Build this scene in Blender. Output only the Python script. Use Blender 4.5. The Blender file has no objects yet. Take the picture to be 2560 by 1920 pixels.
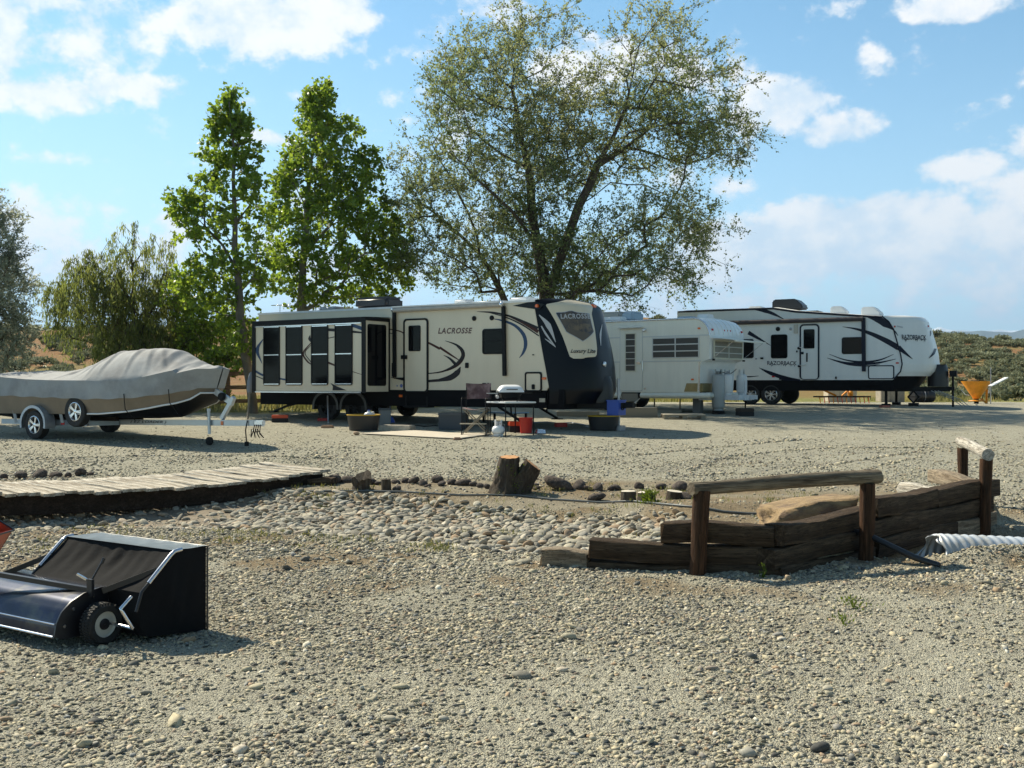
import bpy, bmesh, math, random
import numpy as np
from mathutils import Vector, Matrix
from mathutils.geometry import tessellate_polygon

S = bpy.context.scene
C = S.collection
rnd = random.Random(11)
NR = np.random.RandomState(5)
PI = math.pi

# ------------------------------------------------------------------ camera
F, H, HY = 2650.0, 1.6, 960.0           # focal length in photo pixels, eye height (m), horizon row
cd = bpy.data.cameras.new('camera')
cam = bpy.data.objects.new('camera', cd)
C.objects.link(cam)
cam.location = (0, 0, H)
cam.rotation_euler = (PI / 2, 0, 0)
cd.sensor_width = 36.0
cd.lens = 36.0 * F / 2560.0
cd.clip_start = 0.1
cd.clip_end = 30000
S.camera = cam

# ------------------------------------------------------------------ view transform
S.view_settings.view_transform = 'Standard'
S.view_settings.look = 'None'
S.view_settings.gamma = 1
S.view_settings.use_curve_mapping = False
S.view_settings.exposure = 0.74

# ------------------------------------------------------------------ sun and sky
SUN_TO = Vector((-0.78, 0.66, 1.0)).normalized()      # direction towards the sun
sd = bpy.data.lights.new('sun', 'SUN')
sd.energy = 5.0
sd.angle = math.radians(0.53)
sd.color = (1.0, 0.91, 0.72)
sun = bpy.data.objects.new('sun', sd)
C.objects.link(sun)
sun.rotation_euler = SUN_TO.to_track_quat('Z', 'Y').to_euler()
sun.location = (-20, 20, 30)

W = bpy.data.worlds.new('World')
S.world = W
W.use_nodes = True
wt = W.node_tree
wt.nodes.clear()
def wn(t, **kw):
    n = wt.nodes.new(t)
    for k, v in kw.items():
        setattr(n, k, v)
    return n
def wm(op, a, b=None, c=None, clamp=False):
    n = wn('ShaderNodeMath', operation=op, use_clamp=clamp)
    for i, s in enumerate((a, b, c)):
        if s is None:
            continue
        if isinstance(s, (int, float)):
            n.inputs[i].default_value = s
        else:
            wt.links.new(s, n.inputs[i])
    return n.outputs[0]
def wmix(f, a, b):
    n = wn('ShaderNodeMix', data_type='RGBA')
    for sock, s in ((n.inputs[0], f), (n.inputs[6], a), (n.inputs[7], b)):
        if isinstance(s, (int, float)):
            sock.default_value = s
        elif isinstance(s, tuple):
            sock.default_value = s
        else:
            wt.links.new(s, sock)
    return n.outputs[2]
sky = wn('ShaderNodeTexSky', sky_type='NISHITA', sun_disc=False)
sky.sun_elevation = math.asin(SUN_TO.z)
sky.sun_rotation = math.atan2(SUN_TO.x, SUN_TO.y)
sky.altitude = 1300
sky.air_density = 1.0
sky.dust_density = 0.6
sky.ozone_density = 1.6
co = wn('ShaderNodeTexCoord')
sp = wn('ShaderNodeSeparateXYZ')
wt.links.new(co.outputs['Generated'], sp.inputs[0])
az = wm('ARCTAN2', sp.outputs[0], sp.outputs[1])
el = wm('ARCSINE', sp.outputs[2])
# cloud noise lives on direction: stretched a little sideways
mp = wn('ShaderNodeMapping')
mp.inputs['Scale'].default_value = (1, 1, 1.35)
wt.links.new(co.outputs['Generated'], mp.inputs[0])
def wnoise(scale, det, rough=.55, off=None):
    n = wn('ShaderNodeTexNoise')
    n.inputs['Scale'].default_value = scale
    n.inputs['Detail'].default_value = det
    n.inputs['Roughness'].default_value = rough
    if off:
        m2 = wn('ShaderNodeMapping')
        m2.inputs['Location'].default_value = off
        wt.links.new(mp.outputs[0], m2.inputs[0])
        wt.links.new(m2.outputs[0], n.inputs[0])
    else:
        wt.links.new(mp.outputs[0], n.inputs[0])
    return n.outputs[0]
n1 = wnoise(11, 8, .6)
n2 = wnoise(30, 6, .6, (3, 1, 2))
n3 = wnoise(9, 5, .55, (5.03, 0, .06))
nn = wm('ADD', wm('MULTIPLY', n1, .7), wm('MULTIPLY', n2, .3))
# clouds: (photo column, photo row, half width, half height, strength)
CL = [(-40, 30, 480, 170, 1.3), (90, 225, 240, 55, .8), (330, 215, 190, 42, .85), (640, 45, 250, 110, 1.3), (820, 40, 120, 90, .9), (480, 130, 90, 40, .5),
      (115, 398, 95, 20, .45), (0, 372, 50, 20, .5), (612, 243, 45, 22, .55), (690, 345, 90, 20, .65), (760, 232, 50, 22, .4),
      (1620, 170, 260, 110, .9), (1960, 262, 130, 75, 1.15), (2090, 320, 120, 45, 1.1), (2180, 165, 45, 60, .25),
      (2360, 425, 120, 45, .5), (2420, 5, 170, 38, 1.0), (2210, 600, 340, 115, 1.5), (1880, 640, 200, 95, 1.4), (2560, 590, 250, 130, 1.25),
      (2130, 740, 600, 90, .65), (1800, 770, 500, 80, .65), (150, 640, 560, 170, .62), (1000, 800, 700, 70, .7), (2700, 330, 150, 60, .7), (-350, 420, 260, 120, .8),
      (3050, 120, 300, 120, .9)]
acc = None
for px, py, hw, hh, st in CL:
    k = (px - 1280) / F
    a0 = math.atan(k)
    e0 = math.atan((HY - py) / F * math.cos(a0))
    ra, re = 1.15 * hw / F * math.cos(a0), 1.15 * hh / F
    dx = wm('MULTIPLY', wm('SUBTRACT', az, a0), 1 / ra)
    dy = wm('MULTIPLY', wm('SUBTRACT', el, e0), 1 / re)
    q = wm('SUBTRACT', 1.0, wm('ADD', wm('MULTIPLY', dx, dx), wm('MULTIPLY', dy, dy)))
    q = wm('MULTIPLY', wm('MAXIMUM', q, -.6), st)
    acc = q if acc is None else wm('SMOOTH_MAX', acc, q, .15)
# scattered clouds over the rest of the sky, away from the part in view
away = wm('MULTIPLY', wm('SUBTRACT', wm('ABSOLUTE', az), .75), 3.0, clamp=True)
gen = wm('SUBTRACT', wm('MULTIPLY', wm('MULTIPLY', n3, away), 2.2), 1.3)
acc = wm('MAXIMUM', acc, gen)
dens = wm('ADD', acc, wm('MULTIPLY', wm('SUBTRACT', nn, .5), 6.2))
mask = wn('ShaderNodeMapRange', interpolation_type='SMOOTHSTEP')
mask.inputs[1].default_value = .10
mask.inputs[2].default_value = .85
wt.links.new(dens, mask.inputs[0])
mk = wm('MULTIPLY', mask.outputs[0], .96)
# cloud colour: bright crowns, pale blue-grey thick undersides
shade = wn('ShaderNodeMapRange', interpolation_type='SMOOTHSTEP')
shade.inputs[1].default_value = .41
shade.inputs[2].default_value = .57
wt.links.new(wm('ADD', wm('ADD', wm('MULTIPLY', n3, .3), wm('MULTIPLY', n1, .3)), wm('MULTIPLY', n2, .4)), shade.inputs[0])
SKYS = 0.052
wc = wmix(shade.outputs[0], (.46 / SKYS, .54 / SKYS, .61 / SKYS, 1), (.70 / SKYS, .68 / SKYS, .655 / SKYS, 1))
# clear-sky tint and the pale band low over the horizon
tint = wn('ShaderNodeMix', data_type='RGBA', blend_type='MULTIPLY')
tint.inputs[0].default_value = 1
wt.links.new(sky.outputs[0], tint.inputs[6])
tint.inputs[7].default_value = (.88, 1.27, 1.22, 1)
# the hazy air is brighter on the sun's side and low down
dt = wn('ShaderNodeVectorMath', operation='DOT_PRODUCT')
wt.links.new(co.outputs['Generated'], dt.inputs[0])
dt.inputs[1].default_value = SUN_TO
def wsm(x, a, b):
    n = wn('ShaderNodeMapRange', interpolation_type='SMOOTHSTEP')
    n.inputs[1].default_value, n.inputs[2].default_value = a, b
    wt.links.new(x, n.inputs[0])
    return n.outputs[0]
glow = wm('MULTIPLY', wsm(dt.outputs['Value'], -.55, .35), wm('SUBTRACT', 1.0, wsm(el, .35, 1.1)))
br = wn('ShaderNodeVectorMath', operation='SCALE')
wt.links.new(tint.outputs[2], br.inputs[0])
wt.links.new(wm('MULTIPLY_ADD', glow, .75, .85), br.inputs['Scale'])
low = wm('POWER', wm('SUBTRACT', 1.0, wm('MINIMUM', wm('MULTIPLY', wm('MAXIMUM', el, 0.0), 2.6), 1.0)), 2.0)
base = wmix(wm('MULTIPLY', low, wm('ADD', wm('MULTIPLY_ADD', glow, .5, .15), wm('MULTIPLY', wsm(dt.outputs['Value'], .35, .85), .45)), clamp=True), br.outputs[0], (.57 / SKYS, .69 / SKYS, .75 / SKYS, 1))
colr = wmix(mk, base, wc)
bg = wn('ShaderNodeBackground')
bg.inputs[1].default_value = SKYS
wt.links.new(colr, bg.inputs[0])
wo = wn('ShaderNodeOutputWorld')
wt.links.new(bg.outputs[0], wo.inputs[0])
W.cycles.sampling_method = 'MANUAL'
W.cycles.sample_map_resolution = 1024

S.cycles.max_bounces = 6
S.cycles.transparent_max_bounces = 8
S.cycles.use_denoising = True
S.cycles.volume_bounces = 0

# ------------------------------------------------------------------ helpers
def at(px, py, Y):
    return Vector(((px - 1280) / F * Y, Y, H - (py - HY) / F * Y))

def tagged(o, label=None, cat=None, group=None, kind=None):
    if label: o['label'] = label
    if cat: o['category'] = cat
    if group: o['group'] = group
    if kind: o['kind'] = kind
    return o

def thing(name, label, cat, loc=(0, 0, 0), rotz=0.0, group=None, rot=None):
    o = bpy.data.objects.new(name, None)
    C.objects.link(o)
    o.location = loc
    o.rotation_euler = rot if rot else (0, 0, rotz)
    o.empty_display_size = .2
    return tagged(o, label, cat, group)

kids = {}
def dup(o, parent=None, **kw):
    c = o.copy()
    C.objects.link(c)
    if parent is not None:
        c.parent = parent
        kids.setdefault(parent.name, []).append(c)
    for ch in list(kids.get(o.name, [])):
        dup(ch, c)
    if 'loc' in kw: c.location = kw['loc']
    if 'rot' in kw: c.rotation_euler = kw['rot']
    if 'scale' in kw: c.scale = kw['scale']
    tagged(c, kw.get('label'), kw.get('cat'), kw.get('group'))
    return c

MATS = {}
def mat(name, col=(.5, .5, .5), rough=.6, metal=0.0, var=0.0, vscale=6.0, bump=0.0, bscale=40.0, col2=None, c2scale=3.0, c2amt=.5,
        stretch=None, coat=0.0, spec=.5, alpha=1.0, trans=0.0, crack=0.0):
    """one Principled material with colour variation, an optional second colour in patches, and fine relief"""
    if name in MATS:
        return MATS[name]
    m = bpy.data.materials.new(name)
    m.use_nodes = True
    nt = m.node_tree
    b = nt.nodes['Principled BSDF']
    b.inputs['Roughness'].default_value = rough
    b.inputs['Metallic'].default_value = metal
    b.inputs['Coat Weight'].default_value = coat
    b.inputs['Coat Roughness'].default_value = .08
    b.inputs['Specular IOR Level'].default_value = spec
    b.inputs['Transmission Weight'].default_value = trans
    b.inputs['Base Color'].default_value = (*col, 1)
    if var or col2 or bump:
        tc = nt.nodes.new('ShaderNodeTexCoord')
        mp = nt.nodes.new('ShaderNodeMapping')
        nt.links.new(tc.outputs['Object'], mp.inputs[0])
        if stretch:
            mp.inputs['Scale'].default_value = stretch
    def noise(scale, detail=5, rough_=.6):
        n = nt.nodes.new('ShaderNodeTexNoise')
        n.inputs['Scale'].default_value = scale
        n.inputs['Detail'].default_value = detail
        n.inputs['Roughness'].default_value = rough_
        nt.links.new(mp.outputs[0], n.inputs[0])
        return n.outputs[0]
    out = None
    if col2:
        r = nt.nodes.new('ShaderNodeMapRange')
        r.inputs[1].default_value = .62 - .3 * c2amt
        r.inputs[2].default_value = .72 - .2 * c2amt
        nt.links.new(noise(c2scale, 6, .65), r.inputs[0])
        mx = nt.nodes.new('ShaderNodeMix')
        mx.data_type = 'RGBA'
        nt.links.new(r.outputs[0], mx.inputs[0])
        mx.inputs[6].default_value = (*col, 1)
        mx.inputs[7].default_value = (*col2, 1)
        out = mx.outputs[2]
    if var:
        mr = nt.nodes.new('ShaderNodeMapRange')
        mr.inputs[1].default_value = .3
        mr.inputs[2].default_value = .7
        mr.inputs[3].default_value = 1 - var
        mr.inputs[4].default_value = 1 + var
        nt.links.new(noise(vscale), mr.inputs[0])
        hs = nt.nodes.new('ShaderNodeHueSaturation')
        hs.inputs['Color'].default_value = (*col, 1)
        if out is not None:
            nt.links.new(out, hs.inputs['Color'])
        nt.links.new(mr.outputs[0], hs.inputs['Value'])
        out = hs.outputs[0]
    if crack and out is not None:
        # long drying checks along the grain
        m3 = nt.nodes.new('ShaderNodeMapping')
        m3.inputs['Scale'].default_value = (.22, 2.4, 2.4)
        nt.links.new(mp.outputs[0], m3.inputs[0])
        n3_ = nt.nodes.new('ShaderNodeTexNoise')
        n3_.inputs['Scale'].default_value = 5
        n3_.inputs['Detail'].default_value = 3
        nt.links.new(m3.outputs[0], n3_.inputs[0])
        ab = nt.nodes.new('ShaderNodeMath')
        ab.operation = 'SUBTRACT'
        nt.links.new(n3_.outputs[0], ab.inputs[0])
        ab.inputs[1].default_value = .5
        a2 = nt.nodes.new('ShaderNodeMath')
        a2.operation = 'ABSOLUTE'
        nt.links.new(ab.outputs[0], a2.inputs[0])
        r3 = nt.nodes.new('ShaderNodeMapRange')
        r3.inputs[1].default_value, r3.inputs[2].default_value = .004, .022
        r3.inputs[3].default_value, r3.inputs[4].default_value = 1 - crack, 1
        nt.links.new(a2.outputs[0], r3.inputs[0])
        mv = nt.nodes.new('ShaderNodeMix')
        mv.data_type, mv.blend_type = 'RGBA', 'MULTIPLY'
        mv.inputs[0].default_value = 1
        nt.links.new(out, mv.inputs[6])
        nt.links.new(r3.outputs[0], mv.inputs[7])
        out = mv.outputs[2]
    if out is not None:
        nt.links.new(out, b.inputs['Base Color'])
    if bump:
        bp = nt.nodes.new('ShaderNodeBump')
        bp.inputs['Strength'].default_value = bump
        bp.inputs['Distance'].default_value = .02
        nt.links.new(noise(bscale, 6, .65), bp.inputs['Height'])
        nt.links.new(bp.outputs[0], b.inputs['Normal'])
    MATS[name] = m
    return m

class MB:
    """collects pieces and links them as ONE mesh object"""
    def __init__(s):
        s.v, s.f = [], []
    def add(s, vs, fs):
        n = len(s.v)
        s.v += [tuple(p) for p in vs]
        s.f += [tuple(i + n for i in q) for q in fs]
        return s
    def box(s, x0, y0, z0, x1, y1, z1, M=None):
        vs = [Vector(p) for p in ((x0, y0, z0), (x1, y0, z0), (x1, y1, z0), (x0, y1, z0), (x0, y0, z1), (x1, y0, z1), (x1, y1, z1), (x0, y1, z1))]
        if M is not None:
            vs = [M @ p for p in vs]
        return s.add(vs, [(0, 3, 2, 1), (4, 5, 6, 7), (0, 1, 5, 4), (1, 2, 6, 5), (2, 3, 7, 6), (3, 0, 4, 7)])
    def bar(s, p, q, w, h=None, up=(0, 0, 1)):
        p, q = Vector(p), Vector(q)
        h = h or w
        d = (q - p).normalized()
        sx = d.cross(Vector(up))
        if sx.length < 1e-4:
            sx = d.cross(Vector((1, 0, 0)))
        sx.normalize()
        sz = sx.cross(d)
        vs = []
        for c in (p, q):
            for a, b in ((-1, -1), (1, -1), (1, 1), (-1, 1)):
                vs.append(c + sx * a * w / 2 + sz * b * h / 2)
        return s.add(vs, [(0, 1, 2, 3), (7, 6, 5, 4), (0, 4, 5, 1), (1, 5, 6, 2), (2, 6, 7, 3), (3, 7, 4, 0)])
    def tube(s, pts, r, n=8, caps=True):
        pts = [Vector(p) for p in pts]
        rs = r if isinstance(r, (list, tuple)) else [r] * len(pts)
        vs, fs = [], []
        prev = None
        for i, p in enumerate(pts):
            d = (pts[min(i + 1, len(pts) - 1)] - pts[max(i - 1, 0)]).normalized()
            if prev is None:
                sx = d.orthogonal().normalized()
            else:
                sx = prev - d * prev.dot(d)
                sx = sx.normalized() if sx.length > 1e-5 else d.orthogonal().normalized()
            prev = sx
            sy = d.cross(sx)
            for k in range(n):
                t = 2 * PI * k / n
                vs.append(p + (sx * math.cos(t) + sy * math.sin(t)) * rs[i])
        for i in range(len(pts) - 1):
            for k in range(n):
                a, b = i * n + k, i * n + (k + 1) % n
                fs.append((a, b, b + n, a + n))
        if caps:
            fs.append(tuple(range(n - 1, -1, -1)))
            fs.append(tuple((len(pts) - 1) * n + k for k in range(n)))
        return s.add(vs, fs)
    def cyl(s, p, q, r0, r1=None, n=16):
        return s.tube([p, q], [r0, r0 if r1 is None else r1], n)
    def lathe(s, prof, c=(0, 0, 0), n=20, axis='z', caps=True):
        """prof: list of (radius, height)"""
        vs, fs = [], []
        c = Vector(c)
        for r, h in prof:
            for k in range(n):
                t = 2 * PI * k / n
                a, b = r * math.cos(t), r * math.sin(t)
                vs.append(c + Vector({'z': (a, b, h), 'y': (a, h, b), 'x': (h, a, b)}[axis]))
        for i in range(len(prof) - 1):
            for k in range(n):
                a, b = i * n + k, i * n + (k + 1) % n
                fs.append((a, b, b + n, a + n))
        if caps:
            fs.append(tuple(range(n)))
            fs.append(tuple((len(prof) - 1) * n + k for k in range(n)))
        return s.add(vs, fs)
    def grid(s, fn, nu, nv):
        vs = [fn(i / nu, j / nv) for j in range(nv + 1) for i in range(nu + 1)]
        fs = [(j * (nu + 1) + i, j * (nu + 1) + i + 1, (j + 1) * (nu + 1) + i + 1, (j + 1) * (nu + 1) + i) for j in range(nv) for i in range(nu)]
        return s.add(vs, fs)
    def poly(s, pts2, fn, th=0.0):
        """a filled outline; fn(u, v, depth) places it; th gives it thickness"""
        tris = tessellate_polygon([[Vector((a, b, 0)) for a, b in pts2]])
        n = len(pts2)
        if th:
            vs = [fn(a, b, 0) for a, b in pts2] + [fn(a, b, th) for a, b in pts2]
            fs = [tuple(t) for t in tris] + [tuple(i + n for i in t) for t in tris]
            fs += [(i, (i + 1) % n, (i + 1) % n + n, i + n) for i in range(n)]
        else:
            vs = [fn(a, b, 0) for a, b in pts2]
            fs = [tuple(t) for t in tris]
        return s.add(vs, fs)
    def ring(s, outer, inner, fn, th):
        """a frame between two outlines with the same number of points"""
        n = len(outer)
        vs = [fn(a, b, 0) for a, b in outer] + [fn(a, b, 0) for a, b in inner] + [fn(a, b, th) for a, b in outer] + [fn(a, b, th) for a, b in inner]
        fs = []
        for i in range(n):
            j = (i + 1) % n
            fs += [(2 * n + i, 2 * n + j, 3 * n + j, 3 * n + i), (i, j, 2 * n + j, 2 * n + i), (n + i, n + j, 3 * n + j, 3 * n + i), (i, j, n + j, n + i)]
        return s.add(vs, fs)
    def mesh(s, name, m=None, smooth=35, bev=0.0, seg=2):
        me = bpy.data.meshes.new(name)
        me.from_pydata(s.v, [], s.f)
        bm = bmesh.new()
        bm.from_mesh(me)
        bmesh.ops.recalc_face_normals(bm, faces=bm.faces)
        if bev:
            es = [e for e in bm.edges if len(e.link_faces) == 2 and e.calc_face_angle(0) > .5]
            bmesh.ops.bevel(bm, geom=es, offset=bev, segments=seg, affect='EDGES', clamp_overlap=True)
        bm.to_mesh(me)
        bm.free()
        if smooth:
            me.shade_smooth()
            me.set_sharp_from_angle(angle=math.radians(smooth))
        if m:
            me.materials.append(m)
        return me
    def build(s, name, m, parent=None, smooth=35, bev=0.0, seg=2):
        o = bpy.data.objects.new(name, s.mesh(name, m, smooth, bev, seg))
        C.objects.link(o)
        if parent is not None:
            o.parent = parent
            kids.setdefault(parent.name, []).append(o)
        return o

def link(name, me, parent=None, loc=(0, 0, 0), rot=(0, 0, 0), scale=(1, 1, 1)):
    o = bpy.data.objects.new(name, me)
    C.objects.link(o)
    o.location, o.rotation_euler, o.scale = loc, rot, scale
    if parent is not None:
        o.parent = parent
        kids.setdefault(parent.name, []).append(o)
    return o

def rrect(x0, y0, x1, y1, r, n=5):
    """outline of a rounded rectangle"""
    out = []
    for cx, cy, a0 in ((x1 - r, y1 - r, 0), (x0 + r, y1 - r, PI / 2), (x0 + r, y0 + r, PI), (x1 - r, y0 + r, 1.5 * PI)):
        for k in range(n + 1):
            a = a0 + PI / 2 * k / n
            out.append((cx + r * math.cos(a), cy + r * math.sin(a)))
    return out

# lettering, made once while the scene is still empty
TEXTS = {}
def make_text(key, body, shear=0.0, bold=0.0, space=1.0):
    cu = bpy.data.curves.new('lettering', 'FONT')
    cu.body, cu.shear, cu.offset, cu.space_character = body, shear, bold, space
    cu.resolution_u = 3
    o = bpy.data.objects.new('lettering', cu)
    C.objects.link(o)
    dg = bpy.context.evaluated_depsgraph_get()
    dg.update()
    me = bpy.data.meshes.new_from_object(o.evaluated_get(dg))
    vs = np.array([v.co[:2] for v in me.vertices])
    fs = [tuple(p.vertices) for p in me.polygons]
    bpy.data.objects.remove(o)
    bpy.data.meshes.remove(me)
    bpy.data.curves.remove(cu)
    lo, hi = vs.min(0), vs.max(0)
    TEXTS[key] = (((vs - lo) / (hi - lo)).tolist(), fs)
make_text('LACROSSE', 'LACROSSE', .18, .035, 1.16)
make_text('LACROSSE_crest', 'LACROSSE', 0, .03, 1.15)
make_text('LuxuryLite', 'Luxury Lite', .25, .014, 1.0)
make_text('RAZORBACK', 'RAZORBACK', 0, .012, .95)
make_text('EZLOADER', '( EZ LOADER )', .25, .02, 1.05)
make_text('RZ', 'R', 0, .012, 1)

def lettering(key, fn, extra=None):
    vs, fs = TEXTS[key]
    mb = MB()
    mb.add([fn(u, v) for u, v in vs], fs)
    return mb

class Frame:
    """a side plane standing in the yard: origin on the ground, turned about z; xz() gives the local point seen at a photo pixel"""
    def __init__(s, ox, oy, oz, ang):
        s.O = Vector((ox, oy, oz))
        s.a = ang
        s.t = Vector((math.cos(ang), math.sin(ang)))
        s.n = Vector((-math.sin(ang), math.cos(ang)))
    def xz(s, px, py, y=0.0):
        ax, ay = s.O.x + s.n.x * y, s.O.y + s.n.y * y
        k = (px - 1280) / F
        x = (k * ay - ax) / (s.t.x - k * s.t.y)
        Y = ay + s.t.y * x
        return x, H - (py - HY) / F * Y - s.O.z
    def world(s, x, y, z=0):
        return Vector((s.O.x + s.t.x * x + s.n.x * y, s.O.y + s.t.y * x + s.n.y * y, s.O.z + z))
# ------------------------------------------------------------------ the lie of the land
def sm(x, a, b):
    t = np.clip((x - a) / (b - a), 0, 1)
    return t * t * (3 - 2 * t)
def wob(x, y, s, seed=0):
    """smooth wandering surface, about -1..1"""
    r = np.random.RandomState(100 + seed)
    out = 0
    for k in range(6):
        a, ph, f = r.uniform(0, 2 * PI), r.uniform(0, 2 * PI), s * (1 + .35 * k)
        out = out + np.sin((x * math.cos(a) + y * math.sin(a)) * f + ph)
    return out / 3.2
CREST_PX = np.array([-900, -300, 0, 450, 700, 1000, 1300, 1700, 2000, 2300, 2560, 3000, 3600])
CREST_PY = np.array([828, 830, 830, 830, 806, 772, 776, 805, 830, 844, 862, 872, 880])
# the dry creek: lower and upper bank lines in plan
CR_X = np.array([-12, -6.5, -4.6, -3.4, -2.6, -1.15, .08, 1.0, 1.9])
CR_LO = np.array([10.5, 11.6, 11.9, 11.8, 11.5, 10.8, 10.15, 9.9, 9.8])
CR_HI = np.array([13.2, 14.2, 14.9, 15.0, 14.8, 14.5, 13.6, 12.9, 12.0])
WALL = [(.25, 9.30), (2.25, 8.82), (5.60, 12.20)]       # foot of the timber retaining wall
def creek(x, y):
    lo, hi = np.interp(x, CR_X, CR_LO), np.interp(x, CR_X, CR_HI)
    c, h = (lo + hi) / 2, (hi - lo) / 2
    d = np.abs(y - c) / h
    return 1 - sm(d, .72, 1.08)
def behind_wall(x, y):
    """1 just behind the retaining wall, fading to 0 towards the drive"""
    d1 = (y - (9.30 - .24 * (x - .25)))                   # front run
    d2 = ((y - 8.82) - 1.009 * (x - 2.25)) / 1.42         # angled run
    d = np.where(x < 2.25, d1, d2)
    d = np.where(x > 5.7, -1, d)
    inside = sm(d, .02, .16)
    fade = 1 - sm(y, 10.8, 15.5)
    side = sm(x, .9, 2.3)
    return inside * fade * side
def yard_edge(x):
    return 31.2 + 9.6 * sm(x, -6.5, 5.5)
def gz(x, y):
    x, y = np.asarray(x, float), np.asarray(y, float)
    z = .041 * (np.clip(y, 13, 35) - 13) + .02 * sm(y, 11, 13) * 0
    z = z + .012 * wob(x, y, .9, 1) * sm(y, 2, 5)
    z = z + .035 * sm(y, 13.6, 15.2) * (1 - sm(y, 15.6, 17.2))
    z = z - .13 * creek(x, y) + .02 * creek(x, y) * wob(x, y, 3, 2)
    z = z + .30 * behind_wall(x, y)
    # gravel heaped over the buried culvert
    rx, ry = x - 3.9, y - 9.75
    u, v = rx * .985 + ry * .17, -rx * .17 + ry * .985
    z = z + .13 * np.exp(-(v + .24) ** 2 / .045) * sm(u, -.4, .35) * (1 - sm(u, 3, 5))
    # wheel tracks curving over the drive
    for cx, cy, r in ((7.6, 15.4, 4.2), (7.6, 15.4, 5.6)):
        rr = np.hypot(x - cx, (y - cy) * 1.15)
        arc = np.exp(-((rr - r) / .10) ** 2) * sm(-(x - 6.6), -2.5, .5) * sm(y, 16.2, 17.2)
        z = z - .02 * arc
    # hillside beyond the yard
    k = np.where(y > 5, x / np.maximum(y, 5), 0)
    py = np.interp(1280 + F * k, CREST_PX, CREST_PY)
    cz = H + (HY - py) / F * 125
    up = .92 + (cz - .92) * (.35 * sm(y, 44, 95) + .65 * sm(y, 55, 128)) + .16 * wob(x, y, .22, 3) * sm(y, 44, 60)
    down = 1 - sm(y, 150, 420)
    hill = up * down - 12 * sm(y, 300, 900)
    return np.where(y < 40, z, z + (hill - .92) * sm(y, 40, 44))
def g(x, y):
    return float(gz(x, y))
def gp(px, py):
    """the point of the yard seen at a photo pixel"""
    Y = 3.5
    while Y < 300:
        p = at(px, py, Y)
        if p.z <= g(p.x, p.y):
            return Vector((p.x, p.y, g(p.x, p.y)))
        Y *= 1.004
    return p

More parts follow.
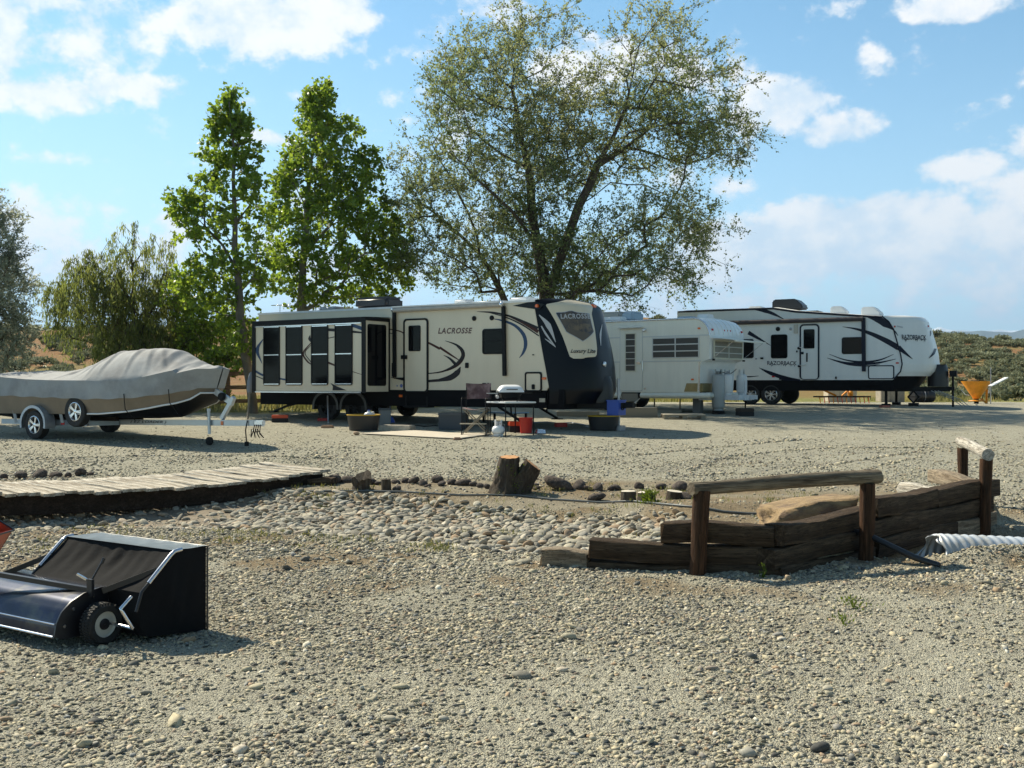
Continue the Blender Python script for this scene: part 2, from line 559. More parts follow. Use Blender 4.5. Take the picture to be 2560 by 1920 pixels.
# ------------------------------------------------------------------ ground material
def ground_material():
    m = bpy.data.materials.new('gravel_ground')
    m.use_nodes = True
    nt = m.node_tree
    N, L = nt.nodes, nt.links
    b = N['Principled BSDF']
    b.inputs['Roughness'].default_value = .95
    b.inputs['Specular IOR Level'].default_value = .15
    tc = N.new('ShaderNodeTexCoord')
    def noise(scale, det=4, rough=.6):
        n = N.new('ShaderNodeTexNoise')
        n.inputs['Scale'].default_value = scale
        n.inputs['Detail'].default_value = det
        n.inputs['Roughness'].default_value = rough
        L.new(tc.outputs['Object'], n.inputs[0])
        return n.outputs[0]
    def ramp(src, *stops):
        r = N.new('ShaderNodeValToRGB')
        e = r.color_ramp.elements
        while len(e) < len(stops):
            e.new(.5)
        for q, (p, c) in zip(e, stops):
            q.position, q.color = p, (*c, 1)
        L.new(src, r.inputs[0])
        return r.outputs[0]
    def mix(f, a, bb, mode='MIX'):
        n = N.new('ShaderNodeMix')
        n.data_type, n.blend_type = 'RGBA', mode
        for sk, s in ((n.inputs[0], f), (n.inputs[6], a), (n.inputs[7], bb)):
            if isinstance(s, (int, float, tuple)):
                sk.default_value = s
            else:
                L.new(s, sk)
        return n.outputs[2]
    def rng(src, a, bb, lo=0.0, hi=1.0):
        n = N.new('ShaderNodeMapRange')
        for i, v in enumerate((a, bb, lo, hi)):
            n.inputs[i + 1].default_value = v
        L.new(src, n.inputs[0])
        return n.outputs[0]
    def attr(nm):
        n = N.new('ShaderNodeAttribute')
        n.attribute_name = nm
        return n.outputs['Fac']
    vo = N.new('ShaderNodeTexVoronoi')
    vo.inputs['Scale'].default_value = 42
    L.new(tc.outputs['Object'], vo.inputs[0])
    sep = N.new('ShaderNodeSeparateColor')
    L.new(vo.outputs['Color'], sep.inputs[0])
    stone = ramp(sep.outputs[0], (0, (.08, .082, .072)), (.3, (.28, .272, .215)), (.6, (.47, .45, .345)), (.85, (.62, .575, .42)), (1, (.80, .76, .60)))
    fine = ramp(noise(120, 3, .7), (.3, (.17, .16, .13)), (.7, (.53, .49, .375)))
    v2 = N.new('ShaderNodeTexVoronoi')
    v2.inputs['Scale'].default_value = 105
    L.new(tc.outputs['Object'], v2.inputs[0])
    s2 = N.new('ShaderNodeSeparateColor')
    L.new(v2.outputs['Color'], s2.inputs[0])
    grit = ramp(s2.outputs[1], (0, (.06, .063, .06)), (.22, (.20, .198, .165)), (.5, (.47, .45, .345)), (.8, (.64, .595, .43)), (1, (.82, .78, .62)))
    grav = mix(.35, mix(.55, stone, grit), fine)
    big = noise(.55, 5, .6)
    grav = mix(rng(big, .35, .7, 0, .35), grav, (.42, .40, .325, 1))
    mid = noise(3.2, 5, .65)
    grav = mix(rng(mid, .45, .75, 0, .5), grav, (.22, .20, .16, 1))
    dirt = ramp(noise(9, 7, .7), (.3, (.15, .11, .065)), (.55, (.27, .205, .125)), (.75, (.38, .31, .20)))
    col = mix(attr('dirt'), grav, dirt)
    hn = noise(.16, 6, .6)
    hn2 = noise(1.7, 6, .7)
    hill = ramp(hn, (.36, (.22, .20, .07)), (.45, (.28, .19, .08)), (.52, (.30, .145, .065)), (.66, (.28, .15, .075)), (.74, (.25, .21, .08)))
    hill = mix(rng(hn2, .35, .7, 0, .6), hill, (.17, .15, .06, 1))
    meadow = ramp(hn2, (.3, (.14, .16, .045)), (.55, (.26, .25, .08)), (.75, (.38, .32, .14)))
    hill = mix(attr('meadow'), hill, meadow)
    col = mix(attr('hill'), col, hill)
    col = mix(rng(attr('track'), 0, 1, 0, .45), col, (.17, .16, .14, 1))
    L.new(col, b.inputs['Base Color'])
    bp = N.new('ShaderNodeBump')
    bp.inputs['Strength'].default_value = .9
    bp.inputs['Distance'].default_value = .013
    ad = N.new('ShaderNodeMath')
    ad.operation = 'ADD'
    L.new(noise(60, 4, .7), ad.inputs[0])
    inv = N.new('ShaderNodeMath')
    inv.operation = 'MULTIPLY_ADD'
    L.new(v2.outputs['Distance'], inv.inputs[0])
    inv.inputs[1].default_value = -1.3
    iv2 = N.new('ShaderNodeMath')
    iv2.operation = 'MULTIPLY'
    L.new(vo.outputs['Distance'], iv2.inputs[0])
    iv2.inputs[1].default_value = -1.2
    L.new(iv2.outputs[0], inv.inputs[2])
    L.new(inv.outputs[0], ad.inputs[1])
    ad2 = N.new('ShaderNodeMath')
    ad2.operation = 'MULTIPLY_ADD'
    L.new(noise(9, 4, .6), ad2.inputs[0])
    ad2.inputs[1].default_value = 2.0
    L.new(ad.outputs[0], ad2.inputs[2])
    L.new(ad2.outputs[0], bp.inputs['Height'])
    L.new(bp.outputs[0], b.inputs['Normal'])
    return m

def fast_mesh(name, V, Fq):
    """a mesh from numpy arrays; Fq is (n, k) vertex indices"""
    me = bpy.data.meshes.new(name)
    n, k = Fq.shape
    me.vertices.add(len(V))
    me.vertices.foreach_set('co', V.astype(np.float32).ravel())
    me.loops.add(n * k)
    me.loops.foreach_set('vertex_index', Fq.astype(np.int32).ravel())
    me.polygons.add(n)
    me.polygons.foreach_set('loop_start', np.arange(0, n * k, k, dtype=np.int32))
    me.update(calc_edges=True)
    me.validate()
    return me

def make_ground():
    ys = [-14, -9, -5, -2, 0, 1.5]
    y = 2.6
    while y < 9000:
        ys.append(y)
        y += .11 if y < 17.5 else max(.2, (y - 10) * .028)
    ys = np.array(ys + [9500.0])
    nc = 280
    t = np.linspace(-1, 1, nc)
    t = .55 * t + .45 * t ** 3
    Wd = np.maximum(14, .95 * ys + 3)
    X = Wd[:, None] * t[None, :] / np.abs(t).max()
    Y = np.repeat(ys[:, None], nc, 1)
    Z = gz(X, Y)
    V = np.stack([X, Y, Z], -1).reshape(-1, 3)
    r, c = np.meshgrid(np.arange(len(ys) - 1), np.arange(nc - 1), indexing='ij')
    i0 = (r * nc + c).ravel()
    me = fast_mesh('ground', V, np.stack([i0, i0 + 1, i0 + nc + 1, i0 + nc], 1))
    me.shade_smooth()
    x, yv = V[:, 0], V[:, 1]
    def put(nm, a):
        at_ = me.attributes.new(nm, 'FLOAT', 'POINT')
        at_.data.foreach_set('value', np.clip(a, 0, 1).astype(np.float32))
    w = wob(x, yv, 2.1, 7)
    berm = sm(yv, 13.3, 14.2) * (1 - sm(yv, 15.5, 16.2)) * (1 - sm(x, 5.2, 6.3)) * sm(x, -9.5, -8)
    patch = sm(w + .5 * wob(x, yv, 5, 9), .1, .8) * (yv < 14) * sm(yv, 6.5, 9) * .95
    put('dirt', np.maximum.reduce([berm * (.75 + .3 * w), sm(behind_wall(x, yv), .12, .4) * .9, creek(x, yv) * .9, patch, .5 * (sm(yv, 11.5, 12.5) * (1 - sm(yv, 16, 16.6)) * sm(x, -8, -6) * (1 - sm(x, 1, 2)))]))
    e = yard_edge(x) + .5 * wob(x, yv, .8, 4)
    put('hill', sm(yv - e, -.3, .6))
    put('meadow', (1 - sm(yv, 42, 50)) + .45 * (1 - sm(yv, 48, 70)) * sm(x, 5, 12))
    tr = 0
    for cx, cy, rr0 in ((7.6, 15.4, 4.2), (7.6, 15.4, 5.6)):
        rr = np.hypot(x - cx, (yv - cy) * 1.15)
        tr = tr + np.exp(-((rr - rr0) / .12) ** 2) * sm(-(x - 6.6), -2.5, .5) * sm(yv, 16.2, 17.2)
    put('track', tr)
    me.materials.append(ground_material())
    return tagged(link('ground', me), kind='structure')
GROUND = make_ground()

# ------------------------------------------------------------------ loose gravel
def stone_mesh(name, seed, m, sub=1, flat=.55, rough=.16, long=1.25):
    r = np.random.RandomState(seed)
    bm = bmesh.new()
    bmesh.ops.create_icosphere(bm, subdivisions=sub, radius=.5)
    fr = r.uniform(-1, 1, (4, 3)) * 2.2
    ph = r.uniform(0, 6, 4)
    for v in bm.verts:
        d = sum(math.sin(float(fr[k] @ np.array(v.co)) * 2 + ph[k]) for k in range(4)) / 4
        v.co *= 1 + rough * d * 2
        v.co.x *= long
        v.co.z *= flat
    me = bpy.data.meshes.new(name)
    bm.to_mesh(me)
    bm.free()
    me.shade_smooth()
    me.materials.append(m)
    return me

def random_stone_material(name, stops, rough=.85, bump=.3, bscale=30):
    m = bpy.data.materials.new(name)
    m.use_nodes = True
    nt = m.node_tree
    b = nt.nodes['Principled BSDF']
    b.inputs['Roughness'].default_value = rough
    b.inputs['Specular IOR Level'].default_value = .25
    oi = nt.nodes.new('ShaderNodeObjectInfo')
    r = nt.nodes.new('ShaderNodeValToRGB')
    e = r.color_ramp.elements
    while len(e) < len(stops):
        e.new(.5)
    for q, (p, c) in zip(e, stops):
        q.position, q.color = p, (*c, 1)
    nt.links.new(oi.outputs['Random'], r.inputs[0])
    tc = nt.nodes.new('ShaderNodeTexCoord')
    n = nt.nodes.new('ShaderNodeTexNoise')
    n.inputs['Scale'].default_value = 5
    n.inputs['Detail'].default_value = 6
    nt.links.new(tc.outputs['Object'], n.inputs[0])
    mr = nt.nodes.new('ShaderNodeMapRange')
    mr.inputs[1].default_value, mr.inputs[2].default_value = .3, .7
    mr.inputs[3].default_value, mr.inputs[4].default_value = .78, 1.2
    nt.links.new(n.outputs[0], mr.inputs[0])
    hs = nt.nodes.new('ShaderNodeHueSaturation')
    nt.links.new(r.outputs[0], hs.inputs['Color'])
    nt.links.new(mr.outputs[0], hs.inputs['Value'])
    nt.links.new(hs.outputs[0], b.inputs['Base Color'])
    return m
PEB = random_stone_material('pebble_stone', [(0, (.06, .06, .056)), (.14, (.15, .145, .125)), (.34, (.31, .285, .215)), (.56, (.42, .375, .26)), (.74, (.51, .435, .29)), (.84, (.24, .25, .24)), (.93, (.33, .23, .14)), (1, (.66, .62, .51))])
COB = random_stone_material('cobble_stone', [(0, (.17, .155, .125)), (.2, (.27, .25, .20)), (.42, (.36, .33, .255)), (.62, (.44, .395, .295)), (.76, (.28, .285, .255)), (.9, (.34, .24, .15)), (1, (.55, .50, .40))])
LAVA = mat('lava_rock', (.075, .058, .048), .95, var=.35, vscale=9, bump=.9, bscale=22, col2=(.13, .10, .08), c2scale=5)

def scatter(name, X, Y, size, meshes, zoff=.1, tiltmax=.35, zf=None):
    """loose stones: one point per stone carrying its size and turn, instanced as ONE object"""
    n = len(X)
    Z = (gz(X, Y) if zf is None else zf(X, Y))
    me = bpy.data.meshes.new(name)
    me.vertices.add(n)
    me.vertices.foreach_set('co', np.stack([X, Y, Z + size * zoff], 1).astype(np.float32).ravel())
    a = me.attributes.new('size', 'FLOAT', 'POINT')
    a.data.foreach_set('value', size.astype(np.float32))
    rot = np.stack([NR.normal(0, tiltmax * .5, n), NR.normal(0, tiltmax * .5, n), NR.uniform(0, 2 * PI, n)], 1)
    a = me.attributes.new('turn', 'FLOAT_VECTOR', 'POINT')
    a.data.foreach_set('vector', rot.astype(np.float32).ravel())
    src = bpy.data.collections.new(name + '_shapes')
    for q in meshes:
        so = bpy.data.objects.new(q.name, q)
        src.objects.link(so)
    ng = bpy.data.node_groups.new(name, 'GeometryNodeTree')
    ng.interface.new_socket('Geometry', in_out='INPUT', socket_type='NodeSocketGeometry')
    ng.interface.new_socket('Geometry', in_out='OUTPUT', socket_type='NodeSocketGeometry')
    N, L = ng.nodes, ng.links
    gi, go = N.new('NodeGroupInput'), N.new('NodeGroupOutput')
    ci = N.new('GeometryNodeCollectionInfo')
    ci.inputs['Collection'].default_value = src
    ci.inputs['Separate Children'].default_value = True
    ci.inputs['Reset Children'].default_value = True
    ip = N.new('GeometryNodeInstanceOnPoints')
    ip.inputs['Pick Instance'].default_value = True
    m2p = N.new('GeometryNodeMeshToPoints')
    ri = N.new('FunctionNodeRandomValue')
    ri.data_type = 'INT'
    for sk in ri.inputs:
        if sk.name == 'Max' and sk.type == 'INT':
            sk.default_value = len(meshes) - 1
    def na(nm, ty):
        q = N.new('GeometryNodeInputNamedAttribute')
        q.data_type = ty
        q.inputs[0].default_value = nm
        return [s for s in q.outputs if s.enabled and s.name == 'Attribute'][0]
    L.new(gi.outputs[0], m2p.inputs['Mesh'])
    L.new(m2p.outputs[0], ip.inputs['Points'])
    L.new(ci.outputs[0], ip.inputs['Instance'])
    L.new([s for s in ri.outputs if s.type == 'INT'][0], ip.inputs['Instance Index'])
    L.new(na('turn', 'FLOAT_VECTOR'), ip.inputs['Rotation'])
    L.new(na('size', 'FLOAT'), ip.inputs['Scale'])
    L.new(ip.outputs[0], go.inputs[0])
    o = link(name, me)
    md = o.modifiers.new('stones', 'NODES')
    md.node_group = ng
    return tagged(o, kind='stuff')

def gravel():
    Xs, Ys, Ss = [], [], []
    def band(y0, y1, dens, smin, smax, pw):
        area = (y1 - y0) * (.60 * (y0 + y1) + 2.2)
        n = int(area * dens)
        y = y0 + (y1 - y0) * NR.rand(n)
        x = (NR.rand(n) * 2 - 1) * (.60 * y + 1.1)
        s = smin + (smax - smin) * NR.rand(n) ** pw
        Xs.append(x); Ys.append(y); Ss.append(s)
    band(3.6, 6.0, 9500, .0055, .032, 8.0)
    band(6.0, 9.0, 6500, .007, .034, 7.0)
    band(9.0, 13.5, 2400, .010, .038, 5.0)
    band(13.5, 27, 330, .018, .045, 2.5)
    band(3.6, 9, 20, .030, .075, 3.0)
    band(9, 13, 14, .035, .08, 1.6)
    nb = sum(len(a) for a in Xs)
    # low windrows of coarser stone thrown up by turning wheels
    for line in (((1725, 1180), (1745, 1166), (1790, 1152), (1860, 1138), (1960, 1128), (2080, 1122), (2200, 1119), (2340, 1121)), ((2040, 1172), (2120, 1156), (2200, 1144), (2290, 1131)), ((1690, 1192), (1780, 1186), (1880, 1186)),
                 ((2100, 1190), (2200, 1165), (2300, 1143)), ((1480, 1150), (1640, 1135), (1800, 1118), (2000, 1100)), ((60, 1150), (300, 1142), (620, 1140), (900, 1150))):
        q = [gp(*p) for p in line]
        for a, b in zip(q[:-1], q[1:]):
            k = int((b - a).length * 38)
            t = NR.rand(k)
            Xs.append(a.x + (b.x - a.x) * t + NR.normal(0, .05, k)); Ys.append(a.y + (b.y - a.y) * t + NR.normal(0, .05, k)); Ss.append(.025 + .045 * NR.rand(k) ** 2)
    X, Y, Sz = map(np.concatenate, (Xs, Ys, Ss))
    # coarser stone in drifts, bare patches between
    w = wob(X, Y, 1.3, 21) + .6 * wob(X, Y, 3.1, 22)
    keep = NR.rand(len(X)) < np.clip(.62 + .38 * w, .22, 1)
    keep &= ~((behind_wall(X, Y) > .1) & (NR.rand(len(X)) < .85))
    keep &= ~((Y > 13.4) & (Y < 15.8) & (X < 5.5) & (NR.rand(len(X)) < .75))
    keep &= NR.rand(len(X)) > sm(Y, 14.5, 26) * .97
    pw = wob(X, Y, 2.1, 7)
    pw = sm(pw + .5 * wob(X, Y, 5, 9), .1, .8) * (Y < 14) * sm(Y, 6.5, 9)
    keep &= NR.rand(len(X)) > pw * .6
    keep &= NR.rand(len(X)) > .5 * sm(X - .18 * (Y - 5), .5, 2.0) * (1 - sm(Y, 7.4, 8.6))
    keep[nb:] = True
    X, Y, Sz = X[keep], Y[keep], Sz[keep]
    coarse = sm(wob(X, Y, .8, 23), .1, 1.0)
    Sz = Sz * (1 + .35 * coarse)
    ms = [stone_mesh('pebble', 40 + k, PEB, 1, f, .30, l) for k, (f, l) in enumerate(((.42, 1.3), (.55, 1.15), (.32, 1.7), (.65, 1.05), (.28, 1.45), (.5, 1.4)))]
    scatter('gravel', X, Y, Sz, ms, .10, .7)
gravel()

# ------------------------------------------------------------------ creek bed of river cobbles
def creek_bed():
    ys = np.linspace(0, 1, 26)
    xs = np.linspace(-9, 1.95, 110)
    V = []
    for v in ys:
        for x in xs:
            lo, hi = np.interp(x, CR_X, CR_LO), np.interp(x, CR_X, CR_HI)
            y = lo + (hi - lo) * (.06 + .88 * v)
            V.append((x, y, g(x, y) + .004))
    V = np.array(V)
    nc = len(xs)
    r, c = np.meshgrid(np.arange(len(ys) - 1), np.arange(nc - 1), indexing='ij')
    i0 = (r * nc + c).ravel()
    me = fast_mesh('creek_bed', V, np.stack([i0, i0 + 1, i0 + nc + 1, i0 + nc], 1))
    me.shade_smooth()
    me.materials.append(mat('creek_silt', (.21, .17, .12), .95, var=.3, vscale=5, bump=.6, bscale=30))
    bed = tagged(link('creek_bed', me), kind='structure')
    ms = [stone_mesh('cobble', 70 + k, COB, 2, f, .13, l) for k, (f, l) in enumerate(((.45, 1.4), (.52, 1.2), (.38, 1.6), (.6, 1.15), (.42, 1.3)))]
    n = 14000
    x = NR.uniform(-8.5, 1.9, n)
    lo, hi = np.interp(x, CR_X, CR_LO), np.interp(x, CR_X, CR_HI)
    v = NR.rand(n)
    y = lo + (hi - lo) * v
    size = .042 + .075 * NR.rand(n) ** 2.0
    dens = np.where(x > -3.9, 1.0, .45) * np.where((v < .04) | (v > .97), .4, 1)
    # a bare run of silt where the bridge keeps the stones off
    bare = (x > -5.4) & (x < -3.6) & (v > .25)
    dens = np.where(bare, .1, dens)
    # the stones lie off the wall
    dens = np.where((x > .2) & (y < 9.3 - .24 * (x - .25) + .5), 0, dens)
    keep = NR.rand(n) < dens
    x, y, size = x[keep], y[keep], size[keep]
    # thin out where stones would sit inside each other
    order = np.argsort(-size)
    x, y, size = x[order], y[order], size[order]
    cell = {}
    sel = []
    for i in range(len(x)):
        cx, cy = int(x[i] / .15), int(y[i] / .15)
        ok = True
        for a in (-1, 0, 1):
            for b in (-1, 0, 1):
                for j in cell.get((cx + a, cy + b), ()):
                    if (x[i] - x[j]) ** 2 + (y[i] - y[j]) ** 2 < (.31 * (size[i] + size[j])) ** 2:
                        ok = False
        if ok:
            cell.setdefault((cx, cy), []).append(i)
            sel.append(i)
    x, y, size = x[sel], y[sel], size[sel]
    shows = size / y * np.where((x > -3.8), 1, .4)
    big = np.argsort(-shows)[:298]
    rest = np.setdiff1d(np.arange(len(x)), big)
    for i in big:
        s = float(size[i])
        link('cobble', ms[rnd.randrange(5)], bed, (x[i], y[i], g(x[i], y[i]) + s * rnd.uniform(.06, .32)), (rnd.gauss(0, .34), rnd.gauss(0, .34), rnd.uniform(0, 6.3)), (s, s, s))
    cb = scatter('cobbles', x[rest], y[rest], size[rest], ms, .13, .7)
    cb.parent = bed
creek_bed()
# ------------------------------------------------------------------ timber, logs, stumps, stones
def wood(name, col, col2, rough=.9, var=.5, bump=1.0):
    return mat(name, col, rough, var=var, vscale=7, bump=bump, bscale=13, col2=col2, c2scale=2.2, stretch=(.5, 6, 6), spec=.2, crack=.8)
TIE = wood('creosoted_timber', (.058, .038, .023), (.10, .07, .045))
TIE_OLD = wood('weathered_timber', (.30, .24, .17), (.20, .15, .10))
LOGBROWN = wood('stained_log', (.085, .042, .022), (.045, .026, .015))
LOGGREY = wood('weathered_log', (.23, .19, .135), (.14, .105, .07))
LOGPALE = wood('whitened_log', (.50, .465, .40), (.36, .32, .26))
PLANKM = wood('weathered_plank', (.60, .55, .46), (.34, .29, .22))
PLANKD = wood('dark_board', (.030, .021, .015), (.05, .036, .026))
BARK = mat('stump_bark', (.055, .038, .024), .95, var=.4, vscale=7, bump=1.0, bscale=14, stretch=(5, 5, 1), col2=(.09, .07, .048))
CUT = mat('cut_wood', (.52, .27, .11), .85, var=.3, vscale=14, bump=.3, bscale=60, col2=(.30, .13, .05), c2scale=9)
CUTPALE = mat('pale_cut_wood', (.62, .56, .46), .85, var=.2, vscale=14, col2=(.45, .38, .28), c2scale=9)

def beam_mesh(L, w, h, seed, round_=False, taper=1.0, rr=.016, seg=14, rough=.009, m=None):
    """a timber lying along +x from 0 to L, centred on the axis, worn and slightly uneven"""
    r = np.random.RandomState(seed)
    if round_:
        sec = [(math.cos(2 * PI * k / 14) * w / 2, math.sin(2 * PI * k / 14) * h / 2) for k in range(14)]
    else:
        sec = rrect(-w / 2, -h / 2, w / 2, h / 2, rr, 2)
    n = len(sec)
    ph = r.uniform(0, 6, 6)
    vs, fs = [], []
    for i in range(seg + 1):
        t = i / seg
        sc = (1 + (taper - 1) * t) * (1 + .03 * math.sin(t * 9 + ph[0]) if round_ else 1)
        oy, oz = rough * 1.6 * math.sin(t * 4 + ph[1]), rough * 1.6 * math.sin(t * 5 + ph[2])
        for k, (a, b) in enumerate(sec):
            e = 0 if 0 < i < seg else (rough * 2 * r.uniform(-1, 1))
            vs.append((t * L + e, a * sc + oy + rough * r.uniform(-.5, .5), b * sc + oz + rough * r.uniform(-.5, .5)))
    for i in range(seg):
        for k in range(n):
            a, b = i * n + k, i * n + (k + 1) % n
            fs.append((a, b, b + n, a + n))
    fs += [tuple(range(n)), tuple(seg * n + k for k in range(n))]
    return MB().add(vs, fs).mesh('timber', m, 50)

def beam(name, p, q, w, h, m, parent=None, seed=0, **kw):
    p, q = Vector(p), Vector(q)
    d = q - p
    me = beam_mesh(d.length, w, h, seed, m=m, **kw)
    me.name = name
    o = link(name, me, parent, p)
    rz, ry = math.atan2(d.y, d.x), -math.asin(max(-1, min(1, d.z / d.length)))
    o.rotation_euler = (0, ry, rz)
    return o

def retaining_wall():
    w = thing('retaining_wall', 'low stacked wall of dark railway ties bending round the dirt mound', 'wall')
    def run(p, d, s0, s1, z0, z1, m, seed, off=0.0):
        nrm = Vector((-d.y, d.x))
        c = .095 + off
        a = Vector((p[0] + d.x * s0 + nrm.x * c, p[1] + d.y * s0 + nrm.y * c, (z0 + z1) / 2))
        b = Vector((p[0] + d.x * s1 + nrm.x * c, p[1] + d.y * s1 + nrm.y * c, (z0 + z1) / 2))
        beam('tie', a, b, .19, z1 - z0, m, w, seed)
    A, dA = WALL[0], Vector((.972, -.233)).normalized()
    B, dB = WALL[1], Vector((3.35, 3.38)).normalized()
    run(A, dA, 0, .42, -.05, .145, TIE_OLD, 1, -.01)
    run(A, dA, .425, 2.02, -.13, .063, TIE, 2)
    run(A, dA, .43, 1.90, .068, .236, TIE_OLD if False else TIE, 3, .004)
    run(A, dA, 1.06, 1.98, .241, .415, TIE, 4, .01)
    run(B, dB, -.03, 1.70, -.13, .063, TIE, 5)
    run(B, dB, -.10, 1.45, .068, .236, TIE, 6, .003)
    run(B, dB, .02, 1.71, .241, .415, TIE, 7, .012)
    run(B, dB, 1.72, 3.6, -.06, .125, TIE, 8, -.006)
    run(B, dB, 3.61, 4.75, -.06, .125, TIE_OLD, 9)
    run(B, dB, 1.46, 2.62, .130, .312, TIE, 10, .004)
    run(B, dB, 2.63, 4.60, .130, .312, TIE, 11)
    run(B, dB, 1.73, 3.15, .318, .503, TIE, 12, .008)
    run(B, dB, 3.16, 4.80, .318, .505, TIE, 13, .002)
retaining_wall()

def rail_one():
    t = thing('log_handrail', 'grey weathered log rail on two brown posts in front of the tie wall', 'handrail', group='log handrails')
    beam('post', (1.545, 8.91, -.25), (1.60, 8.93, .70), .142, .142, LOGBROWN, t, 21, round_=True, rough=.003)
    beam('post', (3.20, 9.63, -.25), (3.245, 9.66, .69), .138, .138, LOGBROWN, t, 22, round_=True, rough=.003)
    beam('rail', (1.50, 8.90, .725), (3.36, 9.73, .752), .112, .112, LOGGREY, t, 23, round_=True, taper=1.22, rough=.004)
rail_one()
def rail_two():
    t = thing('log_handrail', 'short pale log on two posts at the far end of the tie wall', 'handrail', group='log handrails')
    beam('post', (5.25, 11.80, -.25), (5.29, 11.82, .765), .135, .135, LOGBROWN, t, 24, round_=True, rough=.003)
    beam('post', (5.86, 13.80, -.15), (5.88, 13.82, .765), .13, .13, LOGBROWN, t, 25, round_=True, rough=.003)
    beam('rail', (5.24, 11.66, .825), (5.93, 14.02, .845), .128, .128, LOGPALE, t, 26, round_=True, rough=.003)
rail_two()
tagged(beam('timber_tie', (5.44, 12.45, .385), (5.62, 14.05, .385), .2, .17, TIE_OLD, None, 27), 'weathered grey tie jutting back from the far end of the wall', 'timber')
tagged(beam('white_log', (5.08, 13.75, g(5.08, 13.75) + .10), (5.20, 12.75, g(5.2, 12.75) + .09), .2, .2, LOGPALE, None, 28, round_=True), 'white log lying on the dirt behind the tie wall', 'log')

def bridge():
    t = thing('footbridge', 'sagging plank footbridge with dark side beams over the dry creek', 'bridge')
    e, p = Vector((.761, .649)), Vector((-.649, .761))
    n0 = Vector((-2.76, 15.5))
    def zt(s): return .245 + .085 * ((s - 2.4) / 2.4) ** 2 if s < 5.4 else .38
    s, i = -.12, 0
    while s < 7.0:
        w = rnd.choice((.14, .145, .15, .185, .19))
        c = n0 - e * (s + w / 2)
        over, far = rnd.uniform(.0, .10), rnd.uniform(1.84, 1.97)
        a, b = c - p * over, c + p * far
        tw = rnd.gauss(0, .012)
        zz = zt(s) - .02 + rnd.gauss(0, .006)
        if i == 12: far = 1.6
        beam('plank', (a.x + e.x * tw, a.y + e.y * tw, zz + rnd.gauss(0, .004)), (b.x - e.x * tw, b.y - e.y * tw, zz), w - rnd.uniform(.008, .02), .038, PLANKM, t, 100 + i, seg=5, rr=.006, rough=.004)
        s += w
        i += 1
    # two long side beams that follow the sag
    for off, nm in ((.04, 1), (1.82, 2)):
        mb = MB()
        pts = []
        for k in range(15):
            q = -.02 + 7.0 * k / 14
            c = n0 - e * q + p * off
            pts.append((c, zt(q) - .042))
        for (c0, z0), (c1, z1) in zip(pts[:-1], pts[1:]):
            pass
        vs, fs = [], []
        for c, z in pts:
            for dx, dz in ((0, 0), (.09, 0), (.09, -.24), (0, -.24)):
                vs.append((c.x + p.x * dx, c.y + p.y * dx, z + dz))
        for k in range(14):
            for j in range(4):
                fs.append((k * 4 + j, k * 4 + (j + 1) % 4, k * 4 + 4 + (j + 1) % 4, k * 4 + 4 + j))
        fs += [(0, 1, 2, 3), (56, 57, 58, 59)]
        mb.add(vs, fs).build('side_beam', PLANKD, t, 30, .006, 1)
bridge()
tagged(beam('short_timber', at(776, 1205, 15.45), at(836, 1206, 15.35), .16, .13, TIE, None, 31), 'short dark timber block against the right end of the footbridge', 'timber')

def stump_main():
    b = gp(1268, 1232)
    t = thing('tree_stump', 'tall twin stump with orange saw cuts at the drive edge', 'stump', b)
    def trunk(p0, p1, r0, r1, flare, seed, cut_n):
        r = np.random.RandomState(seed)
        mb = MB()
        p0, p1 = Vector(p0), Vector(p1)
        ph = r.uniform(0, 6, 5)
        nr, na = 16, 40
        ax = (p1 - p0).normalized()
        sx = ax.orthogonal().normalized()
        sy = ax.cross(sx)
        vs, fs = [], []
        for i in range(nr + 1):
            q = i / nr
            for k in range(na):
                a = 2 * PI * k / na
                rad = (r0 + (r1 - r0) * q) * (1 + flare * (1 - q) ** 3 * (1 + .5 * math.sin(3 * a + ph[0])))
                rad *= 1 + .07 * math.sin(7 * a + ph[1] + 2 * q) + .06 * math.sin(13 * a + ph[2] - 3 * q) + .05 * r.uniform(-1, 1) * (i < nr)
                vs.append(p0 + ax * (q * (p1 - p0).length) + (sx * math.cos(a) + sy * math.sin(a)) * rad)
        # tilt the top ring into the saw cut
        for k in range(na):
            v = vs[nr * na + k]
            d = v - p1
            vs[nr * na + k] = v - ax * ((d - ax * d.dot(ax)).dot(cut_n) / max(.2, cut_n.dot(ax)))
        for i in range(nr):
            for k in range(na):
                a_, b_ = i * na + k, i * na + (k + 1) % na
                fs.append((a_, b_, b_ + na, a_ + na))
        mb.add(vs, fs).build('trunk', BARK, t, 60)
        top = vs[nr * na:]
        cen = sum((Vector(v) for v in top), Vector()) / na
        MB().add([Vector(v) * .985 + cen * .015 + ax * .006 for v in top] + [cen + ax * .008], [(k, (k + 1) % na, na) for k in range(na)]).build('saw_cut', CUT, t, 20)
    trunk((-.04, 0, -.08), (.03, 0, .49), .19, .128, .45, 3, Vector((0, -.12, 1)).normalized())
    trunk((.10, .02, -.06), (.355, -.02, .385), .16, .125, .3, 4, Vector((.62, -.06, .78)).normalized())
    # shoots growing from the bark
    V, T = [], []
    for k in range(130):
        a = NR.uniform(-2.6, -.4)
        c = Vector((.09 + .17 * math.cos(a) + NR.normal(0, .05), .16 * math.sin(a), NR.uniform(.0, .40)))
        V.append((c, .035))
    tagged(leaf_object('sucker_leaves', [v[0] for v in V], .028, FRESH, t, None), kind='stuff')
LEAFY = {}
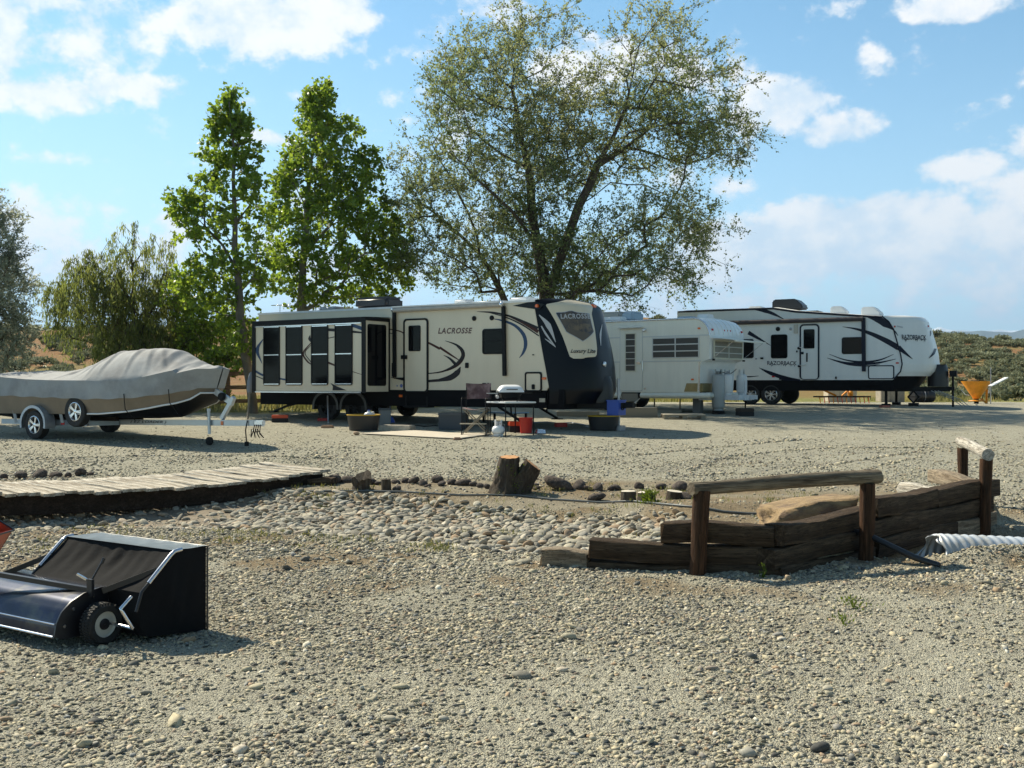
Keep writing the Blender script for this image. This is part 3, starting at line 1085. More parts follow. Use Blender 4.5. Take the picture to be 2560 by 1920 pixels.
def leaf_material(name, c0, c1, trans=.45, rough=.55):
    m = bpy.data.materials.new(name)
    m.use_nodes = True
    nt = m.node_tree
    N, L = nt.nodes, nt.links
    N.clear()
    out = N.new('ShaderNodeOutputMaterial')
    a = N.new('ShaderNodeAttribute')
    a.attribute_name = 'tint'
    r = N.new('ShaderNodeValToRGB')
    e = r.color_ramp.elements
    e[0].color, e[1].color = (*c0, 1), (*c1, 1)
    L.new(a.outputs['Fac'], r.inputs[0])
    b = N.new('ShaderNodeBsdfPrincipled')
    b.inputs['Roughness'].default_value = rough
    b.inputs['Specular IOR Level'].default_value = .35
    L.new(r.outputs[0], b.inputs['Base Color'])
    t = N.new('ShaderNodeBsdfTranslucent')
    hs = N.new('ShaderNodeHueSaturation')
    hs.inputs['Hue'].default_value = .485
    hs.inputs['Saturation'].default_value = 1.1
    hs.inputs['Value'].default_value = 1.3
    L.new(r.outputs[0], hs.inputs['Color'])
    L.new(hs.outputs[0], t.inputs['Color'])
    mx = N.new('ShaderNodeMixShader')
    mx.inputs[0].default_value = trans
    L.new(b.outputs[0], mx.inputs[1])
    L.new(t.outputs[0], mx.inputs[2])
    L.new(mx.outputs[0], out.inputs[0])
    return m
FRESH = leaf_material('fresh_shoot', (.06, .10, .015), (.16, .21, .03))
GRASSM = leaf_material('grass_blade', (.09, .12, .025), (.30, .28, .09), .3)

def leaf_mesh(name, P, size, m, up=None, aspect=.62, seed=1, tint=None, droop=0.0, axis=None):
    """many separate small leaves; P (n,3) centres, size scalar or (n,)"""
    r = np.random.RandomState(seed)
    P = np.asarray([tuple(p) for p in P], float) if not isinstance(P, np.ndarray) else P
    n = len(P)
    size = np.broadcast_to(size, (n,)) * r.uniform(.7, 1.3, n)
    if axis is None:
        ax = r.normal(0, 1, (n, 3))
        ax[:, 2] -= droop
    else:
        ax = axis + r.normal(0, .35, (n, 3))
    ax /= np.linalg.norm(ax, axis=1)[:, None]
    q = r.normal(0, 1, (n, 3))
    if up is not None:
        q = q * .6 + np.array(up)
    sd = np.cross(ax, q)
    sd /= np.linalg.norm(sd, axis=1)[:, None] + 1e-9
    nr = np.cross(sd, ax)
    a, b = ax * size[:, None] * .5, sd * size[:, None] * .5 * aspect
    fold = nr * size[:, None] * .10
    V = np.stack([P - a, P - a * .15 + b + fold, P + a, P - a * .15 - b + fold], 1).reshape(-1, 3)
    Fq = np.arange(4 * n).reshape(n, 4)
    me = fast_mesh(name, V, Fq)
    at_ = me.attributes.new('tint', 'FLOAT', 'FACE')
    tv = r.rand(len(me.polygons)) if tint is None else np.clip(tint + r.uniform(-.18, .18, n), 0, 1)
    if len(tv) == len(me.polygons):
        at_.data.foreach_set('value', tv.astype(np.float32))
    me.materials.append(m)
    return me
def leaf_object(name, P, size, m, parent=None, up=None, **kw):
    return link(name, leaf_mesh(name, P, size, m, up, **kw), parent)
stump_main()

def small_stumps():
    b = gp(903, 1224)
    t = thing('broken_stump', 'jagged broken stump among the dark lava rocks', 'stump', b)
    r = np.random.RandomState(9)
    na, vs, fs = 18, [], []
    hs = [.10 + .13 * max(0, math.sin(2 * PI * k / na * 1.0 + .4)) + .07 * r.rand() for k in range(na)]
    hs[3], hs[4], hs[11], hs[12] = .27, .24, .17, .19
    for k in range(na):
        a = 2 * PI * k / na
        for rad, z in ((.145, -.05), (.12, .06), (.125 + .03 * r.rand(), hs[k])):
            vs.append((rad * math.cos(a), rad * math.sin(a), z))
    for k in range(na):
        for j in range(2):
            a_, b_ = k * 3 + j, ((k + 1) % na) * 3 + j
            fs.append((a_, b_, b_ + 1, a_ + 1))
    c0 = len(vs)
    vs.append((.0, 0, .06))
    for k in range(na):
        fs.append((k * 3 + 2, ((k + 1) % na) * 3 + 2, c0))
    MB().add(vs, fs).build('trunk', BARK, t, 25)
    for px, py, rad, h, lab, m2, tilt in ((966, 1227, .068, .15, 'small upright stub beside the broken stump', BARK, .05), (1571, 1254, .10, .13, 'leftmost of three sawn log rounds with white tops', CUTPALE, .0),
                                  (1617, 1255, .115, .12, 'middle sawn log round half hidden by a yellow green weed', CUTPALE, .05), (1685, 1248, .105, .10, 'right sawn log round leaning against a lava rock', CUTPALE, .12)):
        b = gp(px, py)
        q = thing('log_round' if h < .14 else 'stub', lab, 'stump', b, rnd.uniform(0, 6))
        q.rotation_euler.x = tilt
        MB().lathe([(rad * 1.12, -.06), (rad * 1.02, .03), (rad, h)], n=16, caps=True).build('trunk', BARK, q, 40)
        MB().lathe([(rad * .97, h + .002), (rad * .9, h + .006), (.001, h + .006)], n=16, caps=False).build('saw_cut', m2, q, 20)
small_stumps()
def weed(name, b, n, h, spread, label, m=FRESH, size=.05):
    P, A = [], []
    for k in range(n):
        a, q = NR.uniform(0, 2 * PI), NR.rand() ** .7
        P.append((b.x + spread * q * math.cos(a) * NR.rand(), b.y + spread * q * math.sin(a) * NR.rand(), b.z + h * NR.rand()))
        A.append((math.cos(a) * .5, math.sin(a) * .5, 1))
    t = thing(name, label, 'plant')
    tagged(leaf_object('leaves', np.array(P), size, m, t, axis=np.array(A), aspect=.35, seed=n), kind='stuff')
weed('weed', gp(1622, 1258), 240, .17, .22, 'bright yellow green weed growing between the log rounds')
weed('weed', gp(1908, 1446), 60, .12, .05, 'small green weed at the foot of the tie wall', size=.035)
weed('weed', gp(2135, 1520), 90, .08, .25, 'sparse pale weed in the gravel right of the wall', size=.03)
weed('weed', gp(2105, 1560), 50, .07, .12, 'tiny green weed in open gravel below the pale weed', size=.03)

def lava_rocks():
    names = [(800, 1207, .12), (835, 1207, .26), (873, 1206, .20), (927, 1210, .17), (948, 1212, .12), (990, 1226, .15), (992, 1207, .15), (1013, 1207, .13), (1036, 1208, .20), (1058, 1213, .15), (1068, 1216, .10), (1092, 1207, .20), (1104, 1213, .15), (1130, 1211, .16), (1157, 1212, .21),
             (1182, 1214, .12), (1200, 1217, .12), (1220, 1220, .14), (1330, 1218, .17), (1342, 1223, .11), (1392, 1224, .38), (1446, 1222, .24), (1472, 1226, .13), (1500, 1226, .20), (1493, 1252, .21), (1526, 1225, .14), (1546, 1223, .16), (1598, 1222, .15), (1652, 1222, .17), (1694, 1225, .25), (1716, 1247, .16),
             (8, 1196, .14), (52, 1196, .25), (98, 1194, .26), (138, 1192, .18), (172, 1192, .12), (202, 1188, .24), (225, 1188, .12)]
    ms = [stone_mesh('lava_shape', 200 + k, LAVA, 2, f, .30, l) for k, (f, l) in enumerate(((.72, 1.2), (.8, 1.05), (.6, 1.3), (.95, 1.0)))]
    def size_word(s): return 'big' if s > .22 else 'middling' if s > .15 else 'small'
    words = ['first', 'second', 'third', 'fourth', 'fifth', 'sixth', 'seventh', 'eighth', 'ninth', 'tenth', 'eleventh', 'twelfth', 'thirteenth', 'fourteenth', 'fifteenth', 'sixteenth', 'seventeenth', 'eighteenth', 'nineteenth', 'twentieth']
    cnt = {}
    for k, (px, py, s) in enumerate(names):
        if px < 300: zone = 'beyond the footbridge, counted from the photo edge'
        elif px < 890: zone = 'between footbridge and broken stump'
        elif px < 1260: zone = 'right of the broken stump towards the twin stump'
        elif px < 1560: zone = 'right of the twin stump'
        else: zone = 'around the sawn log rounds'
        i = cnt[zone] = cnt.get(zone, -1) + 1
        b = gp(px, py + 1)
        s *= .88
        o = link('lava_rock', ms[k % 4], None, (b.x, b.y, b.z + s * .22), (rnd.gauss(0, .2), rnd.gauss(0, .2), rnd.uniform(0, 6.3)), (s, s * rnd.uniform(.8, 1.1), s * rnd.uniform(.8, 1.15)))
        tagged(o, '%s %s dark lava rock %s' % (words[i], size_word(s), zone), 'rock', 'lava rocks edging the drive')
lava_rocks()

def boulder():
    r = np.random.RandomState(31)
    bm = bmesh.new()
    bmesh.ops.create_cube(bm, size=1)
    bmesh.ops.subdivide_edges(bm, edges=bm.edges, cuts=5, use_grid_fill=True)
    for v in bm.verts:
        x, y, z = v.co
        q = .16 * math.sin(3 * x + 1) * math.sin(2.4 * y + 2) + .05 * math.sin(9 * x + 4 * z) + .04 * math.sin(8 * y + 7 * z)
        f = 1 + .0 * x
        v.co.z = z * (1 + .32 * x) + (.10 * x) + q * .35 * (z > 0)
        v.co.x = x * (1 - .10 * (z + .5)) + .05 * math.sin(6 * z + 5 * y) + .035 * r.uniform(-1, 1)
        v.co.y = y * (1 - .16 * (z + .5)) + .06 * math.sin(5 * x + 3 * z) + .02 * r.uniform(-1, 1)
    for it in range(1):
        bmesh.ops.smooth_vert(bm, verts=bm.verts, factor=.25, use_axis_x=True, use_axis_y=True, use_axis_z=True)
    me = bpy.data.meshes.new('boulder')
    bm.to_mesh(me)
    bm.free()
    me.shade_smooth()
    me.materials.append(mat('sandstone', (.29, .20, .105), .92, var=.35, vscale=5, bump=1.0, bscale=14, col2=(.17, .115, .075), c2scale=3))
    tagged(link('boulder', me, None, (2.92, 10.45, g(2.92, 10.45) + .115), (0, 0, .18), (.90, .58, .37)), 'wide tan sandstone boulder lying behind the log handrail', 'boulder')
boulder()

def culvert():
    GALV = mat('galvanised_sheet', (.52, .56, .60), .45, metal=.35, var=.12, vscale=7, col2=(.40, .40, .38), c2scale=5)
    t = thing('culvert_pipe', 'whitish corrugated culvert pipe half buried in gravel below the tie wall', 'pipe', (3.71, 9.72, .035), .17)
    mb = MB()
    n, L = 30, 3.0
    nu = int(L / .0116)
    vs, fs = [], []
    r = np.random.RandomState(2)
    for i in range(nu + 1):
        x = i * .0116
        for k in range(n):
            a = 2 * PI * k / n
            xx = x + (.11 * (1 + math.sin(a)) * math.exp(-x * 7) + .03 * math.sin(a * 2 + 1) * math.exp(-x * 9) + .05 * math.sin(5 * a) * math.exp(-x * 14))
            rad = .198 + .008 * math.sin(2 * PI * x / .093)
            if x < .16:
                rad *= 1 - .10 * (1 - x / .16) * max(0, math.sin(a))
            vs.append((xx, rad * math.cos(a), rad * math.sin(a) - .035 * x - .018 * x * x - .01))
    for i in range(nu):
        for k in range(n):
            a, b = i * n + k, i * n + (k + 1) % n
            fs.append((a, b, b + n, a + n))
    mb.add(vs, fs).build('corrugated_sheet', GALV, t, 80)
culvert()
BLACKP = mat('black_plastic', (.018, .018, .02), .45)
tagged(MB().tube([(3.05, 10.0, .26), (3.25, 9.62, .22), (3.55, 9.35, .07), (3.72, 9.22, g(3.72, 9.22) + .02)], .028, 10).build('drain_pipe', BLACKP, None, 60), 'black drain pipe sloping from the tie wall to the gravel', 'pipe')
def hose():
    pts = [gp(*p) for p in ((690, 1232), (760, 1231), (840, 1231), (920, 1232), (1000, 1234), (1080, 1238), (1150, 1241), (1230, 1241), (1300, 1242), (1380, 1251), (1440, 1256), (1500, 1259), (1580, 1256), (1640, 1262), (1700, 1270), (1760, 1278), (1810, 1285), (1870, 1288), (1925, 1288))]
    pts = [p + Vector((0, 0, .016)) for p in pts]
    tagged(MB().tube(pts, .013, 7).build('irrigation_hose', mat('hose_grey', (.09, .10, .10), .5), None, 70), 'thin dark irrigation hose running along the top of the cobbles', 'hose')
hose()

# grass wisps in the creek, on the berm and in the gravel
def wisps():
    P = []
    for k in range(900):
        x = NR.uniform(-5, 4.5)
        y = NR.uniform(10.0, 15.4)
        w = float(wob(x, y, 2.3, 31))
        if w < .25 and NR.rand() < .85:
            continue
        if float(creek(x, y)) > .7 and NR.rand() < .85:
            continue
        if x > 1 and y < 9.5 + max(0, (x - 2)):
            continue
        for j in range(14):
            P.append((x + NR.normal(0, .05), y + NR.normal(0, .05), g(x, y) + .015 + .035 * NR.rand()))
    P = np.array(P)
    A = np.tile((0, 0, 1.0), (len(P), 1))
    o = leaf_object('dry_grass', P, .055, GRASSM, None, axis=A, aspect=.14, seed=5)
    tagged(o, kind='stuff')
wisps()
def loose_stones():
    spots = [(1424, 1598, .085), (1405, 1678, .06), (1305, 1695, .09), (1000, 1720, .055), (690, 1613, .05), (640, 1720, .055), (2050, 1876, .085), (1780, 1675, .05), (1820, 1682, .045), (1812, 1603, .065), (1945, 1590, .055), (2200, 1755, .04), (2070, 1725, .05), (1310, 1410, .10), (1415, 1412, .09), (1395, 1403, .08), (1438, 1420, .07), (975, 1802, .06), (1110, 1800, .05), (365, 1735, .05)]
    ms = [stone_mesh('loose_stone', 300 + k, PEB if k else COB, 2, f, .14, l) for k, (f, l) in enumerate(((.55, 1.3), (.5, 1.5), (.7, 1.15)))]
    spots.sort()
    ordn = ['first', 'second', 'third', 'fourth', 'fifth', 'sixth', 'seventh', 'eighth', 'ninth', 'tenth', 'eleventh', 'twelfth', 'thirteenth', 'fourteenth', 'fifteenth', 'sixteenth', 'seventeenth', 'eighteenth', 'nineteenth', 'twentieth']
    for k, (px, py, s) in enumerate(spots):
        b = gp(px, py)
        o = link('stone', ms[k % 3], None, (b.x, b.y, b.z + s * .14), (rnd.gauss(0, .15), rnd.gauss(0, .15), rnd.uniform(-.6, .6)), (s, s, s))
        tagged(o, '%s %s river stone in the open gravel, counted from the sweeper side' % (ordn[k], 'big' if s > .07 else 'middling' if s > .05 else 'small'), 'stone', 'larger stones lying in the gravel')
loose_stones()

# ------------------------------------------------------------------ the lawn sweeper
def sweeper():
    STEEL = mat('dark_blue_steel', (.022, .024, .042), .2, metal=.8, var=.25, vscale=6, col2=(.06, .058, .055), c2scale=5)
    BLK = mat('black_paint', (.014, .014, .018), .35)
    CLOTH = mat('black_fabric', (.010, .010, .011), .9, bump=.35, bscale=9, spec=.12)
    TOP = mat('grey_vinyl', (.10, .125, .14), .42, var=.25, vscale=9, bump=.2, bscale=20)
    CHR = mat('zinc_tube', (.62, .62, .66), .22, metal=1)
    RUB = mat('tyre_rubber', (.02, .02, .02), .8, bump=.5, bscale=60)
    HUB = mat('cream_hub', (.52, .51, .46), .5)
    t = thing('lawn_sweeper', 'tow-behind lawn sweeper with black cloth hopper and steel drum hood', 'lawn sweeper', (-2.56, 6.55, g(-2.56, 6.55)), math.radians(-33.4))
    wheel = MB()
    wheel.lathe([(.085, -.045), (.118, -.048), (.134, -.034), (.1375, -.012), (.1375, .012), (.134, .034), (.118, .048), (.085, .045)], n=36, axis='x', caps=False)
    for k in range(40):
        a = 2 * PI * k / 40
        for x in (-.028, .0, .028):
            aa = a + (.08 if x == 0 else 0)
            M = Matrix.Rotation(aa, 4, 'X')
            wheel.box(x - .011, -.006, .130, x + .011, .006, .1415, M)
    hub = MB().lathe([(.001, .030), (.036, .030), (.040, .022), (.078, .018), (.088, .030), (.088, -.03), (.001, -.03)], n=28, axis='x', caps=False)
    cap = MB().lathe([(.001, .034), (.036, .034), (.038, .028)], n=20, axis='x', caps=False)
    for x in (.04, -1.12):
        ty = wheel.build('wheel', RUB, t, 40)
        ty.location = (x, 0, .1385 * .93)
        ty.scale = (1, .93, .93)
        hub.build('hub', HUB, ty, 30)
        cap.build('hub_cap', BLK, ty, 30)
    # curved hood over the brush drum
    prof = [(.25, .315), (.16, .335), (.05, .335), (-.06, .318), (-.15, .28), (-.215, .225), (-.25, .16), (-.262, .085)]
    def hood(u, v):
        q = v * (len(prof) - 1)
        i = min(int(q), len(prof) - 2)
        f = q - i
        return Vector((-1.06 + 1.0 * u, prof[i][0] * (1 - f) + prof[i + 1][0] * f, prof[i][1] * (1 - f) + prof[i + 1][1] * f))
    MB().grid(hood, 2, 21).build('drum_hood', STEEL, t, 80)
    MB().tube([(-1.06, -.262, .085), (-.06, -.262, .085)], .008, 8).build('hood_lip', CHR, t)
    MB().tube([(-1.06, .25, .318), (-.06, .25, .318)], .010, 8).build('hood_edge', BLK, t)
    MB().tube([(-1.06, -.253, .158), (-.06, -.253, .158)], .005, 6).build('hood_seam', CHR, t)
    plate = [(y, z) for y, z in prof] + [(-.2, .06), (.2, .06), (.26, .2)]
    for x in (-.06, -1.07):
        MB().poly(plate, lambda a, b, d, x=x: Vector((x + d, a, b)), .012).build('end_plate', BLK, t)
    br = MB().lathe([(.045, -1.04), (.045, -.08)], n=10, axis='x')
    for k in range(6):
        a = 2 * PI * k / 6
        for j in range(24):
            x = -1.02 + j * .04
            br.bar((x, .045 * math.cos(a), .045 * math.sin(a)), (x, .135 * math.cos(a + .2), .135 * math.sin(a + .2)), .03, .008)
    b = br.build('brush_drum', BLK, t)
    b.location = (0, 0, .165)
    # cloth hopper: a sagging bag with a stiff vinyl top
    side = [(.147, .05), (.606, .0), (.606, .546), (.358, .552), (.092, .33), (.10, .2)]
    X0, X1 = -.83, .28
    mb = MB()
    bl = MB()
    for y, z in ((.16, .29), (.0, .29), (-.14, .235), (-.2, .14), (.2, .2)):
        bl.cyl((-.06, y, z), (-.038, y, z), .011, n=6)
    tagged(bl.build('bolts', CHR, t), kind='stuff')
    tp, bt = [(.092, .33), (.358, .552), (.606, .546)], [(.092, .12), (.147, .05), (.606, .0)]
    for x, sg in ((X0, -1), (X1, 1)):
        def flank(u, v, x=x, sg=sg):
            y = .096 + .51 * u
            z0_, z1_ = float(np.interp(y, *zip(*bt))), float(np.interp(y, *zip(*tp)))
            e = math.sin(PI * u) * math.sin(PI * v)
            return Vector((x + sg * e * (.016 + .007 * math.sin(u * 13 + v * 4) + .005 * math.sin(u * 29 - 7 * v)), y, z0_ + (z1_ - z0_) * v))
        mb.grid(flank, 30, 20)
    def strip(p, q, sag):
        def fn(u, v):
            fold = sag * math.sin(PI * u) * math.sin(PI * v) + (.012 * math.sin(u * 31 + 5 * v) * math.exp(-((u - .5) / .13) ** 2) + .005 * math.sin(u * 57)) * math.sin(PI * v) * (sag > 0)
            return Vector((X0 + (X1 - X0) * u, p[0] + (q[0] - p[0]) * v + fold, p[1] + (q[1] - p[1]) * v))
        mb.grid(fn, 60, 10)
    strip(side[1], side[2], .0)
    strip(side[3], side[4], .05)
    strip(side[4], side[5], .02)
    strip(side[5], side[0], 0)
    strip(side[0], side[1], 0)
    mb.build('hopper_bag', CLOTH, t, 50)
    MB().grid(lambda u, v: Vector((X0 - .006 + (X1 - X0 + .012) * u, .345 + .27 * v, .556 - .004 * v - .012 * math.sin(PI * u) * math.sin(PI * v) + .002 * math.sin(u * 40) * math.sin(v * 9))), 40, 8).build('hopper_top', TOP, t, 60)
    MB().tube([(X1 + .006, .612, .0), (X1 + .006, .612, .548), (X0 - .006, .612, .548), (X0 - .006, .612, .0)], .007, 8).build('rear_frame', BLK, t)
    for x in (X0 - .012, X1 + .012):
        MB().tube([(x, .40, .556), (x, .345, .55), (x, .315, .53), (x, .21, .435), (x, .15, .38)], .0135, 10).build('hopper_tube', CHR, t, 60)
        MB().tube([(x, .15, .38), (x, .10, .335), (x, .06, .22)], .010, 8).build('lower_tube', BLK, t, 60)
    MB().bar((X1 - .02, .235, .445), (-.02, .05, .315), .016, .034).build('lift_arm', BLK, t)
    MB().bar((X0 + .0, .235, .445), (-1.06, .02, .32), .016, .034).build('lift_arm', BLK, t)
    MB().bar((-.05, -.02, .33), (-1.2, -.25, .40), .03, .03).build('drawbar', BLK, t)
    MB().bar((-1.06, -.02, .33), (-1.35, -.30, .40), .03, .03).build('drawbar', BLK, t)
    MB().tube([(X1 + .02, .02, .32), (X1 + .025, -.06, .26), (X1 + .03, -.05, .24), (X1 + .03, .02, .13)], .011, 8).build('hopper_bracket', CHR, t, 60)
    MB().tube([(.10, .02, .135), (X1 + .03, .02, .13)], .010, 8).build('axle_stub', CHR, t)
    lv = MB().bar((-.03, -.03, .30), (-.03, -.03, .40), .02, .05)
    lv.tube([(-.03, -.03, .38), (.0, .03, .50)], .006, 8)
    l = lv.build('height_lever', BLK, t)
    MB().tube([(-.0, .028, .49), (.006, .04, .525)], .010, 8).build('grip', BLK, l)
    MB().bar((-.04, -.05, .40), (-.085, -.085, .435), .022, .012).build('adjusting_handle', CHR, t)
sweeper()

def red_cart():
    RED = mat('red_paint', (.42, .055, .018), .45, var=.3, vscale=5, col2=(.22, .05, .025), c2scale=6)
    cx, cy, cz = -4.10, 8.1, .40
    t = thing('garden_cart', 'tipped red steel garden cart at the photo edge behind the sweeper', 'cart', (cx, cy, cz), rot=(0, math.radians(-32) * -1, 0))
    def panel(nm, x0, y0, z0, x1, y1, z1):
        MB().box(x0, y0, z0, x1, y1, z1).build(nm, RED, t, 30, .006, 2)
    panel('tray_side', -1.0, 0, -.34, 0, .015, 0)
    panel('tray_side', -1.0, .60, -.34, 0, .615, 0)
    panel('tray_end', -.015, .017, -.34, 0, .598, 0)
    panel('tray_end', -1.0, .017, -.34, -.985, .598, 0)
    panel('tray_floor', -.983, .017, -.34, -.017, .598, -.325)
    MB().tube([(-1.0, -.008, 0), (0.006, -.008, 0), (0.006, .62, 0), (-1.0, .62, 0)], .010, 8).build('tray_rim', mat('black_paint'), t)
    MB().tube([(0.006, -.008, -.34), (0.006, -.008, 0)], .012, 8).build('corner_edge', mat('black_paint'), t)
    for y in (-.05, .66):
        w = MB().lathe([(.06, -.04), (.15, -.045), (.165, -.02), (.165, .02), (.15, .045), (.06, .04)], n=24, axis='y').build('wheel', mat('tyre_rubber'), t, 40)
        w.location = (-.62, y, -.40)
    MB().tube([(-1.0, .3, -.2), (-1.6, .3, .0)], .015, 8).build('tow_handle', mat('black_paint'), t)
red_cart()
# ------------------------------------------------------------------ shared trailer pieces
CREAM = mat('cream_fibreglass', (.66, .575, .43), .38, var=.035, vscale=1.2, coat=.15, stretch=(3, 3, .4))
WHITE = mat('white_fibreglass', (.73, .73, .71), .38, var=.035, vscale=1.2, coat=.15, stretch=(3, 3, .4))
ALUW = mat('white_aluminium', (.73, .72, .63), .38, var=.05, vscale=1.5, bump=.06, bscale=5, coat=.15, stretch=(3, 3, .5))
ROOFW = mat('roof_membrane', (.74, .74, .72), .6, var=.12, vscale=4)
NAVY = mat('navy_gelcoat', (.0035, .004, .007), .3, coat=.04, spec=.18)
BLACK = mat('black_trim', (.008, .008, .009), .5, spec=.18)
UNDER = mat('underbelly_black', (.007, .007, .008), .8, spec=.12)
GLASS = mat('dark_glass', (.003, .003, .004), .08, spec=.13)
SILVER = mat('bright_metal', (.70, .70, .72), .25, metal=.9)
GREYM = mat('grey_metal', (.34, .35, .37), .4, metal=.6, var=.1)
DECAL_D = mat('charcoal_decal', (.022, .019, .022), .4, spec=.2)
DECAL_B = mat('blue_decal', (.035, .065, .13), .4, spec=.2)
DECAL_R = mat('brown_decal', (.065, .022, .016), .4, spec=.2)
DECAL_N = mat('navy_decal', (.008, .011, .026), .4, spec=.2)
DECAL_G = mat('grey_decal', (.45, .45, .46), .35)
AMBER = mat('amber_lens', (.75, .14, .015), .25, coat=.5)
REDL = mat('red_lens', (.50, .02, .02), .25, coat=.5)
RUBBER = mat('tyre_rubber')
WHITEP = mat('white_plastic', (.74, .75, .76), .4)
BLACKPL = mat('black_plastic')

def side_fn(y):
    return lambda a, b, d=0: Vector((a, y - d, b))
def bez(pts, n=24):
    """smooth line through the given control points (Catmull-Rom)"""
    P = [Vector(p) for p in pts]
    if len(P) == 2:
        return [P[0].lerp(P[1], i / n) for i in range(n + 1)]
    P = [P[0] * 2 - P[1]] + P + [P[-1] * 2 - P[-2]]
    out = []
    seg = len(P) - 3
    per = max(2, n // seg)
    for k in range(seg):
        a, b, c, d = P[k:k + 4]
        for i in range(per):
            t = i / per
            out.append(.5 * ((2 * b) + (c - a) * t + (2 * a - 5 * b + 4 * c - d) * t * t + (3 * b - a - 3 * c + d) * t ** 3))
    out.append(P[-2])
    return out
def swoosh(pts, ws, fn, n=24):
    """a decal stripe that swells and tapers; pts and widths in photo pixels; fn(px, py) places it on its panel"""
    line = bez(pts, n)
    m = len(line) - 1
    vs, fs = [], []
    for i, p in enumerate(line):
        d = line[min(i + 1, m)] - line[max(i - 1, 0)]
        nr = Vector((-d.y, d.x)).normalized()
        q = i / m * (len(ws) - 1)
        j = min(int(q), len(ws) - 2)
        w = ws[j] + (ws[j + 1] - ws[j]) * (q - j)
        vs += [fn(*(p + nr * w / 2)), fn(*(p - nr * w / 2))]
    for i in range(m):
        fs.append((2 * i, 2 * i + 1, 2 * i + 3, 2 * i + 2))
    return MB().add(vs, fs)
def win(parent, name, rect, r, fw, y, th=.022, mf=None, mg=None, bars=(), barm=None, vbars=(), bw=.012):
    """framed window on a side plane: frame > glass, bars"""
    x0, z0, x1, z1 = min(rect[0], rect[2]), min(rect[1], rect[3]), max(rect[0], rect[2]), max(rect[1], rect[3])
    fn = side_fn(y)
    o = MB().ring(rrect(x0, z0, x1, z1, r), rrect(x0 + fw, z0 + fw, x1 - fw, z1 - fw, max(.005, r - fw)), fn, th).build(name, mf or BLACK, parent, 30)
    MB().poly(rrect(x0 + fw * .5, z0 + fw * .5, x1 - fw * .5, z1 - fw * .5, max(.005, r - fw)), side_fn(y - .002), .008).build('pane', mg or GLASS, o, 30)
    for z in bars:
        MB().box(x0 + fw, y - th - .004, z - bw, x1 - fw, y - .004, z + bw).build('bar', barm or SILVER, o, 30)
    for x in vbars:
        MB().box(x - bw, y - th - .002, z0 + fw, x + bw, y - .004, z1 - fw).build('bar', barm or SILVER, o, 30)
    return o
WHEEL_CACHE = {}
def road_wheel(parent, x, y, z, R=.345, w=.21, spokes=5, rimr=.6, side=-1, dark=False):
    key = (R, w, spokes, dark)
    if key not in WHEEL_CACHE:
        ri = R * rimr
        ty = MB().lathe([(ri, -w * .42), (R * .86, -w * .5), (R * .965, -w * .44), (R, -w * .3), (R, w * .3), (R * .965, w * .44), (R * .86, w * .5), (ri, w * .42)], n=40, axis='y', caps=False)
        ty.lathe([(ri * 1.01, -w * .08), (.001, -w * .08)], n=40, axis='y', caps=False)
        rim = MB().lathe([(ri * 1.02, w * .42), (ri * 1.02, -w * .43), (ri * .96, -w * .45), (ri * .90, -w * .38), (ri * .86, -w * .1)], n=36, axis='y', caps=False)
        for k in range(spokes):
            a = 2 * PI * k / spokes
            c, s_ = math.cos(a), math.sin(a)
            for off in (-.09, .09):
                rim.bar((c * ri * .2 - s_ * ri * off * .5, -w * .33, s_ * ri * .2 + c * ri * off * .5), (c * ri * .93 - s_ * ri * off, -w * .36, s_ * ri * .93 + c * ri * off), ri * .12, .02, (0, 1, 0))
        rim.lathe([(ri * .26, -w * .2), (ri * .26, -w * .36), (ri * .18, -w * .40), (.001, -w * .40)], n=16, axis='y', caps=False)
        WHEEL_CACHE[key] = (ty.mesh('tyre', RUBBER, 40), rim.mesh('rim', BLACK if dark else SILVER, 40))
    a, b = WHEEL_CACHE[key]
    t = link('wheel', a, parent, (x, y, z), (0, 0, 0 if side < 0 else PI))
    link('rim', b, t)
    return t
def invert(surf, fr, nu=90, nv=90):
    """(u, v) on a curved panel seen at a photo pixel"""
    U, Vv = np.meshgrid(np.linspace(0, 1, nu), np.linspace(0, 1, nv), indexing='ij')
    px, py = np.zeros(U.shape), np.zeros(U.shape)
    for i in range(nu):
        for j in range(nv):
            p = surf(U[i, j], Vv[i, j])
            w = fr.world(p.x, p.y, p.z)
            px[i, j], py[i, j] = 1280 + F * w.x / w.y, HY - F * (w.z - H) / w.y
    gx = np.gradient(px, U[1, 0] - U[0, 0], axis=0), np.gradient(px, Vv[0, 1] - Vv[0, 0], axis=1)
    gy = np.gradient(py, U[1, 0] - U[0, 0], axis=0), np.gradient(py, Vv[0, 1] - Vv[0, 0], axis=1)
    det = gx[0] * gy[1] - gx[1] * gy[0]
    hidden = np.where(det * np.median(np.sign(det[nu // 4:nu // 2])) > 0, 0, 1e9)
    def f(a, b):
        k = np.unravel_index(np.argmin((px - a) ** 2 + (py - b) ** 2 + hidden), px.shape)
        J = np.array([[gx[0][k], gx[1][k]], [gy[0][k], gy[1][k]]])
        d = np.linalg.lstsq(J, np.array([a - px[k], b - py[k]]), rcond=None)[0]
        return U[k] + float(np.clip(d[0], -.02, .02)), Vv[k] + float(np.clip(d[1], -.02, .02))
    return f
def proud(surf, u, v, d, e=1e-3):
    """a point lifted d off a curved panel, away from the trailer"""
    p = surf(u, v)
    nr = (surf(u + e, v) - p).cross(surf(u, v + e) - p)
    if nr.x < 0:
        nr = -nr
    return p + nr.normalized() * d
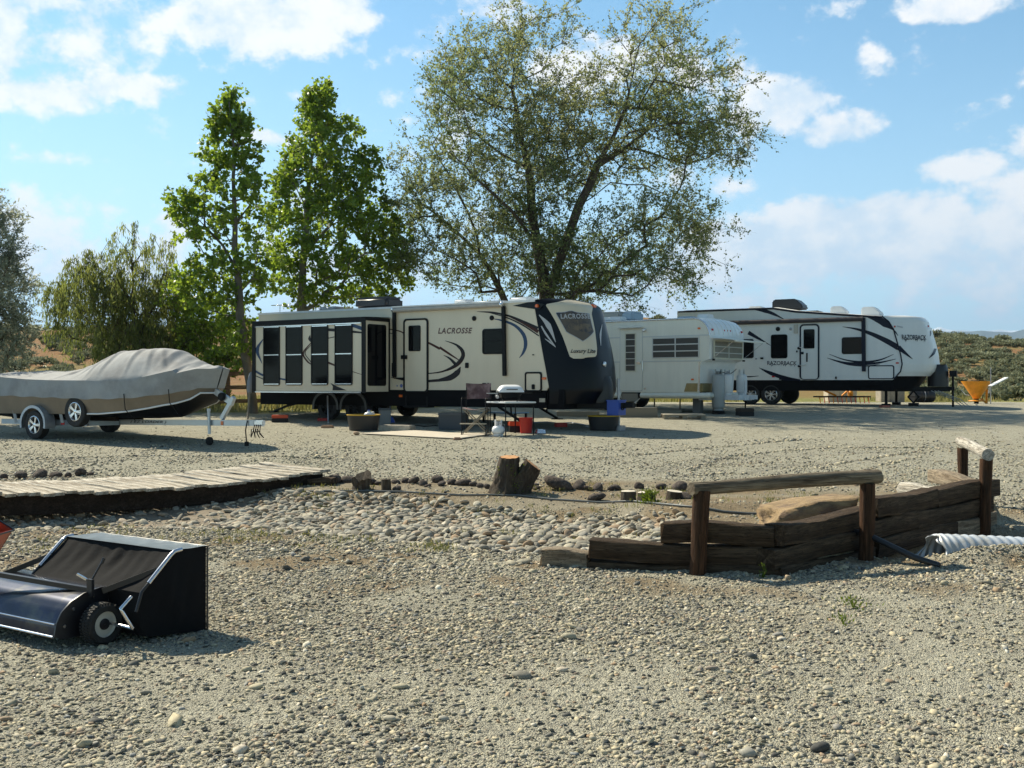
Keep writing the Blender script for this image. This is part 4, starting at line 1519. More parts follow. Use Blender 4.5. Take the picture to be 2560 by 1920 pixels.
def on_surface(surf, inv, outline, d, grid=14):
    """a panel patch laid over a curved panel: outline in photo pixels, filled as rows of cells"""
    pts = [inv(*p) for p in outline]
    # densify the outline, then fill rows in v
    dens = []
    for i, p in enumerate(pts):
        q = pts[(i + 1) % len(pts)]
        for k in range(8):
            dens.append((p[0] + (q[0] - p[0]) * k / 8, p[1] + (q[1] - p[1]) * k / 8))
    vmin, vmax = min(p[1] for p in dens), max(p[1] for p in dens)
    rows = []
    for r in range(grid + 1):
        v = vmin + (vmax - vmin) * (.002 + .996 * r / grid)
        xs = []
        for i, p in enumerate(dens):
            q = dens[(i + 1) % len(dens)]
            if (p[1] - v) * (q[1] - v) <= 0 and p[1] != q[1]:
                xs.append(p[0] + (q[0] - p[0]) * (v - p[1]) / (q[1] - p[1]))
        rows.append((v, min(xs), max(xs)))
    mb = MB()
    nc = 12
    vs = [proud(surf, a + (b - a) * c / nc, v, d) for v, a, b in rows for c in range(nc + 1)]
    fs = [(r * (nc + 1) + c, r * (nc + 1) + c + 1, (r + 1) * (nc + 1) + c + 1, (r + 1) * (nc + 1) + c) for r in range(grid) for c in range(nc)]
    return mb.add(vs, fs)
def text_quad(key, corners, fn):
    """lettering fitted between four photo pixels: top left, top right, bottom right, bottom left"""
    (ax, ay), (bx, by), (cx, cy), (dx, dy) = corners
    def place(u, v):
        x = (dx + (cx - dx) * u) * (1 - v) + (ax + (bx - ax) * u) * v
        y = (dy + (cy - dy) * u) * (1 - v) + (ay + (by - ay) * u) * v
        return fn(x, y)
    return lettering(key, place)

# ------------------------------------------------------------------ the long cream travel trailer
def cream_trailer():
    fr = Frame(-7.08, 29.77, .585, math.radians(-32))
    t = thing('travel_trailer', 'long cream travel trailer with four-window slide-out and navy front cap', 'travel trailer', fr.O, fr.a)
    z2 = lambda x, y: (600 + x / 3.95, 700 + y / 3.95)
    z3 = lambda x, y: (1080 + x / 3.95, 700 + y / 3.95)
    Wd = 2.44
    zb, zt = .865, 2.985
    xt = fr.xz(*z3(1000, 285))[0]
    xb = fr.xz(*z3(1158, 1030))[0]
    def xs(z): return xb + (xt - xb) * (z - zb) / (zt - zb)
    fn = side_fn(0)
    S_ = lambda dp: (lambda px, py: (lambda q: Vector((q[0], -dp, q[1])))(fr.xz(px, py)))
    MB().poly([(0, zb), (xb - .08, zb), (xb, zb + .1), (xs(1.6), 1.6), (xs(2.4), 2.4), (xt, zt), (0, zt)], lambda a, b, d: Vector((a, d, b)), .05).build('side_wall', CREAM, t, 30)
    MB().poly([(0, zb), (xb, zb), (xs(2.4), 2.4), (xt, zt), (0, zt)], lambda a, b, d: Vector((a, Wd - d, b)), .05).build('far_wall', CREAM, t, 30)
    MB().box(-.05, .0, zb, -.0, Wd, zt).build('rear_wall', CREAM, t, 30)
    MB().box(0, .052, zb, xb - .2, Wd - .052, zb + .04).build('floor', UNDER, t)
    roof = MB()
    roof.grid(lambda u, v: Vector((-.06 + (xt + .12) * u, -.02 + (Wd + .04) * v, zt + .015 + .07 * math.sin(PI * v))), 2, 10)
    roof.box(-.06, -.02, zt - .03, xt + .05, -.002, zt + .02).box(-.06, Wd + .002, zt - .03, xt + .05, Wd + .02, zt + .02).box(-.07, -.02, zt - .03, -.052, Wd + .02, zt + .02)
    roof.build('roof', ROOFW, t, 40)
    sk = MB()
    sk.box(.0, .02, .45, xb - .1, Wd - .02, zb)
    sk.box(xb - .1, .08, .42, xb + .35, Wd - .08, zb + .02)
    sk.build('underbelly', UNDER, t, 30)
    # moulded front cap
    z0, z1 = .55, 3.06
    sil = [fr.xz(*z3(*p), 2.05) for p in ((1785, 960), (1775, 860), (1745, 690), (1700, 490), (1664, 340), (1648, 290))]
    bz = [p[1] for p in sil]
    bb = [(p[0] - xs(p[1])) / .72 for p in sil]
    bz, bb = [.55, .85] + bz + [2.93, 3.01, 3.06], [bb[0] - .22, bb[0] - .06] + bb + [bb[-1] - .07, bb[-1] - .2, bb[-1] - .42]
    def bulge(z):
        return float(np.interp(z, bz, bb))
    def cap(u, v):
        z = z0 + (z1 - z0) * v
        a = abs(2 * u - 1)
        x = xs(max(z, zb)) + .0 + bulge(z) * (1 - a ** 3.4) + (.012 if v < .99 else 0)
        y = -.012 + (Wd + .024) * u
        zz = z - (.06 * (a ** 4) if v > .9 else 0) * (v - .9) / .1
        return Vector((x, y, zz))
    MB().grid(cap, 44, 46).build('front_cap', NAVY, t, 80)
    # the cap's shoulders, running back over the corner of the side wall
    MB().poly([fr.xz(*z3(*p)) for p in ((940, 222), (1010, 214), (1110, 240), (1060, 290), (1000, 285), (800, 255))], lambda a, b, d: Vector((a, -.006 - d, b)), .006).build('cap_shoulder', NAVY, t)
    inv = invert(cap, fr)
    P3 = lambda *ps: [z3(*p) for p in ps]
    CAPD = lambda d: (lambda px, py: proud(cap, *inv(px, py), d))
    on_surface(cap, inv, P3((1112, 242), (1320, 200), (1538, 222), (1572, 330), (1606, 500), (1626, 680), (1622, 745), (1590, 776), (1400, 778), (1362, 762), (1340, 700), (1290, 560), (1215, 400)), .012, 30).build('nose_panel', CREAM, t, 80)
    on_surface(cap, inv, P3((1214, 322), (1370, 302), (1548, 325), (1592, 512), (1592, 522), (1486, 612), (1326, 522)), .018, 16).build('crest', DECAL_G, t, 80)
    on_surface(cap, inv, P3((1224, 326), (1370, 308), (1544, 330), (1586, 512), (1586, 518), (1486, 604), (1331, 517)), .022, 16).build('crest_field', mat('crest_dark', (.03, .034, .05), .3, col2=(.11, .085, .06), c2scale=2.5, c2amt=.7), t, 80)
    on_surface(cap, inv, P3((1330, 470), (1385, 400), (1405, 430), (1440, 395), (1470, 450), (1560, 430), (1590, 512), (1500, 520), (1400, 490)), .026, 10).build('crest_hills', mat('crest_tan', (.16, .12, .075), .4, col2=(.05, .045, .045), c2scale=6, c2amt=.6), t, 80)
    text_quad('LACROSSE_crest', P3((1268, 336), (1548, 336), (1552, 386), (1272, 386)), CAPD(.034)).build('lettering', DECAL_G, t, 0)
    text_quad('LuxuryLite', P3((1372, 682), (1608, 682), (1608, 738), (1366, 732)), CAPD(.026)).build('lettering', DECAL_D, t, 0)
    swoosh(P3((1058, 345), (1150, 450), (1222, 615)), (2, 13, 1), CAPD(.012), 12).build('decal', DECAL_G, t, 60)
    swoosh(P3((1080, 455), (1130, 540), (1222, 662)), (3, 5, 1), CAPD(.013), 12).build('decal', DECAL_G, t, 60)
    swoosh(P3((1115, 580), (1165, 615), (1222, 664)), (1, 4, 1), CAPD(.012), 8).build('decal', DECAL_G, t, 60)
    swoosh(P3((1676, 440), (1660, 540), (1664, 650)), (1, 5, 1), CAPD(.012), 10).build('decal', DECAL_G, t, 60)
    for p in ((1052, 258), (1598, 262)):
        q = CAPD(.012)(*z3(*p))
        MB().box(-.05, -.09, -.035, .03, .09, .035).build('marker_light', AMBER, t, 30, .015).location = q
    q = CAPD(.01)(*z3(1698, 833))
    MB().lathe([(.06, -.02), (.07, .0), (.06, .03), (.001, .04)], n=16, axis='x').build('cap_light', SILVER, t).location = q
    # slide-out
    d = 1.0
    frs = lambda px, py: fr.xz(px, py, -d)
    sx0, sx1 = frs(632, 900)[0], 4.64
    sb, st = frs(800, 979)[1], frs(*z2(1200, 375))[1]
    sl = MB().box(sx0, -d + .012, sb, sx1, -.002, st)
    slide = sl.build('slide_out', CREAM, t, 30)
    tr = MB()
    tr.box(sx0 - .02, -d - .012, st - .10, sx1 + .02, -d + .02, st + .03).box(sx0 - .02, -d - .012, sb - .03, sx0 + .10, -d + .02, st - .102).box(sx1 - .10, -d - .012, sb - .03, sx1 + .02, -d + .02, st - .102)
    tr.box(sx1 - .02, -d + .022, st - .06, sx1 + .015, -.012, st + .02).box(sx1 - .02, -.06, sb, sx1 + .015, -.012, st - .062)
    tr.build('slide_trim', BLACK, slide, 30)
    MB().box(sx0 + .1, -d - .02, st - .135, sx1 - .12, -d - .001, st - .112).build('gutter', SILVER, slide)
    MB().box(sx0 + .1, -d - .02, sb - .03, sx1 - .12, -d - .001, sb - .004).build('bottom_rail', SILVER, slide)
    MB().grid(lambda u, v: Vector((sx0 - .01 + (sx1 - sx0 + .02) * u, -d + d * v, st + .031 + .03 * v)), 1, 1).build('slide_awning', BLACK, slide)
    for (a, b, c, e), zm in (((230, 455, 392, 1042), 742), ((450, 450, 615, 1040), 739), ((702, 443, 870, 1040), 735), ((935, 435, 1110, 1040), 730)):
        A, B = frs(*z2(a, b)), frs(*z2(c, e))
        bars = [frs(*z2(a, y))[1] for y in (b + 14, zm, e - 14)]
        win(t, 'slide_window', (A[0], A[1], B[0], B[1]), .06, .03, -d + .012, bars=bars, bw=.012)
    fe = Frame(*fr.world(sx1, -d), fr.a + PI / 2)
    A, B = fe.xz(*z2(1258, 432)), fe.xz(*z2(1440, 1045))
    we = MB()
    efn = lambda a, b, dd=0: Vector((sx1 + dd, -d + a, b))
    we.poly(rrect(A[0], B[1], B[0], A[1], .06), efn, .014).build('end_window', GLASS, t, 30)
    SD = lambda px, py: (lambda q: Vector((q[0], -d + .006, q[1])))(frs(px, py))
    Q2 = lambda *ps: [z2(*p) for p in ps]
    for pts, ws, m in ((((232, 575), (168, 690), (216, 825)), (1, 9, 1), DECAL_B), (((150, 900), (240, 945), (450, 985)), (5, 5, 4), DECAL_B), (((150, 945), (240, 985)), (2, 2), DECAL_D),
                       (((700, 620), (622, 720), (660, 800), (710, 838)), (2, 4, 4, 3), DECAL_R), (((700, 640), (640, 720), (700, 810)), (1, 2, 2), DECAL_D), (((840, 440), (900, 428), (1090, 445), (1205, 480)), (1, 8, 8, 9), DECAL_B),
                       (((868, 490), (1000, 500), (1205, 520)), (7, 8, 4), DECAL_D), (((868, 575), (940, 560)), (2, 2), DECAL_D), (((690, 545), (685, 580), (705, 615)), (1, 7, 3), DECAL_D), (((868, 815), (940, 845)), (5, 4), DECAL_R),
                       (((1110, 905), (1205, 935)), (2, 1), DECAL_R)):
        swoosh(Q2(*pts), ws, SD, 16).build('decal', m, slide, 60)
    MB().poly([frs(*z2(*p)) for p in ((890, 1015), (955, 1050), (1052, 1090), (912, 1090), (915, 1050))], lambda a, b, dd: Vector((a, -d + .006, b))).build('decal', DECAL_D, slide)
    # main wall graphics
    M1 = S_(.003)
    for Z, pts, ws, m in ((z3, ((445, 312), (600, 322), (760, 355), (900, 410), (1046, 478)), (1, 5, 5, 6, 8), DECAL_D), (z3, ((560, 322), (740, 372), (900, 448), (1056, 552)), (1, 3, 4, 3), DECAL_D), (z3, ((740, 352), (900, 425), (1050, 512)), (1, 5, 9), DECAL_R),
                          (z3, ((600, 382), (700, 402), (820, 450), (905, 540), (925, 640), (900, 720), (862, 770)), (1, 5, 7, 9, 9, 6, 1), DECAL_B),
                          (z2, ((1480, 485), (1590, 510), (1660, 560), (1790, 605), (1860, 620), (1975, 680)), (3, 3, 3, 4, 5, 6), DECAL_R), (z3, ((75, 665), (180, 735), (300, 812)), (6, 5, 1), DECAL_R),
                          (z3, ((132, 600), (240, 640), (300, 700), (300, 770), (220, 850), (100, 905), (-40, 925)), (1, 5, 9, 10, 7, 4, 2), DECAL_D), (z3, ((240, 650), (318, 740), (270, 830), (160, 890), (0, 922)), (1, 3, 4, 3, 1), DECAL_R),
                          (z2, ((1490, 960), (1620, 985), (1800, 1000), (1975, 990)), (1, 5, 6, 7), DECAL_D), (z3, ((70, 990), (180, 965), (250, 915), (282, 858)), (7, 14, 14, 2), DECAL_D),
                          (z2, ((1760, 912), (1860, 922), (1975, 912)), (1, 3, 2), DECAL_D), (z3, ((115, 742), (175, 775), (232, 830)), (1, 5, 8), DECAL_D), (z2, ((1480, 525), (1520, 530)), (2, 2), DECAL_D)):
        swoosh([Z(*p) for p in pts], ws, M1, 20).build('decal', m, t, 60)
    text_quad('LACROSSE', P3((62, 472), (400, 470), (394, 528), (60, 532)), S_(.004)).build('lettering', mat('letter_brown', (.10, .045, .035), .35), t, 0)
    # door, window, hatch
    A, B = fr.xz(*z2(1618, 385)), fr.xz(*z2(1862, 1108))
    dr = MB().ring(rrect(A[0], B[1], B[0], A[1], .10), rrect(A[0] + .045, B[1] + .03, B[0] - .045, A[1] - .045, .07), side_fn(0), .03).build('door_frame', BLACK, t, 30)
    MB().poly(rrect(A[0] + .04, B[1] + .025, B[0] - .04, A[1] - .04, .07), side_fn(-.001), .015).build('door', CREAM, dr, 30)
    A2, B2 = fr.xz(*z2(1672, 452)), fr.xz(*z2(1787, 702))
    win(t, 'door_window', (*A2, *B2), .04, .02, -.016)
    lk = fr.xz(*z2(1630, 762))
    MB().box(-.09, -.06, -.05, .09, 0, .05).build('door_lock', BLACK, t, 30, .01).location = (lk[0], -.015, lk[1])
    gx = fr.xz(*z2(1520, 900))
    MB().tube([(gx[0] + .32, -.03, gx[1] - .18), (gx[0] + .06, -.07, gx[1] - .18), (gx[0], -.07, gx[1] - .12), (gx[0], -.07, gx[1] + .2), (gx[0] + .05, -.02, gx[1] + .24)], .014, 8).build('grab_handle', BLACK, t, 60)
    A, B = fr.xz(*z3(500, 485)), fr.xz(*z3(716, 730))
    win(t, 'side_window', (*A, *B), .07, .035, 0, bars=[fr.xz(*z3(600, 600))[1]], barm=BLACK)
    A, B = fr.xz(*z3(920, 908)), fr.xz(*z3(1088, 1100))
    hf = MB().ring(rrect(A[0], B[1], B[0], A[1], .06), rrect(A[0] + .04, B[1] + .03, B[0] - .04, A[1] - .04, .04), side_fn(0), .025).build('hatch_frame', BLACK, t, 30)
    MB().poly(rrect(A[0] + .035, B[1] + .025, B[0] - .035, A[1] - .035, .04), side_fn(-.001), .014).build('hatch', CREAM, hf, 30)
    q = fr.xz(*z3(1004, 1055))
    MB().box(-.045, -.02, -.06, .045, 0, .06).build('latch', BLACK, hf, 30, .01).location = (q[0], -.014, q[1])
    for px, py, w, h, m, nm in ((418, 380, .06, .075, BLACK, 'speaker'), (592, 375, .06, .075, BLACK, 'speaker'), (347, 843, .05, .065, BLACK, 'vent'), (518, 1033, .055, .04, BLACK, 'outlet'), (558, 1034, .025, .045, BLACK, 'outlet'), (1110, 972, .055, .03, AMBER, 'marker_light'), (1002, 739, .03, .012, BLACK, 'lock'),
                           ):
        q = fr.xz(*z3(px, py))
        mb = MB().lathe([(w, 0), (w, .02), (w * .8, .028), (.001, .028)], n=20, axis='y', caps=False) if nm == 'speaker' else MB().box(-w, 0, -h, w, .025, h)
        o = mb.build(nm, m, t, 30, 0 if nm == 'speaker' else .008)
        o.location = (q[0], -.002 if nm != 'speaker' else 0, q[1])
        o.rotation_euler.z = 0
        o.scale.y = -1
    q = fr.xz(*z3(1087, 1187))
    MB().box(-.075, -.02, -.045, .075, 0, .045).build('licence_plate', mat('plate_beige', (.45, .42, .33), .5, var=.2, vscale=30), t, 30).location = (q[0], .02, q[1])
    q = fr.xz(*z2(1585, 1145))
    MB().box(-.05, -.02, -.03, .05, 0, .03).build('marker_light', AMBER, t, 30).location = (q[0], .02, q[1])
    for px, rad in ((1594, .045), (1553, .022)):
        q = fr.xz(*z2(px, 1045))
        MB().lathe([(rad, 0), (.001, .004)], n=16, axis='y', caps=False).build('sticker', mat('blue_sticker', (.12, .16, .40), .5), t).location = (q[0], -.006, q[1])
    # awning: rolled tube under the roof edge and two black arms
    a0, a1 = fr.xz(*z2(1535, 300)), fr.xz(*z3(705, 258))
    MB().tube([(a0[0], -.09, zt - .075), (a1[0], -.09, zt - .055)], .065, 14).build('awning_roll', mat('awning_grey', (.40, .39, .37), .5, var=.1), t, 60)
    MB().box(a0[0], -.16, zt - .02, a1[0] - .02, -.02, zt + .012).build('awning_lid', ROOFW, t)
    for x in (a0[0], a1[0]):
        MB().lathe([(.072, -.02), (.075, .02), (.04, .04)], (x, -.09, zt - .065), 14, 'x').build('awning_end', SILVER, t)
    for (ax, ay), (bx, by) in ((z2(1535, 330), z2(1538, 960)), (z3(717, 270), z3(727, 948))):
        p, q = fr.xz(ax, ay), fr.xz(bx, by)
        MB().bar((p[0], -.055, zt - .1), (q[0], -.05, q[1]), .10, .06, (0, 1, 0)).build('awning_arm', BLACK, t, 30, .01)
    # roof gear
    def roof_box(nm, m, px0, px1, y0, y1, h, bev=.06, z=zt + .06):
        x0, x1 = fr.xz(px0, 760, .9)[0], fr.xz(px1, 760, .9)[0]
        MB().box(x0, y0, z, x1, y1, z + h).build(nm, m, t, 40, bev, 3)
    roof_box('air_conditioner', mat('black_shroud', (.02, .02, .024), .4), 890, 974, .8, 1.55, .33, .09)
    roof_box('roof_vent', WHITEP, 1150, 1182, .6, 1.0, .12, .04)
    roof_box('roof_vent', WHITEP, 1272, 1318, .9, 1.5, .13, .04)
    roof_box('roof_vent', GREYM, 818, 862, .5, .95, .10, .04)
    roof_box('roof_rack', GREYM, 1190, 1268, .7, 1.3, .05, .01)
    x = fr.xz(700, 760, 1.2)[0]
    MB().tube([(x, 1.2, zt + .05), (x, 1.2, zt + .34)], .012, 6).tube([(x - .35, 1.2, zt + .34), (x + .35, 1.2, zt + .33)], .012, 6).build('antenna', SILVER, t)
    # running gear
    fx = [fr.xz(*z2(845, 1120), -0.02)[0], fr.xz(*z2(1120, 1120), -0.02)[0]]
    for x in fx:
        zg = g(*fr.world(x, .2).xy) - fr.O.z
        road_wheel(t, x, .13, zg + .34, side=-1, dark=True, spokes=6)
        zg = g(*fr.world(x, 2.3).xy) - fr.O.z
        road_wheel(t, x, Wd - .13, zg + .34, side=1, dark=True, spokes=6)
    for x in (fx[0], fx[1]):
        mb = MB()
        mb.grid(lambda u, v, x=x: Vector((x + .47 * math.cos(PI * (1 - u)), -.04 + .25 * v, .33 + .50 * math.sin(PI * u) ** .8)), 20, 2)
        mb.grid(lambda u, v, x=x: Vector((x + (.40 + .07 * v) * math.cos(PI * (1 - u)), -.04, .33 + (.43 + .07 * v) * math.sin(PI * u) ** .8)), 20, 1)
        mb.build('wheel_arch', mat('black_arch', (.03, .032, .036), .35), t, 60)
    def jack(xa, xb_, y, m=BLACK):
        zg = g(*fr.world(xb_, y).xy) - fr.O.z
        mb = MB().bar((xa, y, .50), (xb_, y, zg + .14), .06, .05).bar((xa + (xb_ - xa) * .1 + .35, y, .5), (xa + (xb_ - xa) * .55, y, .5 + (zg + .14 - .5) * .55), .03)
        mb.box(xb_ - .12, y - .09, zg + .11, xb_ + .12, y + .09, zg + .14)
        mb.build('stabiliser_jack', m, t, 30)
        return fr.world(xb_, y, 0), zg
    j = [jack(1.0, .2, .35), jack(2.2, 2.9, .9), jack(7.7, 8.5, .3), jack(2.2, 2.9, 2.0), jack(7.7, 8.4, 2.1)]
    # tongue with black gas bottle cover
    tg = MB()
    for y in (.35, Wd - .35):
        tg.bar((xb - .6, y, .50), (xb + 1.35, Wd / 2 + (.06 if y > 1 else -.06), .50), .06, .13)
    tg.box(xb + 1.25, Wd / 2 - .06, .45, xb + 1.6, Wd / 2 + .06, .57)
    tg.build('tongue', BLACK, t)
    MB().grid(lambda u, v: Vector((xb + .72 + .30 * math.cos(2 * PI * u) * (1 - .25 * v ** 4), Wd / 2 + .34 * math.sin(2 * PI * u) * (1 - .25 * v ** 4), .58 + .62 * v)), 24, 8).build('gas_cover', BLACKPL, t, 60)
    zg = g(*fr.world(xb + 1.2, Wd / 2).xy) - fr.O.z
    MB().cyl((xb + 1.2, Wd / 2, zg + .12), (xb + 1.2, Wd / 2, 1.15), .035, n=10).box(xb + 1.08, Wd / 2 - .12, zg + .0, xb + 1.32, Wd / 2 + .12, zg + .12).build('tongue_jack', GREYM, t)
    # entry step folded under the door
    q = fr.xz(*z2(1740, 1180))
    MB().box(q[0] - .35, -.05, .42, q[0] + .35, .3, .46).box(q[0] - .35, .0, .46, q[0] - .31, .3, .7).box(q[0] + .31, .0, .46, q[0] + .35, .3, .7).build('step', BLACK, t)
    return fr, j
CT, CT_JACKS = cream_trailer()

# ------------------------------------------------------------------ the old white aluminium trailer
def vintage_trailer():
    fr = Frame(5.42, 30.4, g(4.4, 31.0), math.radians(-37))
    t = thing('travel_trailer', 'small old white aluminium trailer with jalousie windows and open front flap', 'travel trailer', fr.O, fr.a)
    z4 = lambda x, y: (1480 + x / 4.366, 720 + y / 4.366)
    L0, Wd = -4.9, 2.25
    xz = lambda x, y, yy=0: fr.xz(*z4(x, y), yy)
    zb = xz(800, 1140)[1]
    zt = xz(1000, 330)[1]
    zr = xz(1200, 515)[1]
    zm = xz(1200, 795)[1]
    xu = xz(1286, 640)[0]
    xl = xz(1172, 900)[0]
    # side profile: flat roof curving down at the front, upper bay jutting over the lower wall
    r_ = .52
    prof = [(L0, zb), (L0, zt - .3)] + [(L0 + .3 - .3 * math.cos(a), zt - .3 + .3 * math.sin(a)) for a in np.linspace(.3, PI / 2, 5)]
    prof += [(xu - r_ + r_ * math.sin(a), zt - r_ + r_ * math.cos(a)) for a in np.linspace(0, PI / 2, 11)]
    prof += [(xu, zr), (xu - .01, zm + .05), (xl + .10, zm - .02), (xl + .04, zm - .12), (xl - .02, zb)]
    MB().poly(prof, lambda a, b, d: Vector((a, d, b)), .03).build('side_wall', ALUW, t, 30)
    MB().poly(prof, lambda a, b, d: Vector((a, Wd - d, b)), .03).build('far_wall', ALUW, t, 30)
    shell = MB()
    line = prof[1:]
    ext = MB()
    vs, fs = [], []
    for (a, b) in line:
        for k in range(9):
            q = k / 8
            e = .035 * math.sin(PI * q)
            vs.append((a + e * (1 if a > -1 else 0), -.012 + (Wd + .024) * q, b + (e if b > zr else 0)))
    for i in range(len(line) - 1):
        for k in range(8):
            fs.append((i * 9 + k, i * 9 + k + 1, i * 9 + 10 + k, i * 9 + 9 + k))
    MB().add(vs, fs).build('roof', mat('white_roof_paint', (.78, .80, .80), .35, var=.05, vscale=2, coat=.3), t, 40)
    # the bright edge moulding that follows the roof curve
    edge = [p for p in prof if p[1] > zr - .01 and p[0] > L0]
    MB().tube([(a, -.02, b - .012) for a, b in edge], .022, 8).build('edge_moulding', SILVER, t, 60)
    for k in range(6):
        a = -.25 + .0
    for i, q in enumerate((.12, .24, .36, .5, .64, .76, .88)):
        pts = [(a + .037 * math.sin(PI * q), Wd * q, b + .037 * math.sin(PI * q)) for a, b in prof if b > zr - .01 and a > xu - 1.1]
        MB().tube(pts, .007, 5).build('roof_seam', ALUW, t, 60)
    TRIMW = mat('satin_trim', (.55, .57, .56), .35, metal=.3)
    def strip(x0, x1, z, h=.018, m=TRIMW):
        MB().box(x0, -.012, z - h, x1, -.001, z + h).build('trim_strip', m, t, 30)
    strip(L0 + .1, xz(310, 0)[0] - .02, zr); strip(xz(550, 0)[0] + .02, xu - .02, zr)
    strip(L0 + .1, xz(310, 0)[0] - .02, zm); strip(xz(550, 0)[0] + .02, xl + .05, zm)
    for zx in (205, 330, 545):
        x = xz(zx, 700)[0] - .03
        if zx == 205:
            MB().box(x - .01, -.008, zb, x + .01, -.001, zm).build('trim_strip', TRIMW, t)
    MB().box(xl - .02, -.014, zb + .05, xl + .015, -.001, zm - .03).build('corner_moulding', SILVER, t)
    # rounded skirt along the bottom
    zs = xz(800, 1205)[1]
    for xa, xb_ in ((L0, xz(325, 1170)[0]), (xz(530, 1170)[0], xu + .02)):
        pts, hh = [], (zb - zs)
        MB().grid(lambda u, v, xa=xa, xb_=xb_: Vector((xa + (xb_ - xa) * u, .03 - .075 * math.sin(PI * v) ** .7, zs + hh * v)), 2, 8).build('skirt', ALUW, t, 60)
    MB().grid(lambda u, v: Vector((xl - .02 + .09 * math.sin(PI * v) ** .7 + (xu - xl) * .6, Wd * u, zs + (zb - zs) * v)), 4, 8).build('skirt', ALUW, t, 60)
    MB().box(L0, .06, zs + .01, xl, Wd - .06, zb + .02).build('underbelly', UNDER, t)
    # bronze corner panels
    GOLD = mat('bronze_panel', (.32, .27, .14), .35, metal=.6, var=.15, vscale=5)
    MB().poly([xz(*p) for p in ((1032, 1040), (1155, 1040), (1150, 1132), (1005, 1132))], side_fn(0), .006).build('corner_panel', GOLD, t)
    MB().box(xl - .02, .01, zb + .01, xl + .07, Wd * .35, xz(1100, 1040)[1]).build('front_panel', GOLD, t, 30, .03)
    # door
    A, B = xz(312, 450), xz(548, 1120)
    d = MB().poly(rrect(A[0], B[1], B[0], A[1], .05), side_fn(0), .018).build('door', ALUW, t, 30)
    MB().ring(rrect(A[0] - .02, B[1] - .02, B[0] + .02, A[1] + .02, .06), rrect(A[0], B[1], B[0], A[1], .05), side_fn(0), .012).build('door_trim', TRIMW, d, 30)
    PANEG = mat('louvre_glass', (.045, .055, .06), .12)
    FRW = mat('cream_frame', (.60, .58, .47), .45)
    A2, B2 = xz(366, 495), xz(484, 912)
    bars = [A2[1] + (B2[1] - A2[1]) * k / 6 for k in range(1, 6)]
    win(t, 'door_window', (*A2, *B2), .012, .028, -.018, bars=bars, mf=FRW, mg=PANEG, barm=TRIMW, bw=.010)
    MB().grid(lambda u, v: Vector((A[0] - .05 + (B[0] - A[0] + .09) * u, -.02 - .13 * v, A[1] + .05 - .035 * v)), 1, 3).build('door_hood', SILVER, t)
    MB().box(B[0] - .16, -.07, xz(500, 815)[1] - .03, B[0] - .04, -.018, xz(500, 815)[1] + .03).build('door_handle', SILVER, d, 30, .01)
    MB().tube([(B[0] + .03, -.04, xz(545, 800)[1]), (B[0] + .03, -.05, xz(545, 905)[1])], .012, 6).build('grab_handle', SILVER, t)
    q = xz(578, 460)
    MB().lathe([(.03, -.10), (.055, -.06), (.045, 0)], n=12, axis='y').build('porch_light', SILVER, t).location = (q[0], 0, q[1])
    # long side window
    A, B = xz(658, 545), xz(1172, 762)
    zb2 = [A[1] + (B[1] - A[1]) * k for k in (.34, .66)]
    win(t, 'side_window', (*A, *B), .012, .03, 0, bars=zb2, vbars=[(A[0] + B[0]) / 2], mf=TRIMW, mg=PANEG, barm=TRIMW, bw=.016)
    MB().grid(lambda u, v: Vector((A[0] + .05 + (B[0] - A[0] - .1) * u, .012 + .008 * math.sin(u * 90), B[1] + .03 + (A[1] - B[1] - .06) * v)), 90, 1).build('curtain', mat('faded_curtain', (.22, .21, .19), .9), t, 60)
    # front bay window and its raised flap
    ff = Frame(*fr.world(xu + .03, 0), fr.a + PI / 2)
    fx = lambda x, y: ff.xz(*z4(x, y))
    ffn = lambda a, b, dd=0: Vector((xu + .03 + dd, a, b))
    A, B = (.16, xz(1290, 562)[1]), (Wd - .16, xz(1280, 772)[1])
    fw = MB().ring(rrect(A[0], B[1], B[0], A[1], .02), rrect(A[0] + .05, B[1] + .04, B[0] - .05, A[1] - .04, .01), ffn, .03).build('front_window', FRW, t, 30)
    MB().poly(rrect(A[0] + .03, B[1] + .02, B[0] - .03, A[1] - .02, .01), ffn, .012).build('pane', mat('blind_behind_glass', (.20, .19, .155), .25, var=.1, vscale=4), fw)
    for k in (.34, .67):
        z = A[1] + (B[1] - A[1]) * k
        MB().box(xu + .032, A[0] + .04, z - .012, xu + .065, B[0] - .04, z + .012).build('bar', TRIMW, fw)
    MB().box(xu + .032, (A[0] + B[0]) / 2 - .02, B[1] + .03, xu + .062, (A[0] + B[0]) / 2 + .02, A[1] - .03).build('bar', TRIMW, fw)
    zf = A[1] + .05
    flap = MB()
    flap.grid(lambda u, v: Vector((xu + .03 + .72 * v, .08 + (Wd - .16) * u, zf - .05 * v - .03 * v * v)), 2, 6)
    flap.box(xu + .73, .08, zf - .12, xu + .76, Wd - .08, zf - .08)
    fl = flap.build('window_flap', ALUW, t, 30)
    for y in (.12, Wd - .12):
        MB().tube([(xu + .05, y, B[1] + .03), (xu + .70, y, zf - .09)], .006, 6).build('flap_stay', SILVER, fl)
    for y in (.12, Wd - .12):
        MB().box(xu + .03, y - .03, B[1] - .05, xu + .09, y + .03, B[1]).build('flap_clip', BLACK, t)
    # lights
    for x, y in ((1170, 440), (1098, 998)):
        q = xz(x, y)
        MB().box(-.045, -.03, -.025, .045, 0, .025).build('marker_light', AMBER, t, 30, .01).location = (q[0], 0, q[1])
    zl = zr + .16
    for y in (.18, .92, 1.12, 1.32, Wd - .12):
        MB().box(-.04, -.035, -.03, .03, .035, .03).build('marker_light', REDL, t, 30, .01).location = (xu - .01, y, zl)
    # vent grille low on the side
    A, B = xz(215, 830), xz(300, 1110)
